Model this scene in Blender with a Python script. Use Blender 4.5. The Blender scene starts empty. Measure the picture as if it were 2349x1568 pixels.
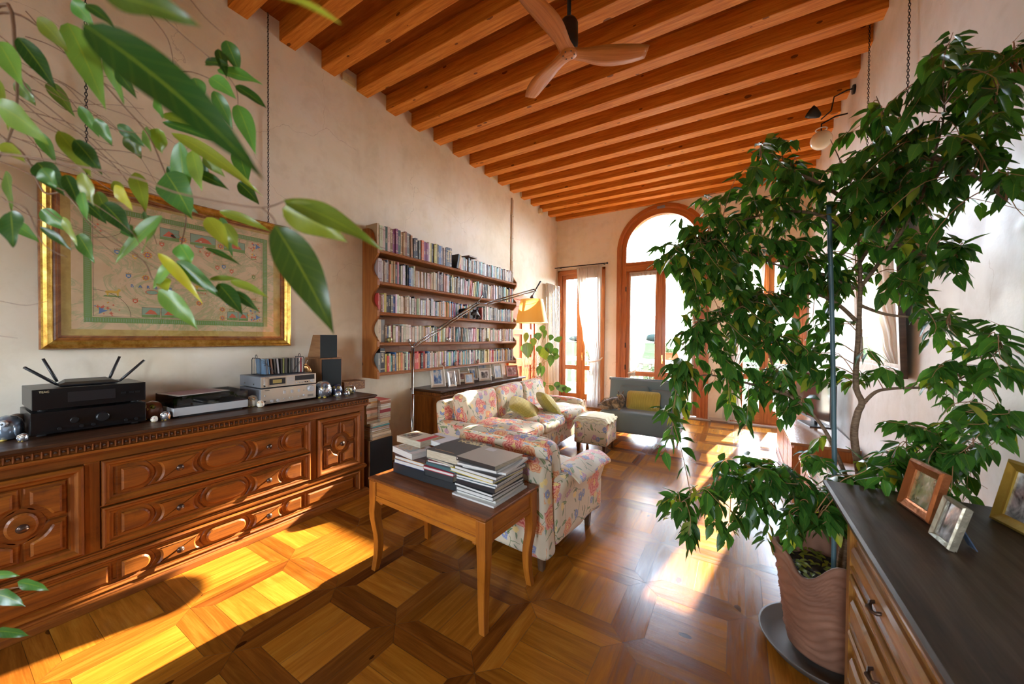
import bpy, bmesh, math, random
from mathutils import Vector, Matrix, noise
PI = math.pi
SC = bpy.context.scene
COL = SC.collection
rnd = random.Random(7)
# ---------------------------------------------------------------- camera, view, sky, sun
F_PX, W_PX, H_PX = 837.74, 2349, 1568
YAW, PITCH, ROLL = 0.551724, -0.013483, 0.007288
_c, _s = math.cos(YAW), math.sin(YAW)
_cp, _sp = math.cos(PITCH), math.sin(PITCH)
_cr, _sr = math.cos(ROLL), math.sin(ROLL)
FW = Vector((-_s * _cp, _c * _cp, _sp))
_U0 = Vector((_s * _sp, -_c * _sp, _cp)); _R0 = Vector((_c, _s, 0))
RT = _cr * _R0 + _sr * _U0
UP = -_sr * _R0 + _cr * _U0
CAM = Vector((0, 0, 1.5))
cd = bpy.data.cameras.new('camera'); co = bpy.data.objects.new('camera', cd); COL.objects.link(co)
cd.sensor_width = 36; cd.sensor_fit = 'HORIZONTAL'; cd.lens = 36 * F_PX / W_PX
co.matrix_world = Matrix(((RT.x, UP.x, -FW.x, CAM.x), (RT.y, UP.y, -FW.y, CAM.y), (RT.z, UP.z, -FW.z, CAM.z), (0, 0, 0, 1)))
cd.clip_start = 0.02; cd.clip_end = 500
cd.dof.use_dof = True; cd.dof.focus_distance = 3.6; cd.dof.aperture_fstop = 3.5
SC.camera = co
SC.view_settings.view_transform = 'Standard'; SC.view_settings.look = 'None'
SC.view_settings.exposure = 1.18; SC.view_settings.gamma = 1.0; SC.view_settings.use_curve_mapping = False
SC.cycles.use_denoising = True
SC.cycles.max_bounces = 9; SC.cycles.diffuse_bounces = 5; SC.cycles.glossy_bounces = 3
SC.cycles.transparent_max_bounces = 12; SC.cycles.transmission_bounces = 4
SC.cycles.sample_clamp_indirect = 6.0
SC.cycles.caustics_reflective = False; SC.cycles.caustics_refractive = False
SC.cycles.use_adaptive_sampling = True; SC.cycles.adaptive_threshold = 0.02

def at(u, v, X=None, Y=None, Z=None, d=None):
    """the point of the place seen at (u, v) of the 2349 x 1568 frame that lies on a plane, or at depth d"""
    r = FW + RT * ((u - 1174.5) / F_PX) - UP * ((v - 784) / F_PX)
    if X is not None: t = X / r.x
    elif Y is not None: t = Y / r.y
    elif Z is not None: t = (Z - 1.5) / r.z
    else: t = d
    return CAM + r * t

wd = bpy.data.worlds.new('sky'); SC.world = wd; wd.use_nodes = True
wn = wd.node_tree; wn.nodes.clear()
wo = wn.nodes.new('ShaderNodeOutputWorld'); wb = wn.nodes.new('ShaderNodeBackground')
wr = wn.nodes.new('ShaderNodeValToRGB'); wg = wn.nodes.new('ShaderNodeNewGeometry'); wx = wn.nodes.new('ShaderNodeSeparateXYZ')
wn.links.new(wg.outputs['Incoming'], wx.inputs[0])
wm = wn.nodes.new('ShaderNodeMath'); wm.operation = 'MULTIPLY'; wm.inputs[1].default_value = -1
wn.links.new(wx.outputs[2], wm.inputs[0]); wn.links.new(wm.outputs[0], wr.inputs[0])
wr.color_ramp.elements[0].position = 0.0; wr.color_ramp.elements[0].color = (0.84, 0.92, 1.0, 1)
wr.color_ramp.elements[1].position = 0.75; wr.color_ramp.elements[1].color = (0.50, 0.72, 1.0, 1)
wn.links.new(wr.outputs[0], wb.inputs[0]); wb.inputs[1].default_value = 27.0
wn.links.new(wb.outputs[0], wo.inputs[0])
SUN_TO = Vector((0.18, 1.0, 0.51)).normalized()
sl = bpy.data.lights.new('sun', 'SUN'); so = bpy.data.objects.new('sun', sl); COL.objects.link(so)
sl.energy = 27; sl.angle = math.radians(0.6); sl.color = (1.0, 0.90, 0.72)
so.rotation_euler = SUN_TO.to_track_quat('Z', 'Y').to_euler(); so.location = (2, 14, 8)

def portal(name, cx, cy, cz, w, h, ny):
    # marks an opening for the sampler; gives off no light of its own
    l = bpy.data.lights.new(name, 'AREA'); o = bpy.data.objects.new(name, l); COL.objects.link(o)
    l.shape = 'RECTANGLE'; l.size = w; l.size_y = h; l.cycles.is_portal = True
    o.location = (cx, cy, cz); o.rotation_euler = (-PI / 2, 0, 0) if ny > 0 else (PI / 2, 0, 0)
portal('portal_door_west', -2.935, 8.0, 1.5, 1.05, 3.0, 1)
portal('portal_arch', -1.29, 8.0, 2.07, 1.68, 4.1, 1)
portal('portal_door_east', 0.44, 8.0, 1.5, 1.02, 3.0, 1)
portal('portal_rear_west', -2.4, -2.75, 1.65, .8, 1.5, -1)
portal('portal_rear_east', -0.1, -2.75, 1.65, .8, 1.5, -1)

# ---------------------------------------------------------------- materials
class NT:
    def __init__(s, name):
        s.m = bpy.data.materials.new(name); s.m.use_nodes = True; s.t = s.m.node_tree; s.t.nodes.clear()
        s.out = s.t.nodes.new('ShaderNodeOutputMaterial'); s.b = s.n('ShaderNodeBsdfPrincipled')
        s.l(s.b.outputs[0], s.out.inputs[0])
    def n(s, t, **k):
        x = s.t.nodes.new(t)
        for a, v in k.items(): setattr(x, a, v)
        return x
    def l(s, a, b): s.t.links.new(a, b)
    def i(s, name, v):
        if hasattr(v, 'links') or hasattr(v, 'is_linked'): s.l(v, s.b.inputs[name])
        else: s.b.inputs[name].default_value = v
    def tex(s, which='UV'): return s.n('ShaderNodeTexCoord').outputs[which]
    def mapping(s, src, scale=(1, 1, 1), loc=(0, 0, 0), rot=(0, 0, 0)):
        m = s.n('ShaderNodeMapping'); s.l(src, m.inputs[0]); m.inputs['Scale'].default_value = scale
        m.inputs['Location'].default_value = loc; m.inputs['Rotation'].default_value = rot; return m.outputs[0]
    def noise(s, vec, scale=5, detail=3, rough=.5, dist=0):
        x = s.n('ShaderNodeTexNoise'); s.l(vec, x.inputs['Vector']) if vec is not None else None
        x.inputs['Scale'].default_value = scale; x.inputs['Detail'].default_value = detail
        x.inputs['Roughness'].default_value = rough; x.inputs['Distortion'].default_value = dist; return x.outputs['Fac']
    def ramp(s, fac, stops, interp='LINEAR'):
        r = s.n('ShaderNodeValToRGB'); s.l(fac, r.inputs[0]); e = r.color_ramp.elements; r.color_ramp.interpolation = interp
        while len(e) < len(stops): e.new(.5)
        for k, (p, c) in enumerate(stops):
            e[k].position = p; e[k].color = (c[0], c[1], c[2], 1) if hasattr(c, '__len__') else (c, c, c, 1)
        return r.outputs[0]
    def mix(s, fac, a, b, mode='MIX'):
        x = s.n('ShaderNodeMix', data_type='RGBA', blend_type=mode)
        for k, v in ((0, fac), (6, a), (7, b)):
            if hasattr(v, 'is_linked'): s.l(v, x.inputs[k])
            else: x.inputs[k].default_value = v if k == 0 else (v[0], v[1], v[2], 1)
        return x.outputs[2]
    def math(s, op, a, b=None, c=None, clamp=False):
        x = s.n('ShaderNodeMath', operation=op, use_clamp=clamp)
        for k, v in enumerate((a, b, c)):
            if v is None: continue
            if hasattr(v, 'is_linked'): s.l(v, x.inputs[k])
            else: x.inputs[k].default_value = v
        return x.outputs[0]
    def bump(s, h, strength=.3, dist=.002):
        b = s.n('ShaderNodeBump'); s.l(h, b.inputs['Height']); b.inputs['Strength'].default_value = strength
        b.inputs['Distance'].default_value = dist; s.l(b.outputs[0], s.b.inputs['Normal'])
    def vec(s, op, a, b=None):
        x = s.n('ShaderNodeVectorMath', operation=op)
        for k, v in enumerate((a, b)):
            if v is None: continue
            if hasattr(v, 'is_linked'): s.l(v, x.inputs[k])
            else: x.inputs[k].default_value = v
        return x

MATS = {}
def plain(name, col, rough=.5, metal=0, spec=.5, coat=0, bumpy=0):
    if name in MATS: return MATS[name]
    n = NT(name); n.i('Base Color', (col[0], col[1], col[2], 1)); n.i('Roughness', rough); n.i('Metallic', metal)
    n.i('Specular IOR Level', spec); n.i('Coat Weight', coat); n.i('Coat Roughness', .08)
    if bumpy:
        h = n.noise(n.tex('Object'), 60, 4); n.bump(h, bumpy, .002)
    MATS[name] = n.m; return n.m

def wood(name, dark, mid, light, rough=.35, grain=1.0, knots=.0, coat=.2, tint=False, across=14, wear=0.0, spec=.4):
    """grain runs along U (metres)"""
    if name in MATS: return MATS[name]
    n = NT(name); uv = n.tex('UV')
    v1 = n.mapping(uv, (1.1 * grain, across * grain, 1))
    a = n.noise(v1, 2.2, 5, .6, .6)
    v2 = n.mapping(uv, (3 * grain, 90 * grain, 1)); b = n.noise(v2, 2, 3, .6)
    g = n.math('ADD', n.math('MULTIPLY', a, .75), n.math('MULTIPLY', b, .25))
    col = n.ramp(g, [(.3, dark), (.5, mid), (.68, light)])
    if tint:
        at_ = n.n('ShaderNodeAttribute', attribute_name='tint', attribute_type='GEOMETRY')
        sx = n.n('ShaderNodeSeparateColor'); n.l(at_.outputs['Color'], sx.inputs[0])
        col2 = n.ramp(g, [(.28, tint[0]), (.5, tint[1]), (.7, tint[2])])
        col = n.mix(sx.outputs[0], col, col2)
        hv = n.n('ShaderNodeHueSaturation'); n.l(col, hv.inputs['Color'])
        n.l(n.math('ADD', n.math('MULTIPLY', sx.outputs[1], .55), .72), hv.inputs['Value']); col = hv.outputs[0]
    if knots:
        kv = n.mapping(uv, (4.2, 8.5, 1)); vo = n.n('ShaderNodeTexVoronoi'); n.l(kv, vo.inputs['Vector']); vo.inputs['Scale'].default_value = 1.0
        w = n.math('ADD', vo.outputs['Distance'], n.math('MULTIPLY', n.math('SUBTRACT', n.noise(uv, 30, 2), .5), .06))
        sc = n.n('ShaderNodeSeparateColor'); n.l(vo.outputs['Color'], sc.inputs[0])
        thr = n.math('MULTIPLY', n.math('GREATER_THAN', sc.outputs[0], 1 - knots), n.math('ADD', .07, n.math('MULTIPLY', sc.outputs[1], .09)))
        k = n.math('LESS_THAN', w, thr)
        col = n.mix(n.math('MULTIPLY', k, .78), col, (dark[0] * .25, dark[1] * .2, dark[2] * .2))
    if wear:
        ww = n.noise(n.tex('Object'), 7, 6, .75); wr_ = n.ramp(ww, [(.34, (dark[0] * .3, dark[1] * .3, dark[2] * .3)), (.46, (1, 1, 1))])
        col = n.mix(wear, col, n.mix(1, col, wr_, 'MULTIPLY'))
    n.l(col, n.b.inputs['Base Color'])
    n.l(n.ramp(g, [(.3, rough + .12), (.7, rough - .05)]), n.b.inputs['Roughness'])
    n.i('Coat Weight', coat); n.i('Coat Roughness', .12); n.i('Specular IOR Level', spec)
    n.bump(b, .25, .0012)
    MATS[name] = n.m; return n.m

# ---------------------------------------------------------------- mesh builder
class MB:
    def __init__(s): s.v = []; s.f = []; s.uv = []; s.mi = []; s.sm = []; s.M = Matrix.Identity(4); s.mat = 0; s.tint = []; s.t = (0, .5, 0); s.pv = []; s.pid = 0
    def face(s, pts, grain=0, smooth=False, off=None, uvs=None):
        if uvs is None:
            n = Vector((0, 0, 0))
            for i in range(len(pts)):
                a, b = pts[i], pts[(i + 1) % len(pts)]
                n += Vector(((a[1] - b[1]) * (a[2] + b[2]), (a[2] - b[2]) * (a[0] + b[0]), (a[0] - b[0]) * (a[1] + b[1])))
            ax = [abs(c) for c in n]; k = ax.index(max(ax))
            if k == grain: u_, v_ = [j for j in range(3) if j != k]
            else: u_ = grain; v_ = 3 - k - grain
            o = off or (0, 0); uvs = [(p[u_] + o[0], p[v_] + o[1]) for p in pts]
        b0 = len(s.v)
        for p in pts: s.v.append(s.M @ Vector(p)); s.pv.append(s.pid)
        s.f.append(tuple(range(b0, b0 + len(pts)))); s.uv.append(uvs); s.mi.append(s.mat); s.sm.append(smooth); s.tint.append(s.t)
    def ro(s): return (rnd.uniform(0, 40), rnd.uniform(0, 40))
    def box(s, c, d, grain=None, taper=None):
        s.pid += 1
        x, y, z = [q / 2 for q in d]; cx, cy, cz = c
        g = grain if grain is not None else list(d).index(max(d)); o = s.ro(); tx, ty = taper or (1, 1)
        P = [(cx + a * x * (tx if e > 0 else 1), cy + b * y * (ty if e > 0 else 1), cz + e * z) for e in (-1, 1) for b in (-1, 1) for a in (-1, 1)]
        for q in ((0, 2, 3, 1), (4, 5, 7, 6), (0, 1, 5, 4), (2, 6, 7, 3), (0, 4, 6, 2), (1, 3, 7, 5)): s.face([P[i] for i in q], g, off=o)
    def bx(s, x0, x1, y0, y1, z0, z1, grain=None): s.box(((x0 + x1) / 2, (y0 + y1) / 2, (z0 + z1) / 2), (x1 - x0, y1 - y0, z1 - z0), grain)
    def ring(s, loops, close=True, smooth=True, capa=False, capb=False, grain=0, loopclose=False):
        """loops: list of equal-length point lists, skinned together"""
        o = s.ro(); b0 = len(s.v); n = len(loops[0]); us = [0]
        for L in loops:
            for p in L: s.v.append(s.M @ Vector(p)); s.pv.append(-1)
        for k in range(1, len(loops)): us.append(us[-1] + (Vector(loops[k][0]) - Vector(loops[k - 1][0])).length)
        vs = [0]
        for k in range(1, n + 1): vs.append(vs[-1] + (Vector(loops[len(loops) // 2][k % n]) - Vector(loops[len(loops) // 2][k - 1])).length)
        m = len(loops) if loopclose else len(loops) - 1
        for a in range(m):
            a2 = (a + 1) % len(loops)
            for k in range(n if close else n - 1):
                k2 = (k + 1) % n
                s.f.append((b0 + a * n + k, b0 + a * n + k2, b0 + a2 * n + k2, b0 + a2 * n + k))
                ua, ub = us[a] + o[0], (us[a + 1] if a + 1 < len(us) else us[a] + .1) + o[0]; va, vb = vs[k] + o[1], vs[k + 1] + o[1]
                if grain == 0: s.uv.append([(ua, va), (ua, vb), (ub, vb), (ub, va)])
                else: s.uv.append([(va, ua), (vb, ua), (vb, ub), (va, ub)])
                s.mi.append(s.mat); s.sm.append(smooth); s.tint.append(s.t)
        for L, fl, do in ((0, True, capa), (len(loops) - 1, False, capb)):
            if do:
                idx = [b0 + L * n + k for k in range(n)]
                if fl: idx.reverse()
                pts = [loops[L][i - b0 - L * n] for i in idx]
                s.f.append(tuple(idx)); s.uv.append([(p[0] + o[0], p[1] + p[2] + o[1]) for p in pts]); s.mi.append(s.mat); s.sm.append(False); s.tint.append(s.t)
    def tube(s, path, r, n=8, cap=True, loopclose=False):
        path = [Vector(p) for p in path]; R = r if hasattr(r, '__len__') else [r] * len(path)
        loops = []; up = Vector((0, 0, 1))
        t0 = (path[1] - path[0]).normalized()
        if abs(t0.dot(up)) > .95: up = Vector((1, 0, 0))
        N = t0.cross(up).normalized()
        for i, p in enumerate(path):
            if loopclose: t = (path[(i + 1) % len(path)] - path[i - 1]).normalized()
            else: t = (path[min(i + 1, len(path) - 1)] - path[max(i - 1, 0)]).normalized()
            N = (N - t * N.dot(t)).normalized(); B = t.cross(N)
            loops.append([p + (N * math.cos(2 * PI * k / n) + B * math.sin(2 * PI * k / n)) * R[i] for k in range(n)])
        s.ring(loops, capa=cap and not loopclose, capb=cap and not loopclose, loopclose=loopclose)
    def lathe(s, prof, c=(0, 0, 0), n=20, axis=2, cap=True, rfun=None):
        loops = []
        for r, h in prof:
            L = []
            for k in range(n):
                a = 2 * PI * k / n; rr = r * (rfun(a, h) if rfun else 1)
                x, y = rr * math.cos(a), rr * math.sin(a)
                p = (x, y, h) if axis == 2 else ((h, x, y) if axis == 0 else (y, h, x))
                L.append((c[0] + p[0], c[1] + p[1], c[2] + p[2]))
            loops.append(L)
        s.ring(loops, capa=cap, capb=cap, grain=1)
    def prism(s, poly, d0, d1, plane='YZ', bev=0, grain=None, smooth=False):
        """poly (a, b) in a plane, extruded from d0 to d1 along the third axis; bev insets the d1 end"""
        def P(a, b, d): return {'YZ': (d, a, b), 'XZ': (a, d, b), 'XY': (a, b, d)}[plane]
        g = grain if grain is not None else {'YZ': 1, 'XZ': 0, 'XY': 0}[plane]
        s.pid += 1; o = s.ro(); n = len(poly)
        area = sum(poly[i][0] * poly[(i + 1) % n][1] - poly[(i + 1) % n][0] * poly[i][1] for i in range(n))
        if area < 0: poly = poly[::-1]
        sg = 1 if d1 > d0 else -1
        flip = (plane == 'XZ')
        lev = [(poly, d0)]
        if bev: lev += [(poly, d1 - sg * bev), (inset(poly, bev), d1)]
        else: lev += [(poly, d1)]
        for (pa, da), (pb, db) in zip(lev, lev[1:]):
            for i in range(n):
                j = (i + 1) % n; q = [P(*pa[i], da), P(*pa[j], da), P(*pb[j], db), P(*pb[i], db)]
                if (sg < 0) != flip: q.reverse()
                s.face(q, g, off=o, smooth=smooth)
        top = [P(*p, d1) for p in lev[-1][0]]; bot = [P(*p, d0) for p in lev[0][0]][::-1]
        if (sg < 0) != flip: top.reverse(); bot.reverse()
        s.face(top, g, off=o); s.face(bot, g, off=o)
    def rbox(s, c, d, r=.04, n=6, puff=0, nz=0, grain=0, seed=0, fn=None):
        """rounded soft box: grid cube pushed to a rounded box, puff swells the faces, nz wrinkles"""
        hx, hy, hz = [q / 2 for q in d]; r = min(r, hx, hy, hz); b0 = len(s.v); idx = {}; o = s.ro()
        def lay(h):
            k = max(2, int(n * h / max(hx, hy, hz)) + 1); L = [-h]
            for i in range(3): L.append(-h + r * (i + 1) / 3)
            for i in range(1, k): L.append(-h + r + (2 * h - 2 * r) * i / k)
            for i in range(3): L.append(h - r + r * i / 3)
            L.append(h); return L
        A = [lay(hx), lay(hy), lay(hz)]; N = [len(a) - 1 for a in A]
        def vid(i, j, k):
            key = (i, j, k)
            if key not in idx:
                p = Vector((A[0][i], A[1][j], A[2][k]))
                q = Vector((max(-hx + r, min(hx - r, p.x)), max(-hy + r, min(hy - r, p.y)), max(-hz + r, min(hz - r, p.z))))
                dlt = p - q
                if dlt.length > 1e-9: p = q + dlt.normalized() * r
                if puff:
                    u, v, w = p.x / hx, p.y / hy, p.z / hz
                    p.z += puff * w * (1 - u * u) * (1 - v * v); p.x += puff * .5 * u * (1 - v * v) * (1 - w * w); p.y += puff * .5 * v * (1 - u * u) * (1 - w * w)
                if nz: p += noise.noise_vector(p * 5 + Vector((seed, seed * 2, 0))) * nz + noise.noise_vector(p * 17 + Vector((seed, 0, 3))) * nz * .35
                if fn: p = fn(p)
                idx[key] = len(s.v); s.v.append(s.M @ (p + Vector(c))); s.pv.append(-1)
            return idx[key]
        loc = lambda i, j, k: (A[0][i], A[1][j], A[2][k])
        def quad(ks, ax):
            s.f.append(tuple(vid(*k) for k in ks)); g = grain if grain != ax else (grain + 1) % 3; w = 3 - ax - g
            s.uv.append([(loc(*k)[g] + o[0], loc(*k)[w] + o[1]) for k in ks]); s.mi.append(s.mat); s.sm.append(True); s.tint.append(s.t)
        for i in range(N[0]):
            for j in range(N[1]):
                quad([(i, j, 0), (i, j + 1, 0), (i + 1, j + 1, 0), (i + 1, j, 0)], 2)
                quad([(i, j, N[2]), (i + 1, j, N[2]), (i + 1, j + 1, N[2]), (i, j + 1, N[2])], 2)
        for i in range(N[0]):
            for k in range(N[2]):
                quad([(i, 0, k), (i + 1, 0, k), (i + 1, 0, k + 1), (i, 0, k + 1)], 1)
                quad([(i, N[1], k), (i, N[1], k + 1), (i + 1, N[1], k + 1), (i + 1, N[1], k)], 1)
        for j in range(N[1]):
            for k in range(N[2]):
                quad([(0, j, k), (0, j, k + 1), (0, j + 1, k + 1), (0, j + 1, k)], 0)
                quad([(N[0], j, k), (N[0], j + 1, k), (N[0], j + 1, k + 1), (N[0], j, k + 1)], 0)
    def sphere(s, c, r, n=12, m=8, sc=(1, 1, 1)):
        loops = [[(c[0] + r * sc[0] * math.sin(PI * k / m) * math.cos(2 * PI * j / n), c[1] + r * sc[1] * math.sin(PI * k / m) * math.sin(2 * PI * j / n), c[2] - r * sc[2] * math.cos(PI * k / m)) for j in range(n)]
                 for k in range(m + 1)]
        e = 1e-3
        loops[0] = [(c[0] + r * e * math.cos(2 * PI * j / n), c[1] + r * e * math.sin(2 * PI * j / n), c[2] - r * sc[2]) for j in range(n)]
        loops[-1] = [(c[0] + r * e * math.cos(2 * PI * j / n), c[1] + r * e * math.sin(2 * PI * j / n), c[2] + r * sc[2]) for j in range(n)]
        s.ring(loops, capa=True, capb=True)
    def build(s, name, mats, parent=None, bevel=0, local=None):
        me = bpy.data.meshes.new(name)
        off = Vector(local) if local is not None else (parent_origin(parent))
        s.pv += [-1] * (len(s.v) - len(s.pv)); key = {}; rm = []; nv = []
        for i, (p, q) in enumerate(zip(s.v, s.pv)):      # weld the corners of each box or prism, never across them
            k = (q, round(p.x, 5), round(p.y, 5), round(p.z, 5)) if q > 0 else i
            if k not in key: key[k] = len(nv); nv.append(p)
            rm.append(key[k])
        keep = [len({rm[i] for i in f}) == len(f) for f in s.f]
        for L in ('f', 'uv', 'mi', 'sm', 'tint'): setattr(s, L, [x for x, k in zip(getattr(s, L), keep) if k])
        s.f = [tuple(rm[i] for i in f) for f in s.f]
        me.from_pydata([tuple(p - off) for p in nv], [], s.f)
        mats = mats if isinstance(mats, (list, tuple)) else [mats]
        for m in mats: me.materials.append(m)
        uvl = me.uv_layers.new(name='UVMap'); flat = []
        for u in s.uv:
            for a in u: flat += [a[0], a[1]]
        uvl.data.foreach_set('uv', flat)
        me.polygons.foreach_set('material_index', s.mi); me.polygons.foreach_set('use_smooth', s.sm)
        if any(t != (0, .5, 0) for t in s.tint):
            ca = me.color_attributes.new('tint', 'FLOAT_COLOR', 'CORNER'); fl = []
            for fc, t in zip(s.f, s.tint):
                for _ in fc: fl += [t[0], t[1], t[2], 1]
            ca.data.foreach_set('color', fl)
        me.update()
        o = bpy.data.objects.new(name, me); COL.objects.link(o)
        if parent is not None: o.parent = parent
        else: o.location = off
        if bevel:
            b = o.modifiers.new('bevel', 'BEVEL'); b.width = bevel; b.segments = 2; b.limit_method = 'ANGLE'; b.angle_limit = math.radians(40)
        ORG[o.name] = off
        return o
ORG = {}
def parent_origin(p):
    if p is None: return Vector((0, 0, 0))
    return ORG.get(p.name, Vector((0, 0, 0)))
def inset(poly, d):
    n = len(poly); out = []
    for i in range(n):
        a, b, c = Vector(poly[i - 1]), Vector(poly[i]), Vector(poly[(i + 1) % n])
        e1 = (b - a); e2 = (c - b)
        if e1.length < 1e-9 or e2.length < 1e-9: out.append(tuple(b)); continue
        e1.normalize(); e2.normalize(); n1 = Vector((-e1.y, e1.x)); n2 = Vector((-e2.y, e2.x)); m = n1 + n2
        if m.length < .3: out.append(tuple(b + n1 * d)); continue
        m.normalize(); out.append(tuple(b + m * min(d / max(m.dot(n1), .35), d * 2)))
    return out
def tag(o, label=None, cat=None, group=None, kind=None):
    if label: o['label'] = label
    if cat: o['category'] = cat
    if group: o['group'] = group
    if kind: o['kind'] = kind
    return o
def thing(name, loc, label, cat, group=None, rz=0, local=False):
    """an Empty at the thing's base; parts are meshed in world coordinates and made local to it (unless rz)"""
    o = bpy.data.objects.new(name, None); COL.objects.link(o); o.location = loc; o.rotation_euler = (0, 0, rz)
    o.empty_display_size = .1; ORG[o.name] = Vector((0, 0, 0)) if (rz or local) else Vector(loc); return tag(o, label, cat, group)
def single(o, label, cat, group=None): return tag(o, label, cat, group)
def copy_tree(o, parent=None):
    c = o.copy(); COL.objects.link(c)
    if parent is not None: c.parent = parent
    ORG[c.name] = ORG.get(o.name, Vector((0, 0, 0)))
    for ch in list(o.children): copy_tree(ch, c)
    return c
def text_mesh(name, txt, size, mat, M, parent, ext=.0006, font_w=1.0):
    cu = bpy.data.curves.new(name, 'FONT'); cu.body = txt; cu.size = size; cu.extrude = ext; cu.align_x = 'CENTER'; cu.align_y = 'CENTER'; cu.space_character = font_w
    cu.offset = size * .018
    t = bpy.data.objects.new(name + '_tmp', cu); COL.objects.link(t)
    me = bpy.data.meshes.new_from_object(t); bpy.data.objects.remove(t)
    me.materials.clear(); me.materials.append(mat)
    M2 = Matrix.Translation(-parent_origin(parent)) @ M
    me.transform(M2); o = bpy.data.objects.new(name, me); COL.objects.link(o); o.parent = parent
    return o
# ================================================================ THE SETTING
XL, XR, YF, YB, ZB, ZC = -3.521, 0.992, 7.64, -2.45, 4.135, 4.305
def plaster(name, base, cool, rough, bumpk):
    n = NT(name); p = n.tex('Object')
    a = n.noise(p, .8, 5, .6, .4); b = n.noise(p, 5, 6, .65, .3); c = n.noise(n.mapping(p, (1, 1, .22)), 2.2, 5, .6)
    col = n.ramp(a, [(.34, (base[0] * .90, base[1] * .87, base[2] * .80)), (.5, base), (.66, cool)])
    col = n.mix(.5, col, n.ramp(b, [(.32, (.84, .81, .76)), (.5, (1, 1, 1)), (.7, (1.0, .98, .95))]), 'MULTIPLY')
    col = n.mix(.3, col, n.ramp(c, [(.36, (.80, .74, .66)), (.48, (1, 1, 1))]), 'MULTIPLY')
    vo = n.n('ShaderNodeTexVoronoi', feature='DISTANCE_TO_EDGE'); vo.inputs['Scale'].default_value = .85
    wv = n.vec('ADD', p, None); nz = n.n('ShaderNodeTexNoise'); n.l(p, nz.inputs['Vector']); nz.inputs['Scale'].default_value = 2.2; nz.inputs['Detail'].default_value = 6
    sc = n.vec('SCALE', nz.outputs['Color']); sc.inputs['Scale'].default_value = .5; n.l(sc.outputs[0], wv.inputs[1]); n.l(wv.outputs[0], vo.inputs['Vector'])
    crack = n.math('LESS_THAN', vo.outputs['Distance'], .0016); gate = n.math('GREATER_THAN', n.noise(p, .9, 2), .52)
    col = n.mix(n.math('MULTIPLY', n.math('MULTIPLY', crack, gate), .35), col, (.36, .27, .19))
    n.l(col, n.b.inputs['Base Color']); n.l(n.ramp(b, [(.3, rough + .12), (.7, rough - .08)]), n.b.inputs['Roughness'])
    n.bump(n.math('ADD', n.math('MULTIPLY', a, .6), n.math('MULTIPLY', b, .4)), bumpk, .02)
    return n.m
M_PL = plaster('ochre_plaster', (.86, .79, .63), (.87, .82, .71), .6, .12)
M_PR = plaster('polished_grey_plaster', (.72, .69, .64), (.80, .79, .77), .40, .35)
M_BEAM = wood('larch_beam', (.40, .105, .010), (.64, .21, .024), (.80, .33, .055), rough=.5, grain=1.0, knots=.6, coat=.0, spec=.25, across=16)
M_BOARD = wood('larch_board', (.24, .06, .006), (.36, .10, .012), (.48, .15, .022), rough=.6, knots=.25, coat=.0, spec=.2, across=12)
M_FLOOR = wood('parquet', (.060, .014, .002), (.11, .028, .004), (.17, .050, .008), rough=.17, grain=1.0, knots=.2, coat=.0, spec=.14, across=13,
               tint=((.23, .070, .006), (.35, .122, .011), (.44, .185, .022)))
M_DARKGAP = plain('dark_joint', (.03, .014, .006), .6)
M_DOORW = wood('door_wood', (.28, .080, .014), (.40, .125, .024), (.52, .18, .042), rough=.38, coat=.2, across=18)
M_ORANGEW = wood('orange_door_wood', (.50, .12, .02), (.62, .17, .03), (.72, .23, .05), rough=.4, coat=.2, across=18)
def glassy(name, tintc=(1, 1, 1), gl=.06):
    m = bpy.data.materials.new(name); m.use_nodes = True; t = m.node_tree; t.nodes.clear()
    o = t.nodes.new('ShaderNodeOutputMaterial'); a = t.nodes.new('ShaderNodeBsdfTransparent'); g = t.nodes.new('ShaderNodeBsdfGlossy'); x = t.nodes.new('ShaderNodeMixShader')
    a.inputs[0].default_value = (*tintc, 1); g.inputs['Roughness'].default_value = .02; x.inputs[0].default_value = gl
    t.links.new(a.outputs[0], x.inputs[1]); t.links.new(g.outputs[0], x.inputs[2]); t.links.new(x.outputs[0], o.inputs[0]); return m
M_GLASS = glassy('window_glass')
def cloth_thin(name, col, transp, trans=.5):
    m = bpy.data.materials.new(name); m.use_nodes = True; t = m.node_tree; t.nodes.clear()
    N = t.nodes.new; L = t.links.new
    o = N('ShaderNodeOutputMaterial'); d = N('ShaderNodeBsdfDiffuse'); tr = N('ShaderNodeBsdfTranslucent'); a = N('ShaderNodeBsdfTransparent')
    x1 = N('ShaderNodeMixShader'); x2 = N('ShaderNodeMixShader'); d.inputs[0].default_value = (*col, 1); tr.inputs[0].default_value = (*col, 1)
    x1.inputs[0].default_value = trans; x2.inputs[0].default_value = transp
    L(d.outputs[0], x1.inputs[1]); L(tr.outputs[0], x1.inputs[2]); L(x1.outputs[0], x2.inputs[1]); L(a.outputs[0], x2.inputs[2]); L(x2.outputs[0], o.inputs[0]); return m
M_CURT = cloth_thin('sheer_curtain', (.66, .62, .54), .07, .45)
M_WHITE = plain('white_paint', (.82, .80, .76), .45)
M_BRASS = plain('brass', (.72, .50, .20), .3, 1)
M_IRON = plain('black_iron', (.03, .03, .033), .45, .6)

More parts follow.
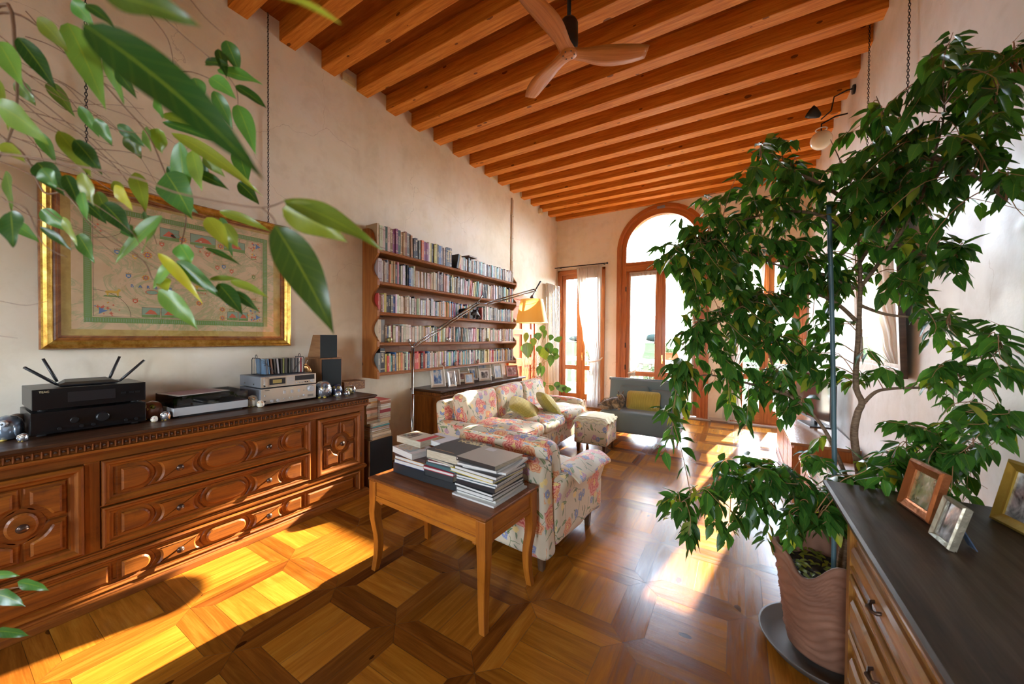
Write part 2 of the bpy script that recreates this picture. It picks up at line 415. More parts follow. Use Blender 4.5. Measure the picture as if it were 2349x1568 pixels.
# floor
def clip(poly, x0, x1, y0, y1):
    for ax, lim, sg in ((0, x0, 1), (0, x1, -1), (1, y0, 1), (1, y1, -1)):
        out = []
        for i in range(len(poly)):
            a, b = poly[i - 1], poly[i]; da, db = (a[ax] - lim) * sg, (b[ax] - lim) * sg
            if (da >= 0) != (db >= 0):
                t = da / (da - db); out.append((a[0] + (b[0] - a[0]) * t, a[1] + (b[1] - a[1]) * t))
            if db >= 0: out.append(b)
        poly = out
        if len(poly) < 3: return []
    return poly
fm = MB(); GX, GY, GP = -2.01496, 1.288349, .519034; r2 = random.Random(3)
def plank(poly, g, light):
    q = clip(inset(poly, .0007), XL, XR, YB, YF)
    if len(q) < 3: return
    o = (r2.uniform(0, 50), r2.uniform(0, 50)); fm.t = (light, r2.uniform(.2, .8), 0)
    fm.face([(x, y, 0) for x, y in q], g, off=o)
for i in range(-4, 7):
    for j in range(-9, 14):
        x0, y0 = GX + GP * i, GY + GP * j; x1, y1 = x0 + GP, y0 + GP; w = .083
        xi, yi, xj, yj = x0 + w, y0 + w, x1 - w, y1 - w
        dark = r2.uniform(.05, .22) if r2.random() < .6 else r2.uniform(.2, .55)
        jit = lambda: min(1, max(0, dark + r2.uniform(-.1, .2)))
        plank([(x0, y0), (x1, y0), (xj, yi), (xi, yi)], 0, jit()); plank([(x1, y0), (x1, y1), (xj, yj), (xj, yi)], 1, jit())
        plank([(x1, y1), (x0, y1), (xi, yj), (xj, yj)], 0, jit()); plank([(x0, y1), (x0, y0), (xi, yi), (xi, yj)], 1, jit())
        k = 2 if r2.random() < .7 else 3; lt = r2.uniform(.55, 1)
        cuts = [0, .5, 1] if k == 2 else [0, .42, .58, 1]
        if k == 2: cuts[1] = r2.choice((.38, .5, .6))
        for a, b in zip(cuts, cuts[1:]):
            l2 = min(1, lt + r2.uniform(-.1, .1))
            if (i + j) % 2: plank([(xi + (xj - xi) * a, yi), (xi + (xj - xi) * b, yi), (xi + (xj - xi) * b, yj), (xi + (xj - xi) * a, yj)], 1, l2)
            else: plank([(xi, yi + (yj - yi) * a), (xj, yi + (yj - yi) * a), (xj, yi + (yj - yi) * b), (xi, yi + (yj - yi) * b)], 0, l2)
fm.mat = 1; fm.bx(XL - .3, XR + .3, YB - .3, YF + .31, -.12, -.0012)
FLOOR = tag(fm.build('floor', [M_FLOOR, M_DARKGAP]), kind='structure')

# walls
def wall(name, mats, fn):
    m = MB(); fn(m); return tag(m.build(name, mats), kind='structure')
wall('wall_west', M_PL, lambda m: m.bx(XL - .3, XL, YB - .3, YF + .3, -.1, ZC + .2))
wall('wall_east', M_PR, lambda m: m.bx(XR, XR + .3, YB - .3, YF + .3, -.1, ZC + .2))
ACX, ARR, ASZ = -1.29, .83, 3.28
def far(m):
    P = lambda poly: m.prism(poly, YF, YF + .3, 'XZ'); R = lambda a, b, c, d: P([(a, c), (b, c), (b, d), (a, d)])
    T = ZC + .2
    R(XL, -3.45, -.1, T); R(-3.45, -2.42, 2.97, T); R(-2.42, ACX - ARR, -.1, T)
    P([(ACX - ARR, T), (ACX - ARR, ASZ)] + [(ACX - ARR * math.cos(PI * k / 28), ASZ + ARR * math.sin(PI * k / 28)) for k in range(1, 28)] + [(ACX + ARR, ASZ), (ACX + ARR, T)])
    R(ACX + ARR, -.06, -.1, T); R(-.06, .94, 2.97, T); R(.94, XR + .01, -.1, T)
wall('wall_north', M_PL, far)
def rear(m):
    P = lambda a, b, c, d: m.bx(a, b, YB - .3, YB, c, d)
    T = ZC + .2; P(XL, -2.75, -.1, T); P(-2.75, -2.05, -.1, .95); P(-2.75, -2.05, 2.35, T); P(-2.05, -.45, -.1, T); P(-.45, .25, -.1, .95); P(-.45, .25, 2.35, T); P(.25, XR, -.1, T)
wall('wall_south', M_PL, rear)
for k, (a, b) in enumerate(((-2.75, -2.05), (-.45, .25))):
    e = thing('window_%d' % (4 + k), ((a + b) / 2, YB - .1, .9), None, None); tag(e, kind='structure')
    m = MB()
    for x0, x1, z0, z1 in ((a, a + .06, .95, 2.35), (b - .06, b, .95, 2.35), (a + .06, b - .06, .95, 1.02), (a + .06, b - .06, 2.28, 2.35)): m.bx(x0, x1, YB - .16, YB - .08, z0, z1)
    m.build('window_frame', M_DOORW, e); m = MB(); m.bx(a + .05, b - .05, YB - .125, YB - .12, 1.01, 2.29); m.build('pane', M_GLASS, e)

# ceiling with its exposed beams
ce = thing('ceiling', (XL, YB, ZC), None, None); tag(ce, kind='structure')
m = MB(); y = YB
while y < YF + .3:
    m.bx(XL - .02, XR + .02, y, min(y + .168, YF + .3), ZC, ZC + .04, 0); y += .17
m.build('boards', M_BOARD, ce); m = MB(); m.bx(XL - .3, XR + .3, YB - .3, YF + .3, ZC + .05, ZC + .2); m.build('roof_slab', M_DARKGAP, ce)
for k in range(-10, 16):
    y0 = 1.7117 + .389864 * k
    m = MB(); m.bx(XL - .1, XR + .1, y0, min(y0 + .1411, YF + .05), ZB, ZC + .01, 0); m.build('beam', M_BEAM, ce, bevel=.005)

# french doors
def frame_rect(m, x0, x1, z0, z1, y0, y1, w, wb=None, wt=None):
    wb = wb or w; wt = wt or w
    m.bx(x0, x0 + w, y0, y1, z0, z1, 2); m.bx(x1 - w, x1, y0, y1, z0, z1, 2)
    m.bx(x0 + w, x1 - w, y0, y1, z0, z0 + wb, 0); m.bx(x0 + w, x1 - w, y0, y1, z1 - wt, z1, 0)
def leaf(e, x0, x1, z0, z1, rail, y, hx):
    m = MB(); frame_rect(m, x0, x1, z0, z1, y - .03, y + .03, .085, .22, .09)
    m.bx(x0 + .085, x1 - .085, y - .025, y + .025, rail, rail + .075, 0)
    for a, b in ((z0 + .22, rail), (rail + .075, z1 - .09)):
        frame_rect(m, x0 + .083, x1 - .083, a - .002, b + .002, y - .036, y - .014, .014)
    L = m.build('leaf', M_DOORW, e, bevel=.004)
    g = MB(); g.bx(x0 + .08, x1 - .08, y - .004, y + .004, z0 + .2, z1 - .08); g.build('pane', M_GLASS, L)
    if hx:
        h = MB(); h.bx(hx - .014, hx + .014, y - .042, y - .03, 1.0, 1.17, 2); h.tube([(hx, y - .04, 1.1), (hx, y - .08, 1.1), (hx + .01, y - .085, 1.1), (hx + .02, y - .085, 1.0)], .008)
        h.build('handle', M_BRASS, L)
def french(n, x0, x1, z1):
    e = thing('door_%d' % n, ((x0 + x1) / 2, YF + .04, 0), None, None); tag(e, kind='structure')
    m = MB(); frame_rect(m, x0, x1, 0, z1, YF - .012, YF + .13, .06, .03, .07)
    m.bx(x0 - .03, x0 + .02, YF - .03, YF, 0, z1 + .03, 2); m.bx(x1 - .02, x1 + .03, YF - .03, YF, 0, z1 + .03, 2); m.bx(x0 - .03, x1 + .03, YF - .03, YF, z1 - .02, z1 + .03, 0)
    m.build('frame', M_DOORW, e, bevel=.004); c = (x0 + x1) / 2
    leaf(e, x0 + .06, c - .002, .03, z1 - .07, .80, YF + .06, None); leaf(e, c + .002, x1 - .06, .03, z1 - .07, .80, YF + .06, c + .035)
    m = MB(); m.bx(c - .022, c + .022, YF + .015, YF + .03, .03, z1 - .07, 2); m.build('cover_strip', M_DOORW, e, bevel=.005)
    s = MB(); s.bx(x0 - .06, x1 + .06, YF - .1, YF + .3, -.01, .02, 0); s.build('stone_sill', plain('grey_stone', (.42, .38, .33), .5, bumpy=.2), e)
french(1, -3.45, -2.42, 2.97); french(3, -.06, .94, 2.97)
# the arched french door
e = thing('door_2', (ACX, YF + .04, 0), None, None); tag(e, kind='structure')
def archring(m, r0, r1, y0, y1, zb=0):
    N = 32
    pts0 = [(ACX - r0, zb)] + [(ACX - r0 * math.cos(PI * k / N), ASZ + r0 * math.sin(PI * k / N)) for k in range(N + 1)] + [(ACX + r0, zb)]
    pts1 = [(ACX - r1, zb)] + [(ACX - r1 * math.cos(PI * k / N), ASZ + r1 * math.sin(PI * k / N)) for k in range(N + 1)] + [(ACX + r1, zb)]
    loops = [[(a[0], y0, a[1]), (b[0], y0, b[1]), (b[0], y1, b[1]), (a[0], y1, a[1])] for a, b in zip(pts1, pts0)]
    m.ring(loops, smooth=False, capa=True, capb=True)
m = MB(); archring(m, .85, .76, YF - .035, YF + .1); archring(m, .77, .66, YF - .01, YF + .13); archring(m, .80, .775, YF - .045, YF - .03)
m.bx(ACX - .68, ACX + .68, YF - .005, YF + .12, 2.86, 3.04, 0); m.bx(ACX - .68, ACX + .68, YF - .02, YF, 2.92, 2.98, 0); m.build('frame', M_DOORW, e, bevel=.003)
m = MB(); m.tube([(ACX - .7, YF + .32, 3.42), (ACX + .7, YF + .32, 3.40)], .006, 5); m.tube([(ACX - .02 + .17 * math.cos(PI * k / 12), YF + .32, 3.41 + .19 * math.sin(PI * k / 12)) for k in range(13)], .006, 5)
for k in range(9): a = PI * (k + .5) / 9; m.tube([(ACX + .56 * math.cos(a), YF + .32, ASZ + .56 * math.sin(a)), (ACX + .62 * math.cos(a + .05), YF + .32, ASZ + .62 * math.sin(a + .05)), (ACX + .70 * math.cos(a), YF + .32, ASZ + .70 * math.sin(a))], .005, 4)
m.build('iron_tracery', M_IRON, e)
g = MB(); g.prism([(ACX - .67, 3.03), (ACX + .67, 3.03), (ACX + .67, ASZ)] + [(ACX + .67 * math.cos(PI * k / 20), ASZ + .67 * math.sin(PI * k / 20)) for k in range(1, 20)] + [(ACX - .67, ASZ)], YF + .055, YF + .063, 'XZ'); g.build('fanlight_pane', M_GLASS, e)
leaf(e, ACX - .66, ACX - .002, .03, 2.86, .74, YF + .06, None); leaf(e, ACX + .002, ACX + .66, .03, 2.86, .74, YF + .06, ACX + .04)
m = MB(); m.bx(ACX - .025, ACX + .025, YF + .012, YF + .03, .03, 2.86, 2); m.build('cover_strip', M_DOORW, e, bevel=.005)
m = MB(); m.bx(ACX - .9, ACX + .9, YF - .1, YF + .3, -.01, .02, 0); m.build('stone_sill', MATS['grey_stone'], e)
for zz in (.9, 1.35, 2.5):
    m = MB(); m.tube([(ACX - .665, YF - .012, zz - .05), (ACX - .665, YF - .012, zz + .05)], .011); m.build('hinge', M_IRON, e)
m = MB(); m.bx(ACX - .07, ACX + .07, YF - .055, YF - .035, 4.03, 4.075); m.build('vent_label', plain('grey_plastic', (.2, .22, .25), .4), e)
# interior door in the west wall
e = thing('door_4', (XL, 6.1, 0), None, None); tag(e, kind='structure')
m = MB(); y0, y1, z1 = 5.62, 6.52, 2.2
m.bx(XL, XL + .05, y0 - .09, y0, 0, z1 + .09, 2); m.bx(XL, XL + .05, y1, y1 + .09, 0, z1 + .09, 2); m.bx(XL, XL + .05, y0, y1, z1, z1 + .09, 1); m.build('frame', M_ORANGEW, e, bevel=.004)
m = MB(); m.bx(XL, XL + .02, y0, y1, 0, z1, 2)
for a, b in ((y0, y0 + .12), (y1 - .12, y1), ((y0 + y1) / 2 - .05, (y0 + y1) / 2 + .05)): m.bx(XL + .02, XL + .035, a, b, 0, z1, 2)
for a, b in ((0, .2), (.95, 1.1), (1.55, 1.65), (z1 - .12, z1)): m.bx(XL + .02, XL + .034, y0 + .12, y1 - .12, a, b, 1)
L = m.build('leaf', M_ORANGEW, e, bevel=.003)
# skirting on the far wall
for k, (a, b) in enumerate(((-2.36, -2.16), (-.42, -.1))):
    m = MB(); m.bx(a, b, YF - .015, YF, 0, .05); tag(m.build('baseboard_north', plain('pale_skirting', (.6, .53, .44), .5)), kind='structure')

# curtains
def sheet(xl, xr, z1, z0, Y, folds, amp, n=90, m_=34, wob=0):
    mb = MB(); loops = []
    for j in range(m_ + 1):
        z = z1 + (z0 - z1) * j / m_; t = j / m_; a, b = xl(t), xr(t); L = []
        for i in range(n + 1):
            s = i / n; ph = folds * 2 * PI * s; d = amp * math.sin(ph + .6 * math.sin(3 * t + s * 4)) + amp * .4 * math.sin(ph * 2.3 + 2 * t)
            L.append((a + (b - a) * s + .006 * math.sin(ph * 1.7 + t * 5), Y + d + wob * math.sin(t * 3), z))
        loops.append(L)
    mb.ring(loops, close=False); return mb
def lerp(pts):
    def f(t):
        for (a, b), (c, d) in zip(pts, pts[1:]):
            if t <= c: q = (t - a) / (c - a); q = q * q * (3 - 2 * q); return b + (d - b) * q
        return pts[-1][1]
    return f
def curtain(label, xl, xr, z1, z0, Y, folds, amp, tie=None, rod=None, grp=None):
    e = thing('curtain', ((xl(0) + xr(0)) / 2, Y, z0), label, 'curtain', grp)
    sheet(xl, xr, z1, z0, Y, folds, amp).build('cloth', M_CURT, e)
    hm = MB(); hm.bx(xl(0), xr(0), Y - .012, Y + .012, z1 - .03, z1, 0); hm.build('heading_tape', M_CURT, e)
    if tie:
        x0, x1, zt = tie; tb = MB(); tb.tube([(x1 + .03, Y - .02, zt + .09), (x1, Y - .05, zt + .04), ((x0 + x1) / 2, Y - .06, zt), (x0, Y - .03, zt - .02), (x0 + .01, Y + .03, zt)], .014, 6); tb.build('tieback', plain('curtain_tie', (.75, .7, .62), .8), e)
    return e
t_tie = .66
curtain('gathered white curtain tied back beside the narrow door at the radiator', lerp([(0, -2.98), (.3, -2.93), (.5, -2.83), (.68, -2.66), (.8, -2.68), (1, -2.73)]), lerp([(0, -2.42), (1, -2.43)]), 3.02, .03, 7.50, 9, .022, (-2.66, -2.42, 1.0))
e = thing('curtain_rod', (-2.9, 7.5, 3.05), 'black iron curtain rod above the door beside the radiator', 'curtain rod')
m = MB(); m.tube([(-3.5, 7.5, 3.05), (-2.33, 7.5, 3.05)], .011); m.build('rod', M_IRON, e)
m = MB(); m.sphere((-2.31, 7.5, 3.05), .022); m.build('finial', M_IRON, e)
m = MB(); m.tube([(-2.4, 7.5, 3.05), (-2.4, 7.64, 3.05)], .008); m.build('bracket', M_IRON, e); m = MB(); m.tube([(-3.4, 7.5, 3.05), (-3.4, 7.64, 3.05)], .008); m.build('bracket', M_IRON, e)
curtain('sheer white curtain tied to the side on the west leaf of the arched door', lerp([(0, ACX - .60), (1, ACX - .60)]), lerp([(0, ACX - .07), (.3, ACX - .12), (.55, ACX - .3), (.74, ACX - .47), (.85, ACX - .44), (1, ACX - .40)]), 2.84, .06, 7.655, 7, .012, (ACX - .60, ACX - .45, .8))
curtain('sheer white curtain on the east leaf of the arched door, half hidden by the tree', lerp([(0, ACX + .07), (.3, ACX + .14), (.55, ACX + .3), (.74, ACX + .47), (1, ACX + .40)]), lerp([(0, ACX + .60), (1, ACX + .60)]), 2.84, .06, 7.655, 7, .012, (ACX + .45, ACX + .6, .8))
curtain('white curtain hanging beside the garden door behind the tree', lerp([(0, -.2), (.5, -.17), (.7, -.12), (1, -.2)]), lerp([(0, .40), (.3, .38), (.55, .2), (.72, .0), (1, .1)]), 3.02, .06, 7.50, 8, .022, (-.1, .02, 1.0))
m = MB(); m.tube([(-.3, 7.5, 3.05), (.97, 7.5, 3.05)], .011); tag(m.build('curtain_rod', M_IRON, None, local=(.3, 7.5, 3.05)), 'black iron curtain rod above the garden door behind the tree', 'curtain rod')

# radiator
e = thing('radiator', (XL + .07, 7.28, .1), 'tall white column radiator in the corner beside the narrow door', 'radiator')
for k in range(8):
    y = 7.0 + k * .075; m = MB()
    for dx in (.055, .115): m.tube([(XL + dx, y, .14), (XL + dx, y, 2.64)], .017, 8)
    m.build('column', plain('cream_enamel', (.80, .74, .62), .35, coat=.3), e)
for zz in (.15, 2.63): m = MB(); m.tube([(XL + .085, 6.97, zz), (XL + .085, 7.56, zz)], .026, 8); m.build('header', MATS['cream_enamel'], e)
m = MB(); m.tube([(XL + .085, 7.0, .02), (XL + .085, 7.0, .15)], .01); m.build('valve_pipe', MATS['cream_enamel'], e)

# outside: terrace, balustrade, field, far trees
M_PAVE = plain('terrace_paving', (.10, .08, .06), .9, spec=.05)
m = MB(); m.bx(-12, 12, YF + .3, 11.2, -.2, -.04); tag(m.build('terrace_ground', M_PAVE), kind='structure')
n = NT('field_grass'); gp = n.tex('Object'); n.l(n.ramp(n.noise(gp, .6, 6), [(.3, (.014, .019, .008)), (.7, (.026, .031, .016))]), n.b.inputs['Base Color']); n.i('Roughness', 1); n.i('Specular IOR Level', 0)
m = MB(); m.bx(-120, 120, 11.2, 200, -1.2, -1.0); m.bx(-120, 120, -60, YB - 1.0, -1.2, -1.0); tag(m.build('field_ground', n.m), kind='structure')
M_STONE = plain('white_stone', (.22, .21, .20), .9, spec=.05)
e = thing('balustrade', (-2, 10.9, -.04), 'white stone balustrade at the edge of the terrace', 'balustrade')
m = MB(); m.bx(-9, 7, 10.75, 11.05, .78, .9); m.bx(-9, 7, 10.8, 11.0, -.04, .08); m.build('rail', M_STONE, e, bevel=.01)
for k in range(-28, 22):
    x = k * .26
    m = MB(); m.lathe([(.05, .08), (.05, .11), (.03, .14), (.065, .3), (.06, .36), (.03, .56), (.03, .62), (.05, .66), (.05, .78)], (x, 10.9, 0), 10); m.build('baluster', M_STONE, e)
M_TERRA = plain('terracotta', (.12, .035, .014), .9, spec=.05)
for k, (x, l) in enumerate(((-2.75, 'terracotta planter on the balustrade beyond the narrow door'), (-1.55, 'terracotta planter on the balustrade beyond the arched door, nearer its hinge side'), (-.75, 'terracotta planter with grass on the balustrade beyond the east leaf of the arched door'), (1.1, 'terracotta planter on the balustrade beyond the garden door'))):
    e = thing('planter', (x, 10.9, .9), l, 'planter'); m = MB(); m.box((x, 10.9, 1.0), (.42, .2, .2)); m.box((x, 10.9, 1.09), (.46, .24, .03)); m.build('box', M_TERRA, e, bevel=.008)
    m = MB()
    for q in range(60):
        a = rnd.uniform(0, 2 * PI); bx_ = x + rnd.uniform(-.18, .18); h = rnd.uniform(.08, .25)
        p0 = Vector((bx_, 10.9 + rnd.uniform(-.07, .07), 1.08)); p1 = p0 + Vector((math.cos(a) * h * .5, math.sin(a) * h * .5, h)); w = Vector((.008, .0, 0))
        m.face([p0 - w, p0 + w, p1])
    m.build('grass_tuft', plain('dry_green', (.02, .03, .008), .9, spec=.05), e)
M_FT = plain('far_tree', (.010, .014, .012), 1, spec=0)
for k in range(17):
    x = -100 + k * 12 + rnd.uniform(-2, 2); y = 160 + rnd.uniform(-12, 12); h = rnd.uniform(3.2, 4.6); m = MB()
    m.sphere((x, y, -1 + h * .6), h * .5, 14, 9, (rnd.uniform(1.8, 2.6), 1, .8)); m.tube([(x, y, -1.05), (x, y, h * .4)], .3, 6)
    tag(m.build('field_tree', M_FT, None, local=(x, y, -1)), 'dark bushy tree in the hazy row beyond the field', 'tree', 'trees beyond the field')
for k, (x0, y0, lab) in enumerate(((-3.1, 9.2, 'bare garden shrub with thin branches outside the narrow door'), (.55, 9.6, 'bare climbing shrub outside the garden door behind the tree'), (-1.9, 10.2, 'leafy green shrub outside the arched door'))):
    m = MB(); rr = random.Random(k)
    for q in range(16):
        p = Vector((x0 + rr.uniform(-.1, .1), y0, -.04)); d = Vector((rr.uniform(-.3, .3), rr.uniform(-.2, .2), 1)); P = [p]
        for s_ in range(7): d += Vector((rr.uniform(-.35, .35), rr.uniform(-.3, .3), 0)); P.append(P[-1] + d.normalized() * (.22 if k < 2 else .11))
        m.tube(P, [.012 * (1 - i / 9) for i in range(8)], 4)
        for z_ in P[3:]:
            for _ in range(5 if k < 2 else 9):
                c = z_ + Vector((rr.uniform(-.07, .07), rr.uniform(-.07, .07), rr.uniform(-.07, .07))); a = Vector((rr.uniform(-1, 1), rr.uniform(-1, 1), rr.uniform(-1, 1))).normalized() * .025; b = a.orthogonal().normalized() * .012
                m.face([c - a, c + b, c + a, c - b])
    tag(m.build('garden_shrub', plain('dull_leaf', (.014, .022, .008), .9, spec=.05), None, local=(x0, y0, -.04)), lab, 'shrub')
# ================================================================ CARVED CASE FURNITURE
M_WAL = wood('carved_walnut', (.10, .024, .003), (.215, .060, .006), (.31, .098, .012), rough=.42, coat=.06, spec=.32, across=11, grain=.8, wear=.25)
M_WALTOP = wood('dark_walnut_top', (.030, .012, .005), (.055, .022, .009), (.09, .038, .015), rough=.36, coat=.08, spec=.35, across=12, wear=.35)
M_DENT = plain('dark_carving', (.06, .022, .008), .5)
M_KNOB = plain('dark_bronze_knob', (.09, .055, .04), .28, .7)
def mold(m, x0, x1, z0, z1, prof, y0=0):
    m.ring([[(x0 + i, y0 + y, z0 + i), (x1 - i, y0 + y, z0 + i), (x1 - i, y0 + y, z1 - i), (x0 + i, y0 + y, z1 - i)] for i, y in prof], smooth=False, grain=1)
def arcp(cx, cz, r, a0, a1, n=10): return [(cx + r * math.cos(math.radians(a0 + (a1 - a0) * k / n)), cz + r * math.sin(math.radians(a0 + (a1 - a0) * k / n))) for k in range(n + 1)]
def raised(m, poly, h=.022, y0=0):
    m.prism(inset_out(poly, .013), y0 - .004, y0 + .010, 'XZ', bev=.006); m.prism(poly, y0 - .004, y0 + max(h, .028), 'XZ', bev=.009)
def inset_out(poly, d):
    area = sum(poly[i][0] * poly[(i + 1) % len(poly)][1] - poly[(i + 1) % len(poly)][0] * poly[i][1] for i in range(len(poly)))
    return inset(poly if area > 0 else poly[::-1], -d)
def sh_D(x0, x1, z0, z1, flip=False):
    r = (z1 - z0) / 2; zc = (z0 + z1) / 2
    if not flip: return [(x0, z0), (x1 - r, z0)] + arcp(x1 - r, zc, r, -80, 80) + [(x1 - r, z1), (x0, z1)]
    return [(x1, z1), (x0 + r, z1)] + arcp(x0 + r, zc, r, 100, 260) + [(x0 + r, z0), (x1, z0)]
def sh_stad(x0, x1, z0, z1):
    r = (z1 - z0) / 2; zc = (z0 + z1) / 2
    return arcp(x1 - r, zc, r, -90, 90) + arcp(x0 + r, zc, r, 90, 270)
def sh_conc(x0, x1, z0, z1):
    r = (z1 - z0) * .62; zc = (z0 + z1) / 2; a = math.degrees(math.asin((z1 - z0) / 2 / r)); dx = r * math.cos(math.radians(a))
    return arcp(x1 + dx, zc, r, 180 + a, 180 - a)[::-1][::-1] + arcp(x0 - dx, zc, r, a, -a)
def knob(parent, x, z, M, r=.020):
    k = MB(); k.M = M
    prof = [(.012, 0), (.006, .004), (.006, .012), (r * .8, .017), (r, .026), (r * .8, .034), (.002, .039)]
    k.ring([[(x + q * math.cos(2 * PI * j / 14), y, z + q * math.sin(2 * PI * j / 14)) for j in range(14)] for q, y in prof], capa=True, capb=True)
    k.build('knob', M_KNOB, parent)
RIM = [(0, -.004), (0, .026), (.008, .030), (.016, .020), (.026, .020), (.034, .008), (.046, .006), (.048, 0)]
def drawer(e, M, x0, x1, z0, z1, full=True):
    m = MB(); m.M = M; m.bx(x0, x1, -.3, 0, z0, z1, 0); c = (x0 + x1) / 2
    mold(m, x0, x1, z0, z1, RIM); h = (z1 - z0) * .5; a, b = (z0 + z1) / 2 - h / 2, (z0 + z1) / 2 + h / 2
    raised(m, sh_stad(c - .115, c + .115, a, b))
    for s in (-1, 1):
        q = sorted((c + s * .15, c + s * .36)); raised(m, sh_conc(q[0], q[1], a, b), .010)
        q = sorted((c + s * .385, c + s * .505)); raised(m, sh_D(q[0], q[1], a, b, flip=(s > 0)))
    d = m.build('drawer', M_WAL, e)
    for s in (-1, 1): knob(d, c + s * .255, (z0 + z1) / 2, M @ Matrix.Translation((0, .026, 0)))
    return d
def door(e, M, x0, x1, z0, z1, hinge):
    m = MB(); m.M = M; m.bx(x0, x1, -.03, 0, z0, z1, 2)
    mold(m, x0, x1, z0, z1, [(0, -.004), (0, .020), (.012, .034), (.022, .034), (.034, .016), (.046, .014), (.056, 0)])
    cx, cz = (x0 + x1) / 2, (z0 + z1) / 2; w, h = (x1 - x0) / 2 - .075, (z1 - z0) / 2 - .075
    for sx in (-1, 1):
        for sz in (-1, 1):
            r = .098; g = .026
            A = [math.radians(t) for t in (20, 34, 48, 60, 70)]
            poly = [(cx + sx * w, cz + sz * g), (cx + sx * w, cz + sz * h), (cx + sx * g, cz + sz * h)] + [(cx + sx * g, cz + sz * r)] + [(cx + sx * r * math.cos(t), cz + sz * r * math.sin(t)) for t in reversed(A)] + [(cx + sx * r, cz + sz * g)]
            if sx * sz < 0: poly = poly[::-1]
            raised(m, poly, .014)
    ov = [(cx + .052 * math.cos(t) * 1.0, cz + .066 * math.sin(t)) for t in [2 * PI * k / 24 for k in range(24)]]
    raised(m, ov, .016); d = m.build('door', M_WAL, e); knob(d, cx, cz, M @ Matrix.Translation((0, .026, 0)), .022)
    if hinge:
        for zz in (z0 + .08, z1 - .06):
            k = MB(); k.M = M; k.tube([(hinge, .012, zz - .02), (hinge, .012, zz + .02)], .006, 8); k.build('hinge', M_KNOB, d)
    return d
def cornice(m, mt, x0, x1, zt, D, over, md=None, so=None):
    """m: body builder, mt: top builder, md: dentil row"""
    so = over if so is None else so; ds = over - so
    def slab(b, z0, z1, o, back=-D): b.bx(x0 - o + ds, x1 + o - ds, back, o, z0, z1, 0)
    pr = [(zt, over - .008), (zt - .006, over), (zt - .016, over), (zt - .022, over - .008), (zt - .03, over - .014), (zt - .034, over - .024)]
    mt.ring([[(x0 - o + ds, -D, z), (x0 - o + ds, o, z), (x1 + o - ds, o, z), (x1 + o - ds, -D, z)] for z, o in pr], smooth=False, capa=True, capb=True, grain=1)
    slab(m, zt - .075, zt - .034, over - .052); slab(m, zt - .09, zt - .075, over - .040); slab(m, zt - .1, zt - .09, over - .056)
    if md is not None:
        L = x1 - x0 + 2 * (so - .052); n = int(L / .028)
        for k in range(n):
            x = x0 - (so - .052) + (k + .5) * L / n
            m.box((x, over - .050, zt - .055), (.006, .012, .036)); md.sphere((x + L / n / 2, over - .050, zt - .055), .0075, 6, 4)
        for side in (-1, 1):
            X = x0 - (so - .052) if side < 0 else x1 + so - .052
            for k in range(int(D / .03)): m.box((X, -k * .03 - .01, zt - .055), (.012, .006, .036))
def credenza(loc, M, L, H, D, label, over=.085, detail=True):
    e = thing('sideboard', loc, label, 'sideboard')
    body = MB(); body.M = M; top = MB(); top.M = M; dt = MB(); dt.M = M
    c = L / 2
    body.bx(0, L, -D, -.02, .04, H - .1, 0)
    fz = [(.0, .055), (.245, .305), (.535, .545), (.797, H - .1)]
    for a, b in fz: body.bx(0, L, -.03, .0, a if a else .04, b, 0)
    for a, b in ((0, .052), (.463, .522), (L - .522, L - .463), (L - .052, L)): body.bx(a, b, -.03, .0015, .3, .797, 2)
    for a, b in ((0, .055), (L - .055, L)): body.bx(a, b, -.03, .0015, .055, .25, 2)
    body.bx(-.015, L + .015, -D, .018, .262, .285, 0); body.bx(-.008, L + .008, -D, .010, .252, .295, 0)
    body.ring([[(-o, -D, z), (-o, o, z), (L + o, o, z), (L + o, -D, z)] for z, o in ((.07, 0), (.062, .02), (.05, .03), (.042, .03), (.036, .045), (0, .05))], smooth=False, capb=True, grain=1)
    cornice(body, top, 0, L, H, D, over, dt, .06)
    body.build('body', M_WAL, e, bevel=.003); top.build('top', M_WALTOP, e); dt.build('dentil_beads', M_DENT, e)
    door(e, M, .055, .46, .31, .79, .048); door(e, M, L - .46, L - .055, .31, .79, L - .048)
    drawer(e, M, .525, L - .525, .546, .796); drawer(e, M, .525, L - .525, .31, .533)
    # long bottom drawer row
    d = drawer(e, M, .058, L - .058, .065, .245)
    for s in (-1, 1):
        p = MB(); p.M = M; q = sorted((c + s * .56, c + s * (L / 2 - .13))); raised(p, [(q[0], .11), (q[1], .11), (q[1], .2), (q[0], .2)], .012); p.build('raised_panel', M_WAL, d)
    return e
Mw = lambda X, Y: Matrix.Translation((X, Y, 0)) @ Matrix(((0, 1, 0, 0), (-1, 0, 0, 0), (0, 0, 1, 0), (0, 0, 0, 1)))   # front faces +X, local x runs to -Y
Me = lambda X, Y: Matrix.Translation((X, Y, 0)) @ Matrix(((0, -1, 0, 0), (1, 0, 0, 0), (0, 0, 1, 0), (0, 0, 0, 1)))   # front faces -X
credenza((-3.26, 1.105, 0), Mw(-3.0, 2.21), 2.21, .95, .515, 'long carved walnut sideboard with drawers under the framed map, stereo on top', over=.11)

def plainchest(loc, M, L, H, D, label, name='chest', drawers=(), front=True, mt=None):
    e = thing(name, loc, label, 'cabinet'); body = MB(); body.M = M; top = MB(); top.M = M; dt = MB(); dt.M = M
    body.bx(0, L, -D, -.02, .05, H - .1, 2); body.bx(-.02, L + .02, -D, .02, 0, .06, 0)
    for a, b in ((0, .07), (L - .07, L)): body.bx(a, b, -.03, .012, .05, H - .1, 2)
    cornice(body, top, 0, L, H, D, .07, dt)
    body.build('body', mt or M_WAL, e, bevel=.003); top.build('top', M_WALTOP, e); dt.build('dentil_beads', M_DENT, e)
    return e
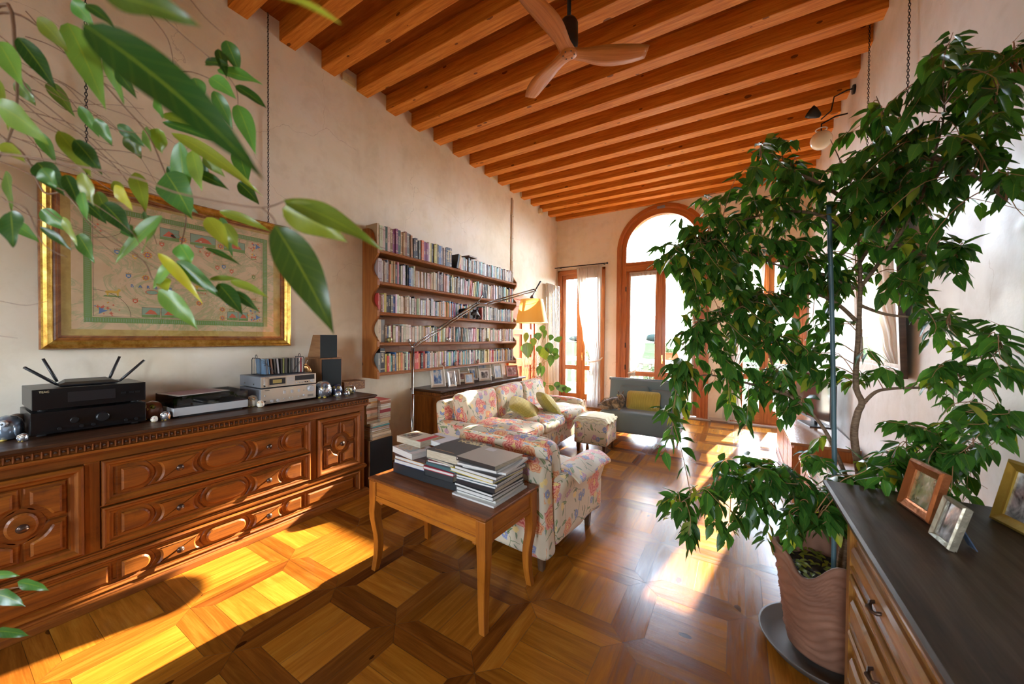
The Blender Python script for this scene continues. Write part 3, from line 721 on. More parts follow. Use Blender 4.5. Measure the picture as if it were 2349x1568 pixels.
# console behind the sofa
e = plainchest((-3.26, 4.3, 0), Mw(-3.07, 5.27), 1.94, .845, .444, 'dark wooden console cabinet behind the sofa carrying the photo frames', 'console_cabinet')
for k in range(3):
    m = MB(); m.M = Mw(-3.07, 5.27); a = .09 + k * .59; mold(m, a, a + .58, .1, .72, RIM); m.bx(a, a + .58, -.02, 0, .1, .72, 2); d = m.build('door', M_WAL, e)
# chest of drawers by the camera
CHX, CHY, CHZ = .385, 1.905, .925
ch = thing('chest_of_drawers', (.7, 1.1, 0), 'old wooden chest of drawers with worn dark top, beside the potted tree', 'chest of drawers')
M = Me(CHX, .28); L = CHY - .28 - .03
body = MB(); body.M = M; top = MB(); top.M = M; dt = MB(); dt.M = M
body.bx(0, L, -.58, -.025, .05, CHZ - .1, 0); body.bx(L - .05, L, -.03, .012, .04, CHZ - .1, 2); body.bx(0, .05, -.03, .012, .04, CHZ - .1, 2)
body.ring([[(-o, -.58, z), (-o, o, z), (L + o, o, z), (L + o, -.58, z)] for z, o in ((.08, 0), (.06, .02), (.05, .03), (0, .035))], smooth=False, capb=True)
cornice(body, top, 0, L, CHZ, .58, .075, dt)
M_CH = wood('honey_chest_wood', (.16, .058, .009), (.29, .12, .019), (.40, .20, .038), rough=.4, coat=.08, spec=.35, across=14, wear=.4)
body.build('body', M_CH, ch, bevel=.003)
M_CHTOP = wood('worn_dark_top', (.026, .014, .007), (.050, .028, .013), (.085, .052, .028), rough=.42, coat=.0, spec=.3, across=10, wear=.3)
top.build('top', M_CHTOP, ch); dt.build('dentil_beads', M_DENT, ch)
for z0, z1 in ((.645, .815), (.435, .625), (.225, .415), (.07, .205)):
    m = MB(); m.M = M; m.bx(.055, L - .055, -.3, 0, z0, z1, 0); mold(m, .055, L - .055, z0, z1, [(0, -.004), (0, .012), (.008, .018), (.018, .018), (.024, .008), (.034, .008), (.04, 0)])
    zm = (z0 + z1) / 2; raised(m, [(.13, z0 + .055), (L - .13, z0 + .055), (L - .13, z1 - .055), (.13, z1 - .055)], .012); d = m.build('drawer', M_CH, ch)
    for kx in (L * .27, L * .73):
        k = MB(); k.M = M @ Matrix.Translation((kx, .012, zm)); k.sphere((-.03, .004, 0), .014, 10, 7, (1, .5, 1.3)); k.sphere((.03, .004, 0), .014, 10, 7, (1, .5, 1.3))
        k.tube([(-.03, .01, 0), (-.028, .026, -.006), (-.012, .032, -.012), (0, .036, -.006), (.012, .032, -.012), (.028, .026, -.006), (.03, .01, 0)], [.004, .006, .005, .008, .005, .006, .004], 8)
        k.build('handle', M_KNOB, d)

# low cabinet and television by the east wall, behind the tree
e = thing('low_cabinet', (.72, 5.2, 0), 'low wooden cabinet with glossy top against the east wall behind the tree', 'cabinet')
m = MB(); x0, x1, y0, y1, zt = .46, .97, 4.45, 6.1, .5
m.bx(x0 + .03, x1, y0 + .03, y1 - .03, .06, zt - .03, 2); m.bx(x0 + .01, x1, y0, y1, 0, .06, 1)
for k in range(4): a = y0 + .06 + k * .39; m.bx(x0 + .018, x0 + .03, a, a + .36, .1, zt - .07, 1)
m.build('body', M_DOORW, e, bevel=.003); m = MB(); m.bx(x0, x1, y0 - .02, y1 + .02, zt - .03, zt, 1); m.build('top', wood('glossy_top', (.2, .08, .03), (.3, .13, .05), (.4, .2, .08), rough=.15, coat=.6), e, bevel=.004)
tv = thing('television', (.78, 5.55, .5), 'flat black television standing on the low cabinet behind the tree', 'television')
M_BLK = plain('black_plastic', (.018, .018, .02), .35); M_SCR = plain('dark_screen', (.02, .022, .026), .06, coat=1)
m = MB(); m.M = Matrix.Translation((.78, 5.5, .5)) @ Matrix.Rotation(math.radians(12), 4, 'Z'); m.bx(-.02, .03, -.46, .46, .06, .62); m.build('housing', M_BLK, tv, bevel=.004)
s = MB(); s.M = m.M; s.bx(-.023, -.019, -.44, .44, .09, .60); s.build('screen', M_SCR, tv)
s = MB(); s.M = m.M; s.bx(-.1, .1, -.18, .18, 0, .012); s.bx(-.01, .02, -.05, .05, .01, .08); s.build('stand', M_BLK, tv)
e = thing('side_cabinet', (.7, 3.75, 0), 'low dark wooden cabinet with a pale shiny top behind the tree trunk', 'cabinet')
m = MB(); x0, x1, y0, y1, zt = .5, .97, 3.35, 4.25, .42
m.bx(x0 + .02, x1, y0 + .02, y1 - .02, .05, zt - .03, 2); m.bx(x0 + .01, x1, y0 + .01, y1 - .01, 0, .05, 1)
for a in (y0 + .05, (y0 + y1) / 2 + .01): m.bx(x0 + .01, x0 + .02, a, a + .4, .08, zt - .05, 2)
m.build('body', M_DOORW, e, bevel=.003); m = MB(); m.bx(x0, x1, y0, y1, zt - .03, zt, 1); m.build('top', MATS['glossy_top'], e, bevel=.004)

# occasional table with cabriole legs
M_CHERRY = wood('cherry_table', (.19, .050, .005), (.32, .095, .008), (.42, .15, .018), rough=.36, coat=.12, spec=.35, across=13, wear=.15)
M_CHTOP2 = wood('cherry_table_top', (.09, .024, .005), (.17, .048, .009), (.25, .082, .016), rough=.32, coat=.12, spec=.35, across=13, wear=.15)
t = thing('occasional_table', (-1.506, 1.7335, 0), 'cherry wood table with curved legs, three stacks of books on it', 'table', rz=math.radians(-2.75))
tw, td, th = .957, .514, .6
m = MB(); pr = [(th, -.004), (th - .004, 0), (th - .01, .001), (th - .016, -.004), (th - .02, -.012)]
m.ring([[(-tw / 2 - o, -td / 2 - o, z), (tw / 2 + o, -td / 2 - o, z), (tw / 2 + o, td / 2 + o, z), (-tw / 2 - o, td / 2 + o, z)] for z, o in pr][::-1], smooth=False, capa=True, capb=True)
m.build('table_top', M_CHTOP2, t)
m = MB(); w2, d2 = tw / 2 - .014, td / 2 - .014
for (a, b, g) in ((0, -d2, 0), (0, d2, 0), (-w2, 0, 1), (w2, 0, 1)):
    s = (2 * w2, .02, .1) if g == 0 else (.02, 2 * d2, .1); m.box((a * .979, b * .96, th - .07), s, g)
    s = (2 * w2 + .012, .026, .028) if g == 0 else (.026, 2 * d2 + .012, .028); m.box((a * .979, b * .96, th - .128), s, g)
    s = (2 * w2 + .016, .03, .008) if g == 0 else (.03, 2 * d2 + .016, .008); m.box((a * .979, b * .96, th - .112), s, g)
m.build('apron', M_CHERRY, t, bevel=.002)
for sx in (-1, 1):
    for sy in (-1, 1):
        m = MB(); loops = []
        for k in range(13):
            q = k / 12; z = (th - .02) * (1 - q); o = .0
            w = .064 * (1 - .42 * q) if z < .46 else .064
            bow = .006 * math.sin(min(1, max(0, (.47 - z) / .25)) * PI) - .011 * math.sin(min(1, max(0, (.36 - z) / .33)) * PI * .95) + (.006 * max(0, (.06 - z) / .06) if z < .06 else 0)
            cx, cy = sx * (w2 - .022 + bow), sy * (d2 - .022 + bow); h = w / 2
            loops.append([(cx - h, cy - h, z), (cx + h, cy - h, z), (cx + h, cy + h, z), (cx - h, cy + h, z)])
        m.ring(loops, smooth=False, capa=True, capb=True); lg = m.build('leg', M_CHERRY, t, bevel=.004)
        for side in (0, 1):
            m = MB()
            for r_, dx, dz in ((.014, .04, .452), (.011, .056, .444), (.008, .068, .442)):
                m.sphere((sx * (w2 - .02 - dx), sy * (d2 - .016), dz) if side else (sx * (w2 - .016), sy * (d2 - .02 - dx), dz), r_, 8, 6, (1, .6, 1) if side else (.6, 1, 1))
            m.build('scroll', M_CHERRY, lg)
# ================================================================ UPHOLSTERY
def floral(name, base=(.68, .60, .46)):
    n = NT(name); uv = n.tex('UV')
    w = n.vec('ADD', uv, None); nz = n.n('ShaderNodeTexNoise'); n.l(uv, nz.inputs['Vector']); nz.inputs['Scale'].default_value = 9; nz.inputs['Detail'].default_value = 2
    c0 = n.vec('SUBTRACT', nz.outputs['Color'], (.5, .5, .5)); c1 = n.vec('SCALE', c0.outputs[0]); c1.inputs['Scale'].default_value = .055; n.l(c1.outputs[0], w.inputs[1]); W = w.outputs[0]
    def cells(scale, seed, rnd_=.8):
        mp = n.mapping(W, (scale, scale, 1), (seed, seed * 1.7, 0)); vo = n.n('ShaderNodeTexVoronoi', voronoi_dimensions='2D'); n.l(mp, vo.inputs['Vector']); vo.inputs['Scale'].default_value = 1; vo.inputs['Randomness'].default_value = rnd_
        d = n.vec('SUBTRACT', mp, vo.outputs['Position']); sx = n.n('ShaderNodeSeparateXYZ'); n.l(d.outputs[0], sx.inputs[0]); sc = n.n('ShaderNodeSeparateColor'); n.l(vo.outputs['Color'], sc.inputs[0])
        return sx.outputs[0], sx.outputs[1], vo.outputs['Distance'], sc.outputs[0], sc.outputs[1], sc.outputs[2]
    def rot(x, y, a):
        ca, sa = n.math('COSINE', a), n.math('SINE', a)
        return n.math('SUBTRACT', n.math('MULTIPLY', x, ca), n.math('MULTIPLY', y, sa)), n.math('ADD', n.math('MULTIPLY', x, sa), n.math('MULTIPLY', y, ca))
    col = n.mix(n.ramp(n.noise(uv, 3, 3), [(.35, 0), (.7, .5)]), base, (base[0] * .93, base[1] * .88, base[2] * .74))
    # curling stems
    vo = n.n('ShaderNodeTexVoronoi', feature='DISTANCE_TO_EDGE', voronoi_dimensions='2D'); n.l(n.mapping(W, (5.2, 5.2, 1), (3, 1, 0)), vo.inputs['Vector']); vo.inputs['Scale'].default_value = 1
    st = n.math('MULTIPLY', n.math('LESS_THAN', vo.outputs['Distance'], .012), n.math('GREATER_THAN', n.noise(uv, 5, 1), .47)); col = n.mix(n.math('MULTIPLY', st, .85), col, (.08, .17, .05))
    # leaves: lens shapes at two sizes, random turn
    for sc_, sd, th, gc, lim in ((9, 5.3, .42, (.05, .13, .035), .42), (6.5, 9.1, .42, (.10, .20, .05), .55), (12, 2.7, .42, (.04, .10, .05), .5)):
        x, y, d, r, g, b = cells(sc_, sd); X, Y = rot(x, y, n.math('MULTIPLY', r, 6.28))
        lens = n.math('ADD', n.math('MULTIPLY', n.math('MULTIPLY', X, X), 5.5), n.math('MULTIPLY', n.math('MULTIPLY', Y, Y), 70))
        mask = n.math('MULTIPLY', n.math('LESS_THAN', lens, th), n.math('GREATER_THAN', g, lim))
        vein = n.math('GREATER_THAN', n.math('ABSOLUTE', Y), .012); col = n.mix(n.math('MULTIPLY', mask, .85), col, n.mix(vein, (.4, .5, .25), gc))
    # roses and blooms
    for sc_, sd, rad, lim, A, B, C, pet in ((3.4, 1.2, .31, .38, (.48, .04, .05), (.68, .16, .13), (.80, .42, .30), 7), (5.0, 7.7, .27, .55, (.56, .10, .04), (.72, .27, .12), (.82, .50, .26), 6),
                                           (8.5, 4.1, .25, .66, (.07, .10, .30), (.18, .24, .46), (.45, .50, .62), 5), (8.3, 12.1, .2, .76, (.72, .45, .08), (.82, .62, .20), (.88, .78, .45), 5), (6.7, 15.1, .2, .74, (.30, .10, .24), (.48, .24, .38), (.66, .48, .50), 6)):
        x, y, d, r, g, b = cells(sc_, sd); an = n.math('ARCTAN2', y, x)
        pe = n.math('MULTIPLY', n.math('SINE', n.math('ADD', n.math('MULTIPLY', an, pet), n.math('MULTIPLY', r, 6))), .09 * rad)
        dd = n.math('ADD', d, n.math('ADD', pe, n.math('MULTIPLY', n.math('SUBTRACT', n.noise(uv, 34, 3), .5), .55 * rad)))
        mask = n.math('MULTIPLY', n.math('LESS_THAN', dd, rad), n.math('GREATER_THAN', g, lim))
        rings = n.math('FRACT', n.math('ADD', n.math('DIVIDE', dd, rad * .34), n.math('MULTIPLY', n.math('SINE', n.math('MULTIPLY', an, 3)), .12)))
        pc = n.ramp(rings, [(0, A), (.22, B), (.6, C), (.85, B), (1, A)]); pc = n.mix(n.math('LESS_THAN', dd, rad * .16), pc, (.80, .62, .18))
        col = n.mix(n.math('MULTIPLY', mask, .93), col, pc)
    n.l(col, n.b.inputs['Base Color']); n.i('Roughness', .6); n.i('Specular IOR Level', .25); n.i('Sheen Weight', .15)
    n.bump(n.noise(uv, 900, 2), .12, .0006); return n.m
M_FLO = floral('floral_chintz')
M_PIPE = plain('cream_piping', (.80, .74, .62), .7)
def fabric(name, a, b=None, freq=0, rough=.85, axis=0):
    n = NT(name); uv = n.tex('UV')
    if b:
        sx = n.n('ShaderNodeSeparateXYZ'); n.l(n.mapping(uv, (1, 1, 1)), sx.inputs[0]); s = n.math('SINE', n.math('MULTIPLY', sx.outputs[axis], freq)); n.l(n.mix(n.ramp(s, [(.2, 0), (.7, 1)]), a, b), n.b.inputs['Base Color'])
        n.bump(s, .5, .003)
    else: n.l(n.mix(n.noise(uv, 300, 2), (a[0] * .85, a[1] * .85, a[2] * .85), a), n.b.inputs['Base Color']); n.bump(n.noise(uv, 700, 2), .25, .001)
    n.i('Roughness', rough); n.i('Sheen Weight', .25); return n.m
M_YEL = fabric('ribbed_mustard', (.34, .27, .035), (.50, .41, .08), 420, axis=0)
M_STR = fabric('striped_cream', (.62, .60, .38), (.84, .82, .68), 260, axis=1)
M_GRY = fabric('grey_green_wool', (.14, .18, .175))
M_DLEG = wood('dark_leg_wood', (.06, .03, .015), (.10, .05, .025), (.15, .08, .04), rough=.3, coat=.3)
def leg_block(e, x, y, h, w=.05, mat=None, splay=(0, 0)):
    m = MB(); t = .62; m.ring([[(x + a * w / 2 * q + splay[0] * (1 - z / h), y + b * w / 2 * q + splay[1] * (1 - z / h), z) for a, b in ((-1, -1), (1, -1), (1, 1), (-1, 1))] for z, q in ((0, t), (h, 1))], smooth=False, capa=True, capb=True)
    return m.build('leg', mat or M_DLEG, e, bevel=.003)
def cushion_part(e, name, c, d, r, puff, nz, seed, rx=0, ry=0, rz=0, mat=None, grain=0, n=9, pipe=False):
    m = MB(); m.M = Matrix.Translation(c) @ Matrix.Rotation(rz, 4, 'Z') @ Matrix.Rotation(ry, 4, 'Y') @ Matrix.Rotation(rx, 4, 'X')
    m.rbox((0, 0, 0), d, r, n, puff, nz, grain, seed); o = m.build(name, mat or M_FLO, e)
    if pipe:
        p = MB(); p.M = m.M; ax = list(d).index(min(d)); oth = [k for k in range(3) if k != ax]
        for sg in (-1, 1):
            P = []
            for k in range(40):
                a = 2 * PI * k / 40; ca, sa = math.cos(a), math.sin(a); q = [0, 0, 0]
                q[oth[0]] = math.copysign(abs(ca) ** .3, ca) * (d[oth[0]] / 2 - r * .12); q[oth[1]] = math.copysign(abs(sa) ** .3, sa) * (d[oth[1]] / 2 - r * .12); q[ax] = sg * (d[ax] / 2 - r * .45); P.append(q)
            p.tube(P, .006, 6, loopclose=True)
        p.build('piping', M_FLO, o)
    return o
# sofa (front faces +X)
S = thing('sofa', (-2.36, 4.09, 0), 'three-seat floral chintz sofa in front of the photo frames, green cushions on it', 'sofa')
m = MB(); m.rbox((-2.37, 4.09, .25), (.86, 2.1, .26), .03, 8, 0, .004, 1, 2); m.build('seat_base', M_FLO, S)
m = MB(); m.M = Matrix.Translation((-2.76, 4.09, .46)) @ Matrix.Rotation(math.radians(-6), 4, 'Y'); m.rbox((0, 0, 0), (.15, 2.16, .66), .05, 10, 0, .006, 1, 3); m.build('back_frame', M_FLO, S)
for k, (y, w) in enumerate(((3.03, .17), (5.15, .17))):
    m = MB()
    def armfn(p, k=k):
        if p.z > .1: s = (p.z - .1) / .16; p.y += (-1 if k == 0 else 1) * .035 * s; p.z -= .03 * max(0, -(p.x) / .4) * 0
        if p.x > .2: p.z -= .03 * ((p.x - .2) / .2) ** 2
        return p
    m.rbox((-2.34, y, .36), (.86, w, .48), .075, 10, 0, .006, 0, 5 + k, fn=armfn); a = m.build('arm', M_FLO, S)
    m = MB(); P = []
    for q in range(30):
        t_ = 2 * PI * q / 30; P.append((-1.917, y + (-.012 if k == 0 else .012) + .075 * math.cos(t_), .37 + .21 * math.copysign(abs(math.sin(t_)) ** .6, math.sin(t_))))
    m.tube(P, .006, 6, loopclose=True); m.build('piping', M_PIPE, a)
for k in range(3):
    y = 3.12 + .325 + k * .655
    cushion_part(S, 'seat_cushion', (-2.27, y, .44), (.80, .655, .15), .06, .035, .022, 10 + k, n=14, pipe=True)
    cushion_part(S, 'back_cushion', (-2.60, y - .0, .66), (.20, .66, .42), .075, .0, .016, 20 + k, ry=math.radians(-12), n=12, grain=1, pipe=True)
for x, y in ((-1.98, 3.02), (-1.98, 5.16), (-2.74, 3.02), (-2.74, 5.16)): leg_block(S, x, y, .13, .06, M_DOORW)
for i, (c, r_, lab) in enumerate((((-2.27, 4.0, .60), (62, 10, 25), 'ribbed mustard cushion lying lowest on the floral sofa'), ((-2.14, 4.42, .60), (38, -8, 40), 'ribbed mustard cushion leaning over the other one on the floral sofa'))):
    m = MB(); m.M = Matrix.Translation(c) @ Matrix.Rotation(math.radians(r_[2]), 4, 'Z') @ Matrix.Rotation(math.radians(r_[1]), 4, 'X') @ Matrix.Rotation(math.radians(-r_[0] + 90), 4, 'Y')
    def pil(p): f = 1 - .0 * p.x; e_ = (abs(p.x) / .21) ** 2 * (abs(p.y) / .21) ** 2; p.z *= max(.12, 1 - .8 * max(abs(p.x) / .21, abs(p.y) / .21) ** 3); return p
    m.rbox((0, 0, 0), (.13 if False else .40, .40, .13), .06, 10, .02, .008, 0, i, fn=pil)
    tag(m.build('scatter_cushion', M_YEL, None, local=c), lab, 'cushion', 'mustard cushions on the sofa')
# armchair (front faces +Y) in local coordinates
A = thing('armchair', (-1.385, 2.50, 0), 'floral chintz armchair seen from behind, back against the table of books', 'armchair', rz=math.radians(-4))
W, D = .86, .92
m = MB(); m.rbox((0, .02, .24), (W - .06, D - .1, .26), .03, 8, 0, .004, 0, 31); m.build('seat_base', M_FLO, A)
m = MB(); m.M = Matrix.Translation((0, -D / 2 + .07, .40)) @ Matrix.Rotation(math.radians(5), 4, 'X'); m.rbox((0, 0, 0), (W, .13, .64), .045, 10, 0, .006, 0, 33); m.build('back_frame', M_FLO, A)
cushion_part(A, 'back_cushion', (0, -D / 2 + .19, .60), (W - .04, .17, .44), .07, .0, .012, 34, rx=math.radians(9), n=14, pipe=True)
cushion_part(A, 'seat_cushion', (0, .08, .42), (W - .3, .66, .15), .06, .03, .014, 35, n=12, pipe=True)
for sg in (-1, 1):
    m = MB()
    def armfn(p, sg=sg):
        if p.z > .06: s = (p.z - .06) / .17; p.x += sg * .05 * s
        if p.y > .22: p.z -= .05 * ((p.y - .22) / .2) ** 2
        return p
    m.rbox((sg * (W / 2 - .065), .06, .355), (.15, D - .12, .47), .07, 10, 0, .008, 1, 40 + sg, fn=armfn); a = m.build('arm', M_FLO, A)
    m = MB()
    def capfn(p, sg=sg):
        p.z -= .0 + 1.3 * (p.x) ** 2 * 3
        if p.y > .1: p.z -= .25 * (p.y - .1) ** 2
        return p
    m.rbox((sg * (W / 2 - .02), .10, .60), (.24, D - .34, .03), .014, 14, .006, .012, 1, 50 + sg, fn=capfn); m.build('arm_cover', M_FLO, a)
for x, y in ((-.36, -.38), (.36, -.38), (-.36, .33), (.36, .33)): leg_block(A, x, y, .15, .055)
# ottoman
O = thing('ottoman', (-1.6, 4.755, 0), 'square floral ottoman with a striped cloth on top, before the sofa', 'ottoman')
m = MB(); m.rbox((-1.6, 4.755, .275), (.44, .44, .31), .02, 8, 0, .003, 0, 61); m.build('body', M_FLO, O)
m = MB()
def cl(p):
    if abs(p.x) > .2 or abs(p.y) > .2: p.z -= .035 + .012 * math.sin(p.x * 60 + p.y * 47)
    return p
m.rbox((-1.6, 4.755, .445), (.46, .46, .03), .014, 16, .03, .006, 0, 62, fn=cl); tag(m.build('striped_cloth', M_STR, None, local=(-1.6, 4.755, .43)), 'cream striped cloth spread over the top of the floral ottoman', 'cloth')
for x in (-1.775, -1.425):
    for y in (4.58, 4.93): leg_block(O, x, y, .13, .045)
# grey loveseat
G = thing('loveseat', (-1.2, 5.65, 0), 'grey-green two-seat sofa with splayed wooden legs under the arched door', 'sofa')
m = MB(); m.rbox((-1.2, 5.62, .27), (1.08, .56, .30), .04, 10, .01, .003, 0, 71); m.build('seat', M_GRY, G)
m = MB(); m.M = Matrix.Translation((-1.2, 5.86, .60)) @ Matrix.Rotation(math.radians(-8), 4, 'X'); m.rbox((0, 0, 0), (1.06, .12, .50), .035, 10, 0, .003, 0, 72); m.build('backrest', M_GRY, G)
m = MB(); m.tube([(-1.75, 5.885, .845), (-.65, 5.885, .845)], .022, 8); m.build('top_roll', M_GRY, G)
for x, y, sx, sy in ((-1.66, 5.42, -.03, -.02), (-.74, 5.42, .03, -.02), (-1.66, 5.82, -.03, .02), (-.74, 5.82, .03, .02)): leg_block(G, x, y, .13, .04, M_DOORW, (sx, sy))
for c, d, mt, l, s_ in (((-1.18, 5.66, .565), (.48, .11, .28), M_YEL, 'ribbed mustard cushion beside the cat on the grey loveseat', 3), ((-1.34, 5.76, .60), (.44, .10, .34), M_GRY, 'grey cushion behind the mustard one on the loveseat, by the cat', 4), ((-.9, 5.75, .58), (.42, .10, .30), M_GRY, 'grey cushion at the tree end of the loveseat', 5)):
    m = MB(); m.M = Matrix.Translation(c) @ Matrix.Rotation(math.radians(-14), 4, 'X')
    def pil2(p, d=d): p.y *= max(.15, 1 - .8 * max(abs(p.x) / (d[0] / 2), abs(p.z) / (d[2] / 2)) ** 3); return p
    m.rbox((0, 0, 0), d, .05, 10, 0, .006, 2, s_, fn=pil2); tag(m.build('scatter_cushion', mt if mt != M_YEL else fabric('ribbed_mustard_upright', (.34, .24, .03), (.52, .39, .07), 420, axis=1), None, local=c), l, 'cushion')
# the cat: skeleton grown with a skin modifier, then a coat of short tufts
def skin_body(name, pts, edges, mat, parent, lv=2, loc=(0, 0, 0)):
    me = bpy.data.meshes.new(name); me.from_pydata([tuple(Vector(p[:3]) - Vector(loc)) for p in pts], edges, []); o = bpy.data.objects.new(name, me); COL.objects.link(o)
    if parent: o.parent = parent
    else: o.location = loc
    sk = o.modifiers.new('skin', 'SKIN'); sk.use_smooth_shade = True; o.modifiers.new('sub', 'SUBSURF').levels = lv; o.modifiers['sub'].render_levels = lv
    for k, p in enumerate(pts): me.skin_vertices[0].data[k].radius = (p[3], p[3] if len(p) < 5 else p[4])
    me.skin_vertices[0].data[0].use_root = True; me.materials.append(mat); return o
n = NT('tabby_fur'); p = n.tex('Object'); n.l(n.ramp(n.noise(n.mapping(p, (9, 26, 9)), 1.6, 4, .6, .8), [(.34, (.022, .016, .010)), (.5, (.11, .065, .032)), (.66, (.30, .19, .10))]), n.b.inputs['Base Color']); n.i('Roughness', .85); n.i('Sheen Weight', .3); M_CAT = n.m
cx, cy, cz = -1.56, 5.50, .425
cat = thing('cat', (cx, cy, cz), 'long-haired brown tabby cat curled on the grey loveseat beside the cushion', 'cat')
P = [(cx - .10, cy, cz + .085, .085), (cx - .02, cy + .01, cz + .095, .092), (cx + .07, cy, cz + .105, .082), (cx + .12, cy - .03, cz + .15, .058), (cx + .105, cy - .06, cz + .215, .050), (cx + .085, cy - .09, cz + .22, .030),
     (cx - .16, cy - .02, cz + .06, .055), (cx - .19, cy - .08, cz + .04, .035), (cx - .13, cy - .12, cz + .03, .03), (cx - .04, cy - .14, cz + .03, .028), (cx + .11, cy - .08, cz + .05, .03), (cx + .10, cy - .14, cz + .025, .024), (cx - .06, cy - .08, cz + .05, .04), (cx - .01, cy - .13, cz + .025, .026)]
skin_body('body', P, [(0, 1), (1, 2), (2, 3), (3, 4), (4, 5), (0, 6), (6, 7), (7, 8), (8, 9), (2, 10), (10, 11), (0, 12), (12, 13)], M_CAT, cat, 2, (cx, cy, cz))
for sx in (-1, 1):
    m = MB(); b = Vector((cx + .105 + sx * .028, cy - .05, cz + .25)); t_ = b + Vector((sx * .014, .0, .052)); m.ring([[b + Vector((-.017, 0, 0)), b + Vector((0, -.008, 0)), b + Vector((.017, 0, 0)), b + Vector((0, .012, 0))], [t_ + Vector((-.002, 0, 0)), t_ + Vector((0, -.001, 0)), t_ + Vector((.002, 0, 0)), t_ + Vector((0, .002, 0))]], capb=True)
    m.build('ear', M_CAT, cat)
    m = MB(); m.sphere((cx + .088 + sx * .018, cy - .102, cz + .232), .0065, 8, 6); m.build('eye', plain('cat_eye', (.55, .5, .1), .1), cat)
m = MB(); m.sphere((cx + .082, cy - .122, cz + .216), .006, 8, 6); m.build('nose', plain('cat_nose', (.25, .09, .07), .4), cat)
m = MB(); rr = random.Random(2)
for _ in range(2600):
    k = rr.choice((0, 0, 1, 1, 2, 2, 3, 4, 6, 7, 12)); q = P[k]; d = Vector((rr.gauss(0, 1), rr.gauss(0, 1), rr.gauss(0, 1))).normalized()
    if d.z < -.3: continue
    b = Vector(q[:3]) + d * q[3] * .93; l = rr.uniform(.012, .032) * (.5 if k in (4,) else 1); tip = b + (d * .55 + Vector((-.6, -.1, -.25))).normalized() * l; s_ = d.orthogonal().normalized() * .0022
    m.face([b - s_, b + s_, tip], smooth=True)
m.build('fur', M_CAT, cat)
# ================================================================ WALL AND CEILING THINGS
# framed map on the west wall
M_GILT = NT('gilt_frame'); _g = M_GILT.noise(M_GILT.mapping(M_GILT.tex('Object'), (6, 6, 6)), 3, 6, .7); M_GILT.l(M_GILT.ramp(_g, [(.3, (.30, .13, .02)), (.5, (.62, .38, .07)), (.7, (.80, .58, .18))]), M_GILT.b.inputs['Base Color']); M_GILT.i('Metallic', .75); M_GILT.i('Roughness', .33); M_GILT = M_GILT.m
M_FRBR = wood('brown_frame', (.14, .045, .012), (.28, .10, .025), (.42, .18, .05), rough=.3, coat=.35, across=8, wear=.2)
M_MAT = NT('gold_paper_mat'); _p = M_MAT.tex('Object'); M_MAT.l(M_MAT.ramp(M_MAT.noise(_p, 14, 6, .7), [(.35, (.40, .27, .06)), (.6, (.54, .39, .11))]), M_MAT.b.inputs['Base Color']); M_MAT.i('Roughness', .6); M_MAT = M_MAT.m
n = NT('map_paper'); p = n.tex('Object'); fb = n.noise(p, 3.2, 6, .62, .6)
col = n.mix(n.ramp(n.noise(p, 9, 4), [(.3, 0), (.7, 1)]), (.60, .42, .24), (.72, .54, .34))
coast = n.ramp(n.noise(n.mapping(p, (1, 1, 1.6)), 3.4, 9, .7, 1.2), [(.465, (0, 0, 0)), (.495, (1, 1, 1)), (.505, (1, 1, 1)), (.56, (0, 0, 0))])
col = n.mix(n.math('MULTIPLY', coast, .5), col, (.22, .36, .14)); fine = n.ramp(n.noise(p, 70, 5, .8, 2), [(.64, 0), (.67, 1)])
col = n.mix(n.math('MULTIPLY', fine, .55), col, (.30, .12, .08)); n.l(col, n.b.inputs['Base Color']); n.i('Roughness', .7); M_MAP = n.m
mapc = {k: plain('ink_' + k, c, .7) for k, c in dict(green=(.17, .30, .07), red=(.62, .12, .05), blue=(.10, .20, .40), yellow=(.68, .42, .05), ochre=(.42, .26, .10), pale=(.62, .5, .34), sea=(.25, .38, .27), dark=(.12, .08, .05)).items()}
fr = thing('framed_map', (XL + .02, 1.08, 1.41), 'large antique map in a gilt frame hanging by chains above the sideboard', 'picture')
y0, y1, z0, z1, X = .37, 1.79, 1.405, 2.48, XL + .008
def rectring(m, pr): m.ring([[(X + d, y0 + i, z0 + i), (X + d, y1 - i, z0 + i), (X + d, y1 - i, z1 - i), (X + d, y0 + i, z1 - i)] for i, d in pr], smooth=False)
m = MB(); m.mat = 1; rectring(m, [(0, 0), (0, .03), (.006, .04)]); m.mat = 0; rectring(m, [(.006, .04), (.014, .042), (.022, .036), (.03, .03), (.044, .034), (.05, .028), (.054, .022)]); m.mat = 1; rectring(m, [(.054, .022), (.062, .026), (.07, .024), (.074, .012), (.085, .010)])
m.build('frame', [M_GILT, M_FRBR], fr)
m = MB(); m.bx(X, X + .010, y0 + .06, y1 - .06, z0 + .06, z1 - .06); m.build('mat_board', M_MAT, fr)
py0, py1, pz0, pz1 = .545, 1.60, 1.575, 2.33
m = MB(); m.bx(X + .009, X + .0115, py0 - .05, py1 + .05, pz0 - .045, pz1 + .045); m.mat = 1; m.bx(X + .010, X + .0122, py0 - .056, py1 + .056, pz0 - .051, pz1 + .051) if False else None
pr = m.build('print', [M_MAP], fr)
m = MB(); keys = list(mapc); rr = random.Random(11)
xo = X + .0119
def flat(poly, k, lift=0): m.mat = keys.index(k); m.prism(poly, X + .011, xo + lift, 'YZ')
def frm(a, b, c, d, w, k, lift=0):
    for q in (((a, c), (b, c), (b, c + w), (a, c + w)), ((a, d - w), (b, d - w), (b, d), (a, d)), ((a, c + w), (a + w, c + w), (a + w, d - w), (a, d - w)), ((b - w, c + w), (b, c + w), (b, d - w), (b - w, d - w))): flat(list(q), k, lift)
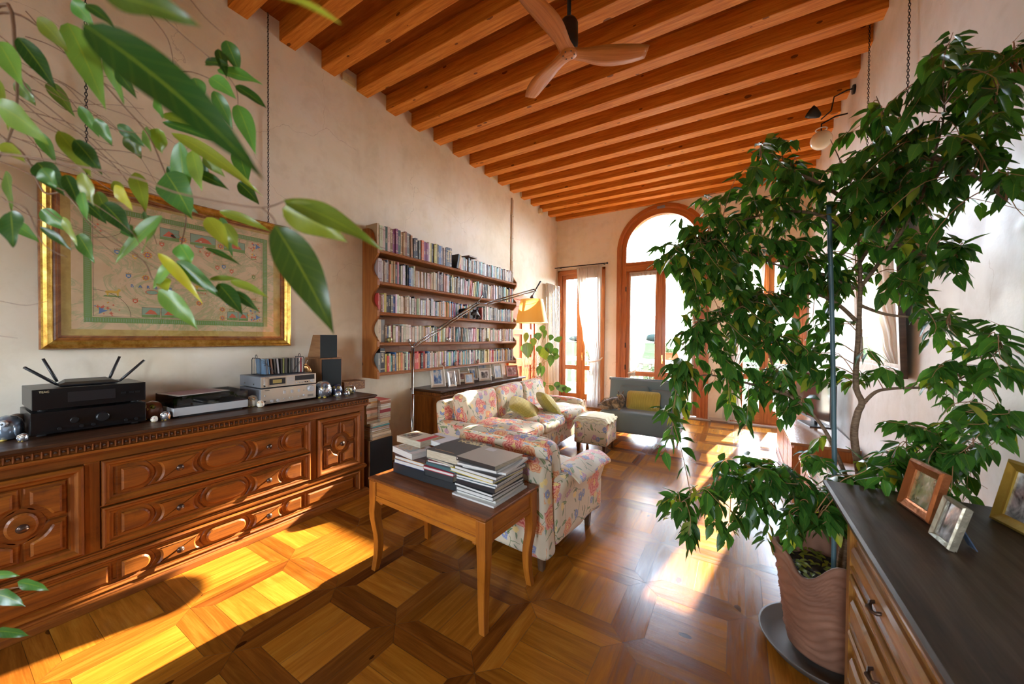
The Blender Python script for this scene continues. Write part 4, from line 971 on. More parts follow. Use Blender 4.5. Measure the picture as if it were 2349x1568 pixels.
def disc(cy, cz, r, k, n=14, sq=1, lift=0): flat([(cy + r * math.cos(2 * PI * i / n), cz + r * sq * math.sin(2 * PI * i / n)) for i in range(n)], k, lift)
def star(cy, cz, r, k, n=8, lift=0): flat([(cy + (r if i % 2 == 0 else r * .42) * math.cos(PI * i / n), cz + (r if i % 2 == 0 else r * .42) * math.sin(PI * i / n)) for i in range(2 * n)], k, lift)
frm(py0, py1, pz0, pz1, .035, 'green'); frm(py0 + .040, py1 - .040, pz0 + .040, pz1 - .040, .002, 'dark')
for k in range(90): yy = py0 + (py1 - py0) * k / 90; flat([(yy, pz0 + .006), (yy + .003, pz0 + .006), (yy + .003, pz0 + .028), (yy, pz0 + .028)], 'sea', .0002); flat([(yy, pz1 - .028), (yy + .003, pz1 - .028), (yy + .003, pz1 - .006), (yy, pz1 - .006)], 'sea', .0002)
for k in range(60): zz = pz0 + (pz1 - pz0) * k / 60; flat([(py0 + .006, zz), (py0 + .028, zz), (py0 + .028, zz + .003), (py0 + .006, zz + .003)], 'sea', .0002); flat([(py1 - .028, zz), (py1 - .006, zz), (py1 - .006, zz + .003), (py1 - .028, zz + .003)], 'sea', .0002)
def rose(cy, cz, r): disc(cy, cz, r, 'yellow'); star(cy, cz, r * 1.25, 'red', 8, .0002); star(cy, cz, r * .8, 'blue', 6, .0004); disc(cy, cz, r * .3, 'yellow', lift=.0006)
def shield(cy, cz, s, k): flat([(cy - s, cz + s), (cy - s, cz - s * .3), (cy, cz - s * 1.2), (cy + s, cz - s * .3), (cy + s, cz + s)], k); flat([(cy - s, cz + s * 1.1), (cy + s, cz + s * 1.1), (cy + s * 1.1, cz + s * 1.9), (cy + s * .5, cz + s * 1.4), (cy, cz + s * 2), (cy - s * .5, cz + s * 1.4), (cy - s * 1.1, cz + s * 1.9)], 'ochre', .0002); flat([(cy - s * .5, cz + s * .5), (cy - s * .5, cz - s * .3), (cy + s * .5, cz - s * .3), (cy + s * .5, cz + s * .5)], 'pale', .0004)
def vign(a, b, c, d, hill='red'): frm(a, b, c, d, .002, 'dark', .0003); flat([(a, c), (b, c), (b, d), (a, d)], 'sea'); w = b - a; h = d - c; flat([(a + w * .15, c + h * .3), (a + w * .85, c + h * .3), (a + w * .7, c + h * .62), (a + w * .45, c + h * .8), (a + w * .3, c + h * .55)], hill, .0003); flat([(a, c), (b, c), (b, c + h * .3), (a, c + h * .2)], 'green', .0004)
L = lambda f: py0 + (py1 - py0) * f; Hh = lambda f: pz0 + (pz1 - pz0) * f
for a, b in ((.25, .34), (.345, .44), (.72, .79), (.795, .86)): vign(L(a), L(b), Hh(.06), Hh(.15))
for a, b in ((.34, .44), (.50, .65), (.70, .84)): vign(L(a), L(b), Hh(.80), Hh(.91))
for f, g, r in ((.46, .1, .022), (.46, .2, .02), (.69, .08, .018), (.69, .17, .018), (.36, .27, .028), (.80, .2, .02), (.46, .83, .022), (.68, .83, .02), (.28, .63, .022), (.27, .42, .018), (.55, .22, .018)): rose(L(f), Hh(g), r)
for f, g, k in ((.19, .42, 'blue'), (.22, .2, 'red'), (.14, .62, 'blue'), (.22, .6, 'yellow'), (.60, .72, 'red'), (.74, .72, 'red'), (.70, .62, 'blue'), (.66, .6, 'red'), (.75, .58, 'red'), (.80, .45, 'red'), (.88, .42, 'blue'), (.9, .55, 'green'), (.56, .84, 'red'), (.35, .75, 'red'), (.84, .46, 'yellow')): shield(L(f), Hh(g), .013, k)
for f, g, w in ((.3, .29, .035), (.42, .85, .03), (.55, .79, .03), (.66, .75, .026), (.8, .3, .024)): disc(L(f), Hh(g), w, 'red', 18, .5); disc(L(f), Hh(g), w * .86, 'sea', 18, .48, .0003)
for sy in (0, 1):
    for sz in (0, 1):
        cy, cz = (py0 + .042, py1 - .042)[sy], (pz0 + .042, pz1 - .042)[sz]; dy, dz = (1, -1)[sy], (1, -1)[sz]
        for k in range(16): a = rr.uniform(.05, 1.5); r = rr.uniform(.02, .13); star(cy + dy * r * math.cos(a), cz + dz * r * math.sin(a), rr.uniform(.006, .013), rr.choice(('red', 'blue', 'yellow', 'red')), 4, .0002 * (k % 4))
        star(cy + dy * .035, cz + dz * .035, .026, 'blue', 3, .001)
        pts = [(cy + dy * .17 * math.cos(a_ * PI / 24), cz + dz * .17 * math.sin(a_ * PI / 24)) for a_ in range(13)]; pin = [(cy + dy * .1675 * math.cos(a_ * PI / 24), cz + dz * .1675 * math.sin(a_ * PI / 24)) for a_ in range(13)]
        for i in range(12): flat([pts[i], pts[i + 1], pin[i + 1], pin[i]], 'dark')
def beast(cy, cz, s, k, leg=1):
    B = [(-1, 0), (-.9, .35), (-.2, .45), (.5, .4), (.75, .8), (1.0, .75), (1.05, .45), (.8, .2), (.75, -.6), (.6, -.6), (.5, -.05), (-.5, -.05), (-.6, -.6), (-.75, -.6), (-.8, -.1)]; flat([(cy + a * s, cz + b * s) for a, b in B], k)
for f, g, s_, k in ((.12, .26, .035, 'yellow'), (.56, .38, .035, 'yellow'), (.44, .2, .02, 'ochre'), (.9, .77, .022, 'red'), (.75, .17, .02, 'ochre'), (.9, .3, .02, 'ochre')): beast(L(f), Hh(g), s_, k); flat([(L(f) - s_ * 1.3, Hh(g) - s_ * .75), (L(f) + s_ * 1.2, Hh(g) - s_ * .75), (L(f) + s_, Hh(g) - s_ * .5), (L(f) - s_, Hh(g) - s_ * .5)], 'green')
m.build('map_ornaments', [mapc[k] for k in keys], pr)
def wall_text(txt, y, z, size, k, sp=1.0): text_mesh('lettering', txt, size, mapc[k], Matrix.Translation((xo + .0012, y, z)) @ Matrix.Rotation(PI / 2, 4, 'Z') @ Matrix.Rotation(PI / 2, 4, 'X'), pr, .0004, sp)
wall_text('BARBAR', L(.3), Hh(.335), .028, 'blue', 2.6); wall_text('AFRICA', L(.55), Hh(.32), .018, 'red', 1.6); wall_text('ROPA', L(.6), Hh(.74), .022, 'red', 2.4); wall_text('A', L(.72), Hh(.23), .022, 'blue')
m = MB(); m.bx(X + .0145, X + .0165, y0 + .065, y1 - .065, z0 + .065, z1 - .065); m.build('glass', glassy('picture_glass', gl=.045), fr)
def chain(label, x, y, z0, z1):
    m = MB(); z = z0; k = 0
    while z < z1:
        P = []
        for q in range(8):
            a = 2 * PI * q / 8; d = .006 * math.cos(a); h = .013 * math.sin(a); P.append((x + (d if k % 2 else 0), y + (0 if k % 2 else d), z + h))
        m.tube(P, .0022, 4, loopclose=True); z += .020; k += 1
    return tag(m.build('hanging_chain', M_IRON, None, local=(x, y, z1)), label, 'chain')
chain('thin dark chain from the beams to the far end of the framed map', XL + .02, 1.61, 2.485, 4.29); chain('thin dark chain from the beams to the camera end of the framed map', XL + .02, .563, 2.485, 4.29)
# mirror on the east wall
mi = thing('wall_mirror', (XR - .06, 3.96, 1.24), 'large mirror in a pale wooden frame leaning out from the east wall', 'mirror')
MM = Matrix.Translation((XR - .02, 0, 1.24)) @ Matrix.Rotation(math.radians(-2.5), 4, 'Y')
m = MB(); m.M = MM; ya, yb, H_ = 3.44, 4.50, 1.5
def mr(m, pr): m.ring([[(-d, ya + i, i), (-d, yb - i, i), (-d, yb - i, H_ - i), (-d, ya + i, H_ - i)] for i, d in pr], smooth=False)
m.mat = 1; mr(m, [(0, 0), (0, .035)]); m.mat = 0; mr(m, [(0, .035), (.06, .03), (.065, .024), (.09, .022), (.092, .012)]); m.build('frame', [wood('pale_frame_wood', (.40, .30, .19), (.52, .41, .28), (.62, .52, .38), rough=.4), M_DLEG], mi)
m = MB(); m.M = MM; m.bx(-.014, -.010, ya + .09, yb - .09, .09, H_ - .09); m.build('mirror_glass', plain('mirror_silver', (.88, .9, .9), .01, 1), mi)
chain('rusty hanging chain running up the east wall, nearer the camera', XR - .03, 3.52, 2.78, 4.29); chain('rusty hanging chain running up the east wall, nearer the windows', XR - .03, 4.42, 2.78, 4.29)
# pipe by the bookshelf, junction boxes
m = MB(); m.tube([(XL + .015, 5.66, 2.44), (XL + .015, 5.66, 4.02)], .011, 8); m.tube([(XL + .015, 5.70, 2.44), (XL + .015, 5.70, 4.0)], .006, 6)
for z in (2.9, 3.3, 3.7): m.box((XL + .012, 5.68, z), (.024, .07, .018))
tag(m.build('wall_conduit', plain('cream_conduit', (.62, .52, .38), .5), None, local=(XL, 5.66, 2.44)), 'thin cream conduit pipe rising above the bookshelf end', 'pipe')
M_CREAM = plain('cream_plastic', (.72, .60, .34), .4)
for (y, z, l) in ((2.39, 4.19, 'cream junction box between the beams, nearest the framed map'), (5.06, 4.20, 'small cream junction box under the ceiling above the bookshelf'), (6.05, 4.20, 'cream cover plate under the ceiling above the orange door')):
    m = MB(); m.box((XL + .012, y, z), (.024, .15 if y < 3 else .13, .09)); m.box((XL + .026, y, z), (.006, .04, .03)); tag(m.build('junction_box', M_CREAM, None, bevel=.003, local=(XL, y, z)), l, 'junction box')
m = MB(); m.box((XL + .03, 6.75, 4.10), (.06, .07, .1)); m.sphere((XL + .065, 6.75, 4.06), .03, 10, 7); tag(m.build('motion_sensor', M_CREAM, None, local=(XL, 6.75, 4.1)), 'small cream motion sensor near the far corner under the ceiling', 'sensor')
# spot and globe on the east side
sp = thing('ceiling_spotlight', (XR - .05, 5.02, 4.06), 'small black spotlight on a bent arm high on the east wall', 'spotlight')
m = MB(); m.tube([(XR, 5.02, 4.06), (XR - .06, 5.02, 4.06), (XR - .16, 5.03, 4.03), (XR - .18, 5.04, 3.9), (XR - .26, 5.06, 3.84)], .007, 6); m.build('arm', M_IRON, sp); m = MB(); m.lathe([(.045, 0), (.045, .02)], (XR - .02, 5.02, 4.05), 12, axis=0); m.build('mount', M_IRON, sp)
m = MB(); m.M = Matrix.Translation((XR - .30, 5.08, 3.92)) @ Matrix.Rotation(math.radians(-50), 4, 'Y'); m.lathe([(.015, -.05), (.03, -.03), (.055, .03), (.062, .07), (.055, .06)], (0, 0, 0), 16); m.build('lamp_shade', M_IRON, sp)
gl = thing('globe_lamp', (XR - .2, 5.5, 3.7), 'white glass globe lamp with a ring hanging by the beams above the tree', 'lamp')
m = MB(); m.sphere((XR - .22, 5.3, 3.72), .10, 20, 14); m.build('globe', plain('milk_glass', (.82, .74, .55), .15, coat=.5), gl); m = MB(); m.tube([(XR - .22, 5.3, 3.82), (XR - .22, 5.3, 3.9), (XR - .1, 5.3, 3.95), (XR, 5.3, 3.95)], .008, 6); m.build('arm', M_IRON, gl)
m = MB(); m.tube([(XR - .22 + .05 * math.cos(2 * PI * k / 20), 5.3 + .05 * math.sin(2 * PI * k / 20), 3.84) for k in range(20)], .006, 6, loopclose=True); m.build('ring', M_WHITE, gl)
# ceiling fan
FX, FY = -1.11, 2.59
fan = thing('ceiling_fan', (FX, FY, 4.3), 'ceiling fan with three curved wooden blades and a black motor', 'ceiling fan')
m = MB(); m.tube([(FX, FY, 4.32), (FX, FY, 3.88)], .015, 12); m.lathe([(.07, 4.305), (.065, 4.26), (.03, 4.24), (.02, 4.23)], (FX, FY, 0), 20); m.build('rod', M_IRON, fan)
m = MB(); m.lathe([(.02, 3.9), (.055, 3.885), (.068, 3.86), (.070, 3.72), (.066, 3.69), (.04, 3.67)], (FX, FY, 0), 24); m.build('motor', plain('matt_black', (.012, .012, .012), .5), fan)
M_FAN = wood('fan_blade_wood', (.38, .12, .022), (.52, .18, .036), (.62, .24, .06), rough=.45, coat=.05, spec=.25, across=20)
for k, ang in enumerate((math.atan2(2.893 - FY, -.618 - FX), math.atan2(2.898 - FY, -1.625 - FX), math.atan2(2.02 - FY, -1.16 - FX))):
    m = MB(); m.M = Matrix.Translation((FX, FY, 3.645)) @ Matrix.Rotation(ang, 4, 'Z'); loops = []
    for i in range(17):
        s = i / 16; r = .02 + .57 * s; w = .05 + .062 * math.sin(min(1, s * 1.35) * PI) ** 1.0 * (1 if s < .74 else 1); w = [.060, .060, .058, .060, .066, .073, .079, .084, .087, .088, .088, .086, .083, .079, .073, .065, .054][i]
        cyy = .035 * math.sin(s * PI * .9) - .02 * s; th_ = -math.radians(15 - 5 * s) * min(1, s * 3); zc = .01 * s; t = .008 * (1 - .5 * s); L_ = []
        for a, b in ((-1, 0), (-.5, 1), (.4, 1), (1, .2), (1, -.2), (.4, -1), (-.5, -1)): L_.append((r, cyy + a * w * math.cos(th_), zc + a * w * math.sin(th_) + b * t))
        loops.append(L_)
    m.ring(loops, capa=True, capb=True); m.build('blade', M_FAN, fan)
m = MB(); m.lathe([(.03, 3.632), (.062, 3.634), (.066, 3.65), (.05, 3.665)], (FX, FY, 0), 24); m.build('hub', M_FAN, fan)
m = MB()
for k in range(6): a = k * PI / 3 + .3; m.lathe([(.005, 3.629), (.005, 3.634)], (FX + .042 * math.cos(a), FY + .042 * math.sin(a), 0), 8)
m.build('screw', M_BLK, fan)
# floor lamp
M_CHR = plain('chrome', (.42, .43, .45), .16, 1)
lp = thing('floor_lamp', (-2.88, 2.70, 0), 'chrome cantilever floor lamp with a large parchment shade over the sofa', 'floor lamp')
m = MB(); m.lathe([(.16, 0), (.16, .012), (.15, .02), (.02, .024)], (-2.88, 2.70, 0), 28); m.build('base', M_CHR, lp)
m = MB(); m.tube([(-2.88, 2.70, .02), (-2.88, 2.70, 1.38)], .012, 10); m.tube([(-2.88, 2.70, .02), (-2.88, 2.70, .9)], .015, 10); m.build('pole', M_CHR, lp)
j1, j2, j3, tip = Vector((-2.88, 2.704, 1.391)), at(1097, 695, d=4.15), at(1228, 665, d=4.55), at(1240, 645, d=4.62)
off = Vector((.014, -.006, -.012)); m = MB()
for s in (1, -1): m.tube([j1 + off * s, j2 + off * s], .0085, 8)
m.build('lower_arm', M_CHR, lp); m = MB()
for s in (1, -1): m.tube([j2 + Vector((.05, .1, .0)) + off * s, j3 + off * s], .0085, 8)
m.tube([j2, j2 + Vector((.05, .1, 0))], .008); m.build('upper_arm', M_CHR, lp)
m = MB(); m.sphere(j1, .022, 12, 8); m.tube([j1, j1 + Vector((-.03, -.03, .05))], .006); m.sphere(j2, .018, 10, 8); m.tube([j2, j2 + Vector((.02, .04, .09))], .009); m.sphere(j3, .016, 10, 8); m.build('joint', M_CHR, lp)
m = MB(); m.tube([j3, tip], [.007, .011], 8); m.build('grip', M_IRON, lp); m = MB(); m.tube([j1 + Vector((.01, .01, 0)), j1 + Vector((.02, -.01, -.15)), j1 + Vector((-.01, .01, -.3)), (-2.87, 2.69, .6), (-2.9, 2.69, .1)], .004, 5); m.build('cable', M_BLK, lp)
hc = at(1220, 700, d=4.55); hc.z = 0
m = MB(); m.lathe([(.200, 1.68), (.138, 1.97)], hc, 40, cap=False); n = NT('parchment_shade'); n.i('Base Color', (.62, .40, .13, 1)); n.i('Roughness', .7); tr = n.n('ShaderNodeBsdfTranslucent'); tr.inputs[0].default_value = (.80, .52, .16, 1); mx = n.n('ShaderNodeMixShader'); mx.inputs[0].default_value = .4; n.l(n.b.outputs[0], mx.inputs[1]); n.l(tr.outputs[0], mx.inputs[2]); n.l(mx.outputs[0], n.out.inputs[0])
so_ = m.build('lamp_shade', n.m, lp); m = MB(); m.tube([(hc.x + .200 * math.cos(2 * PI * k / 40), hc.y + .200 * math.sin(2 * PI * k / 40), 1.68) for k in range(40)], .003, 5, loopclose=True); m.build('rim', M_CREAM, so_)
m = MB(); m.tube([j3, (hc.x, hc.y, 2.0), (hc.x, hc.y, 1.87)], .008, 8); m.lathe([(.02, 1.90), (.024, 2.0), (.012, 2.02)], hc, 14); m.tube([(hc.x - .138, hc.y, 1.97), (hc.x + .138, hc.y, 1.97)], .0025, 4); m.build('lamp_holder', M_CHR, lp)

# ================================================================ ON THE SIDEBOARD (top at .95)
SZ = .951
M_BKMET = plain('black_metal', (.012, .012, .013), .32, .2); M_BKF = plain('black_fascia', (.006, .006, .007), .18)
M_SIL = NT('brushed_silver'); M_SIL.i('Base Color', (.60, .56, .48, 1)); M_SIL.i('Metallic', .75); M_SIL.i('Roughness', .36); M_SIL = M_SIL.m
M_GREY = plain('grey_casing', (.16, .17, .19), .42); M_LGR = plain('light_grey_plastic', (.46, .46, .46), .4)
Mf = lambda X, Y, Z: Matrix.Translation((X, Y, Z)) @ Matrix(((0, 1, 0, 0), (-1, 0, 0, 0), (0, 0, 1, 0), (0, 0, 0, 1)))
def xk(M, name, par, mat, x, z, r, d=.012, y=0):
    m = MB(); m.M = M; m.ring([[(x + q * math.cos(2 * PI * j / 18), yy, z + q * math.sin(2 * PI * j / 18)) for j in range(18)] for q, yy in ((r, y - .002), (r, y + d * .8), (r * .86, y + d))], capb=True, smooth=False); return m.build(name, mat, par)
def unit(label, name, xf, ya, yb, z0, z1, D, face, case, logo=None, lm=None, feet=True):
    e = thing(name, (xf - D / 2, (ya + yb) / 2, z0 - (.012 if feet else 0)), label, name.replace('_', ' ')); w = yb - ya
    M = Mf(xf, yb, z0); m = MB(); m.M = M; m.bx(0, w, -D, -.004, 0, z1 - z0); m.build('casing', case, e, bevel=.003)
    m = MB(); m.M = M; m.bx(0, w, -.004, .004, 0, z1 - z0); f = m.build('front_panel', face, e, bevel=.002)
    if feet:
        for a in (.04, w - .04):
            for b in (-.04, -D + .04): m = MB(); m.M = M; m.lathe([(.018, -.012), (.018, 0)], (a, b, 0), 12); m.build('foot', M_BLK, e)
    if logo: text_mesh('logo', logo, .011, lm, M @ Matrix.Translation((w * .94 if False else .045, .0045, z1 - z0 - .013)) @ Matrix.Rotation(PI / 2, 4, 'X') @ Matrix.Scale(1, 4) if False else Mtxt(xf + .0045, yb if False else ya + .045, z1 - .013), e)
    return e, f, M, w
def Mtxt(x, y, z): return Matrix.Translation((x, y, z)) @ Matrix.Rotation(PI / 2, 4, 'Z') @ Matrix.Rotation(PI / 2, 4, 'X')
# black stack. local x runs from yb (0) to ya (w)
e, f, M, w = unit('black stereo amplifier on the sideboard, lowest of the black stack', 'amplifier', -3.12, .30, .735, SZ + .014, 1.082, .36, M_BKF, M_BKMET)
xk(M, 'volume_knob', e, M_BKMET, w * .42, .06, .026, .02, .004); xk(M, 'knob', e, M_BKMET, w * .66, .06, .016, .014, .004)
for a in (.1, .2, .5, .6, .78): xk(M, 'knob', e, M_BKMET, w * a, .022, .008, .01, .004)
e, f, M, w = unit('black stereo deck on top of the black amplifier, under the router', 'cassette_deck', -3.12, .305, .735, 1.096, 1.205, .34, M_BKF, M_BKMET)
text_mesh('logo', 'TEAC', .014, plain('gold_print', (.5, .42, .25), .5), Mtxt(-3.115, .345, 1.19), e)
m = MB(); m.M = M; m.bx(w * .3, w * .72, .003, .006, .03, .085); m.build('cassette_window', plain('smoked_window', (.02, .02, .022), .08), e)
for k, a in enumerate((.06, .12, .2)): m = MB(); m.M = M; m.bx(w * a, w * a + .02, .003, .008, .05, .06); m.build('button', M_BKMET, e)
ro_ = thing('wireless_router', (-3.27, .52, 1.206), 'flat black wireless router with four raised antennas on the black stack', 'router')
m = MB(); m.M = Matrix.Translation((-3.26, .52, 1.207)); m.ring([[(-.07, -.09, 0), (.07, -.11, 0), (.07, .11, 0), (-.07, .09, 0)], [(-.075, -.1, .012), (.075, -.125, .008), (.075, .125, .008), (-.075, .1, .012)], [(-.05, -.08, .032), (.04, -.09, .020), (.04, .09, .020), (-.05, .08, .032)]], smooth=False, capa=True, capb=True); m.build('body', M_BLK, ro_, bevel=.003)
for b, t_ in (((-3.19, .40, 1.218), (-3.14, .285, 1.325)), ((-3.32, .415, 1.225), (-3.32, .365, 1.36)), ((-3.32, .62, 1.225), (-3.32, .665, 1.36)), ((-3.19, .64, 1.218), (-3.14, .735, 1.34))):
    m = MB(); m.tube([b, Vector(b).lerp(Vector(t_), .15), t_], [.006, .008, .007], 6); m.build('antenna', M_BLK, ro_)
# turntable
tt = thing('turntable', (-3.28, 1.08, SZ), 'grey record player with a smoked lid between the black and silver stereos', 'record player')
m = MB(); m.bx(-3.46, -3.12, .865, 1.295, SZ + .012, SZ + .066, 1); m.build('plinth', M_LGR, tt, bevel=.004); m = MB(); m.bx(-3.455, -3.125, .87, 1.29, SZ + .066, SZ + .071, 1); m.build('deck_plate', M_GREY, tt)
m = MB(); m.lathe([(.148, 0), (.15, .008), (.148, .016)], (-3.29, 1.02, SZ + .071), 40); m.build('platter', M_BKMET, tt); m = MB(); m.tube([(-3.38, 1.24, SZ + .095), (-3.22, 1.22, SZ + .095), (-3.17, 1.14, SZ + .095)], .004, 6); m.lathe([(.02, 0), (.02, .025)], (-3.38, 1.24, SZ + .07), 14); m.build('tonearm', M_CHR, tt)
m = MB(); a, b, c, d, z0, z1 = -3.46, -3.122, .866, 1.294, SZ + .067, SZ + .135
for q in ((a, b, c, c + .003, z0, z1), (a, b, d - .003, d, z0, z1), (a, a + .003, c, d, z0, z1), (b - .003, b, c, d, z0, z1), (a, b, c, d, z1, z1 + .003)): m.bx(*q)
m.build('dust_cover', glassy('smoked_acrylic', (.55, .56, .58), .08), tt)
m = MB(); m.box((-3.28, 1.08, SZ + .006), (.3, .36, .012)); m.build('base_foot', M_BLK, tt)
m = MB(); m.M = Matrix.Translation((-3.29, 1.03, SZ + .140)) @ Matrix.Rotation(.15, 4, 'Z'); m.bx(-.13, .13, -.155, .155, 0, .003); m.mat = 1; m.bx(-.11, .11, -.13, .12, .003, .0036); tag(m.build('record_sleeve', [plain('worn_paper', (.50, .48, .44), .7), plain('mauve_print', (.34, .22, .24), .7, bumpy=.2)], None, local=(-3.29, 1.03, SZ + .14)), 'thin printed record sleeve lying on the turntable lid', 'record sleeve')
# silver Technics pair
M_PRINT = plain('dark_print', (.05, .045, .04), .6)
e, f, M, w = unit('silver stereo amplifier with a round volume knob, lower of the silver pair', 'stereo_amplifier', -3.11, 1.375, 1.805, SZ + .014, 1.083, .35, M_SIL, M_GREY)
text_mesh('logo', 'Technics', .010, M_PRINT, Mtxt(-3.1055, 1.418, 1.071), e); H_ = 1.083 - SZ - .014
Y2x = lambda f_: w * (1 - f_)
xk(M, 'volume_knob', e, M_LGR, Y2x(.885), H_ * .72, .026, .024, .004)
for f_ in (.17, .275): xk(M, 'knob', e, M_LGR, Y2x(f_), H_ * .16, .011, .014, .004)
xk(M, 'knob', e, M_LGR, Y2x(.755), H_ * .3, .009, .012, .004); xk(M, 'headphone_jack', e, M_BLK, Y2x(.06), H_ * .18, .006, .004, .003)
for f_, z_, s_ in ((.395, .66, .016), (.53, .66, .016), (.66, .66, .016), (.06, .55, .007), (.385, .22, .006), (.49, .22, .006), (.535, .22, .006), (.65, .25, .006), (.755, .62, .006)):
    m = MB(); m.M = M; m.bx(Y2x(f_) - s_ * .5, Y2x(f_) + s_ * .5, .003, .012, H_ * z_ - s_ * .75, H_ * z_ + s_ * .75); m.build('switch', M_LGR, e, bevel=.001)
m = MB(); m.M = M; m.bx(Y2x(.945), Y2x(.83), .003, .0046, H_ * .14, H_ * .3); m.build('rating_label', plain('label_grey', (.25, .23, .2), .5), e)
e, f, M, w = unit('silver cassette receiver carrying the disc rack, upper of the silver pair', 'cassette_receiver', -3.11, 1.375, 1.805, 1.092, 1.176, .35, M_SIL, M_GREY, feet=False)
text_mesh('logo', 'Technics', .009, M_PRINT, Mtxt(-3.1055, 1.418, 1.169), e); H_ = .084
m = MB(); m.M = M; m.bx(Y2x(.425), Y2x(.115), .003, .006, .008, .074); m.build('cassette_door', plain('champagne', (.5, .44, .34), .35, .6), e); m = MB(); m.M = M; m.bx(Y2x(.41), Y2x(.135), .005, .008, .02, .068); m.build('cassette_window', MATS['smoked_window'], e)
m = MB(); m.M = M; m.bx(Y2x(.345), Y2x(.19), .0075, .0085, .03, .058); m.build('cassette', plain('gold_tape', (.38, .28, .08), .4), e)
m = MB(); m.M = M; m.bx(Y2x(.965), Y2x(.59), .003, .006, .036, .076); m.build('tuner_window', MATS['smoked_window'], e)
for r_ in range(5):
    m = MB(); m.M = M; m.bx(Y2x(.575), Y2x(.44), .003, .007, .010 + r_ * .013, .017 + r_ * .013); m.build('key_row', M_LGR, e)
xk(M, 'tuning_knob', e, M_LGR, Y2x(.915), .022, .013, .016, .004)
for f_ in (.62, .675, .73, .785, .825): xk(M, 'knob', e, M_BLK if f_ > .76 else M_LGR, Y2x(f_), .018, .0055, .008, .004)
for k, z_ in enumerate((.062, .045, .028, .014)): xk(M, 'knob', e, M_BLK if k == 3 else M_LGR, Y2x(.055), z_, .006, .006, .004)
for k in range(2): m = MB(); m.lathe([(.006, -.002), (.006, .002)], (-3.22 - .15 * k, 1.374, 1.115), 10, axis=1); m.build('casing_screw', M_CHR, e)
# disc rack
rk = thing('disc_rack', (-3.28, 1.59, 1.177), 'black wire rack holding compact discs on the silver receiver', 'disc rack'); m = MB()
for y in (1.42, 1.76):
    P = [(-3.36, y, 1.18), (-3.36, y, 1.30), (-3.345, y, 1.315), (-3.225, y, 1.315), (-3.21, y, 1.30), (-3.21, y, 1.18)]; m.tube(P, .003, 5, loopclose=True); m.tube([(-3.30, y, 1.315), (-3.298, y, 1.335), (-3.285, y, 1.343), (-3.272, y, 1.335), (-3.27, y, 1.315)], .0025, 5)
    for k in range(5): m.tube([(-3.34 + k * .028, y, 1.18), (-3.34 + k * .028, y, 1.315)], .0015, 4)
m.build('end_frame', M_IRON, rk); m = MB()
for x in (-3.35, -3.22):
    m.tube([(x, 1.42, 1.182), (x, 1.76, 1.182)], .003, 5)
for k in range(3): P = [(-3.215, 1.42 + q * .02 + k * .012, 1.18 + (.12 - k * .02) * math.cos(q / 5 * PI / 2)) for q in range(6)]; m.tube(P, .0015, 4); P = [(-3.215, 1.76 - q * .018 - k * .01, 1.18 + (.12 - k * .02) * math.cos(q / 5 * PI / 2)) for q in range(6)]; m.tube(P, .0015, 4)
m.build('side_wire', M_IRON, rk)
cdc = [((.12, .22, .34), 'grey and blue', .010), ((.14, .16, .18), 'dark grey', .010), ((.10, .2, .32), 'blue-based', .010), ((.18, .08, .05), 'brown', .012), ((.05, .045, .04), 'black', .012), ((.36, .33, .33), 'pale grey', .012), ((.04, .04, .04), 'black', .010), ((.20, .22, .06), 'olive', .012), ((.05, .05, .045), 'charcoal', .022), ((.09, .10, .08), 'dark green', .011), ((.03, .03, .03), 'black', .012), ((.30, .28, .25), 'silver grey', .010), ((.12, .10, .09), 'dark brown', .010), ((.2, .2, .19), 'grey', .010), ((.06, .06, .07), 'black', .010), ((.50, .47, .42), 'cream', .011), ((.42, .05, .06), 'red', .010), ((.56, .54, .50), 'white', .011)]
y = 1.455; CD = []
for k, (c, nm, wd_) in enumerate(cdc):
    m = MB(); lean = .1 if k < 6 else 0; m.M = Matrix.Translation((-3.285, y, 1.185)) @ Matrix.Rotation(lean, 4, 'X'); m.bx(-.07, .07, 0, wd_ - .001, 0, .124); prev = cdc[k - 1][1] if k else 'rack end'
    tag(m.build('compact_disc', plain('disc_%d' % k, c, .2, coat=.5), None, bevel=.0008, local=(-3.285, y, 1.185)), '%s compact disc case in the wire rack, next to the %s one' % (nm, prev) if k else 'grey and blue compact disc case at the black stereo end of the rack', 'compact disc', 'compact discs in the wire rack'); y += wd_ + (.012 if k in (2, 3, 4, 5, 8) else .003)
# golden animal figure
gf = thing('animal_figurine', (-3.22, 1.79, 1.177), 'small golden animal figurine with pale antlers beside the disc rack', 'figurine')
M_GOLD = plain('gold_glaze', (.70, .34, .12), .18, .7)
skin_body('body', [(-3.22, 1.79, 1.225, .018), (-3.20, 1.80, 1.21, .015), (-3.23, 1.775, 1.205, .012), (-3.21, 1.795, 1.178, .006), (-3.235, 1.77, 1.178, .006), (-3.19, 1.81, 1.178, .006), (-3.225, 1.775, 1.245, .012), (-3.20, 1.77, 1.25, .009)], [(0, 1), (0, 2), (1, 3), (2, 4), (1, 5), (0, 6), (6, 7)], M_GOLD, gf, 2, (-3.22, 1.79, 1.177))
m = MB()
for s in (-1, 1): m.tube([(-3.222, 1.775 + s * .006, 1.252), (-3.225, 1.775 + s * .018, 1.272), (-3.215, 1.775 + s * .022, 1.285)], .0018, 4); m.tube([(-3.225, 1.775 + s * .018, 1.272), (-3.235, 1.775 + s * .024, 1.28)], .0014, 4)
m.build('antlers', M_WHITE, gf)
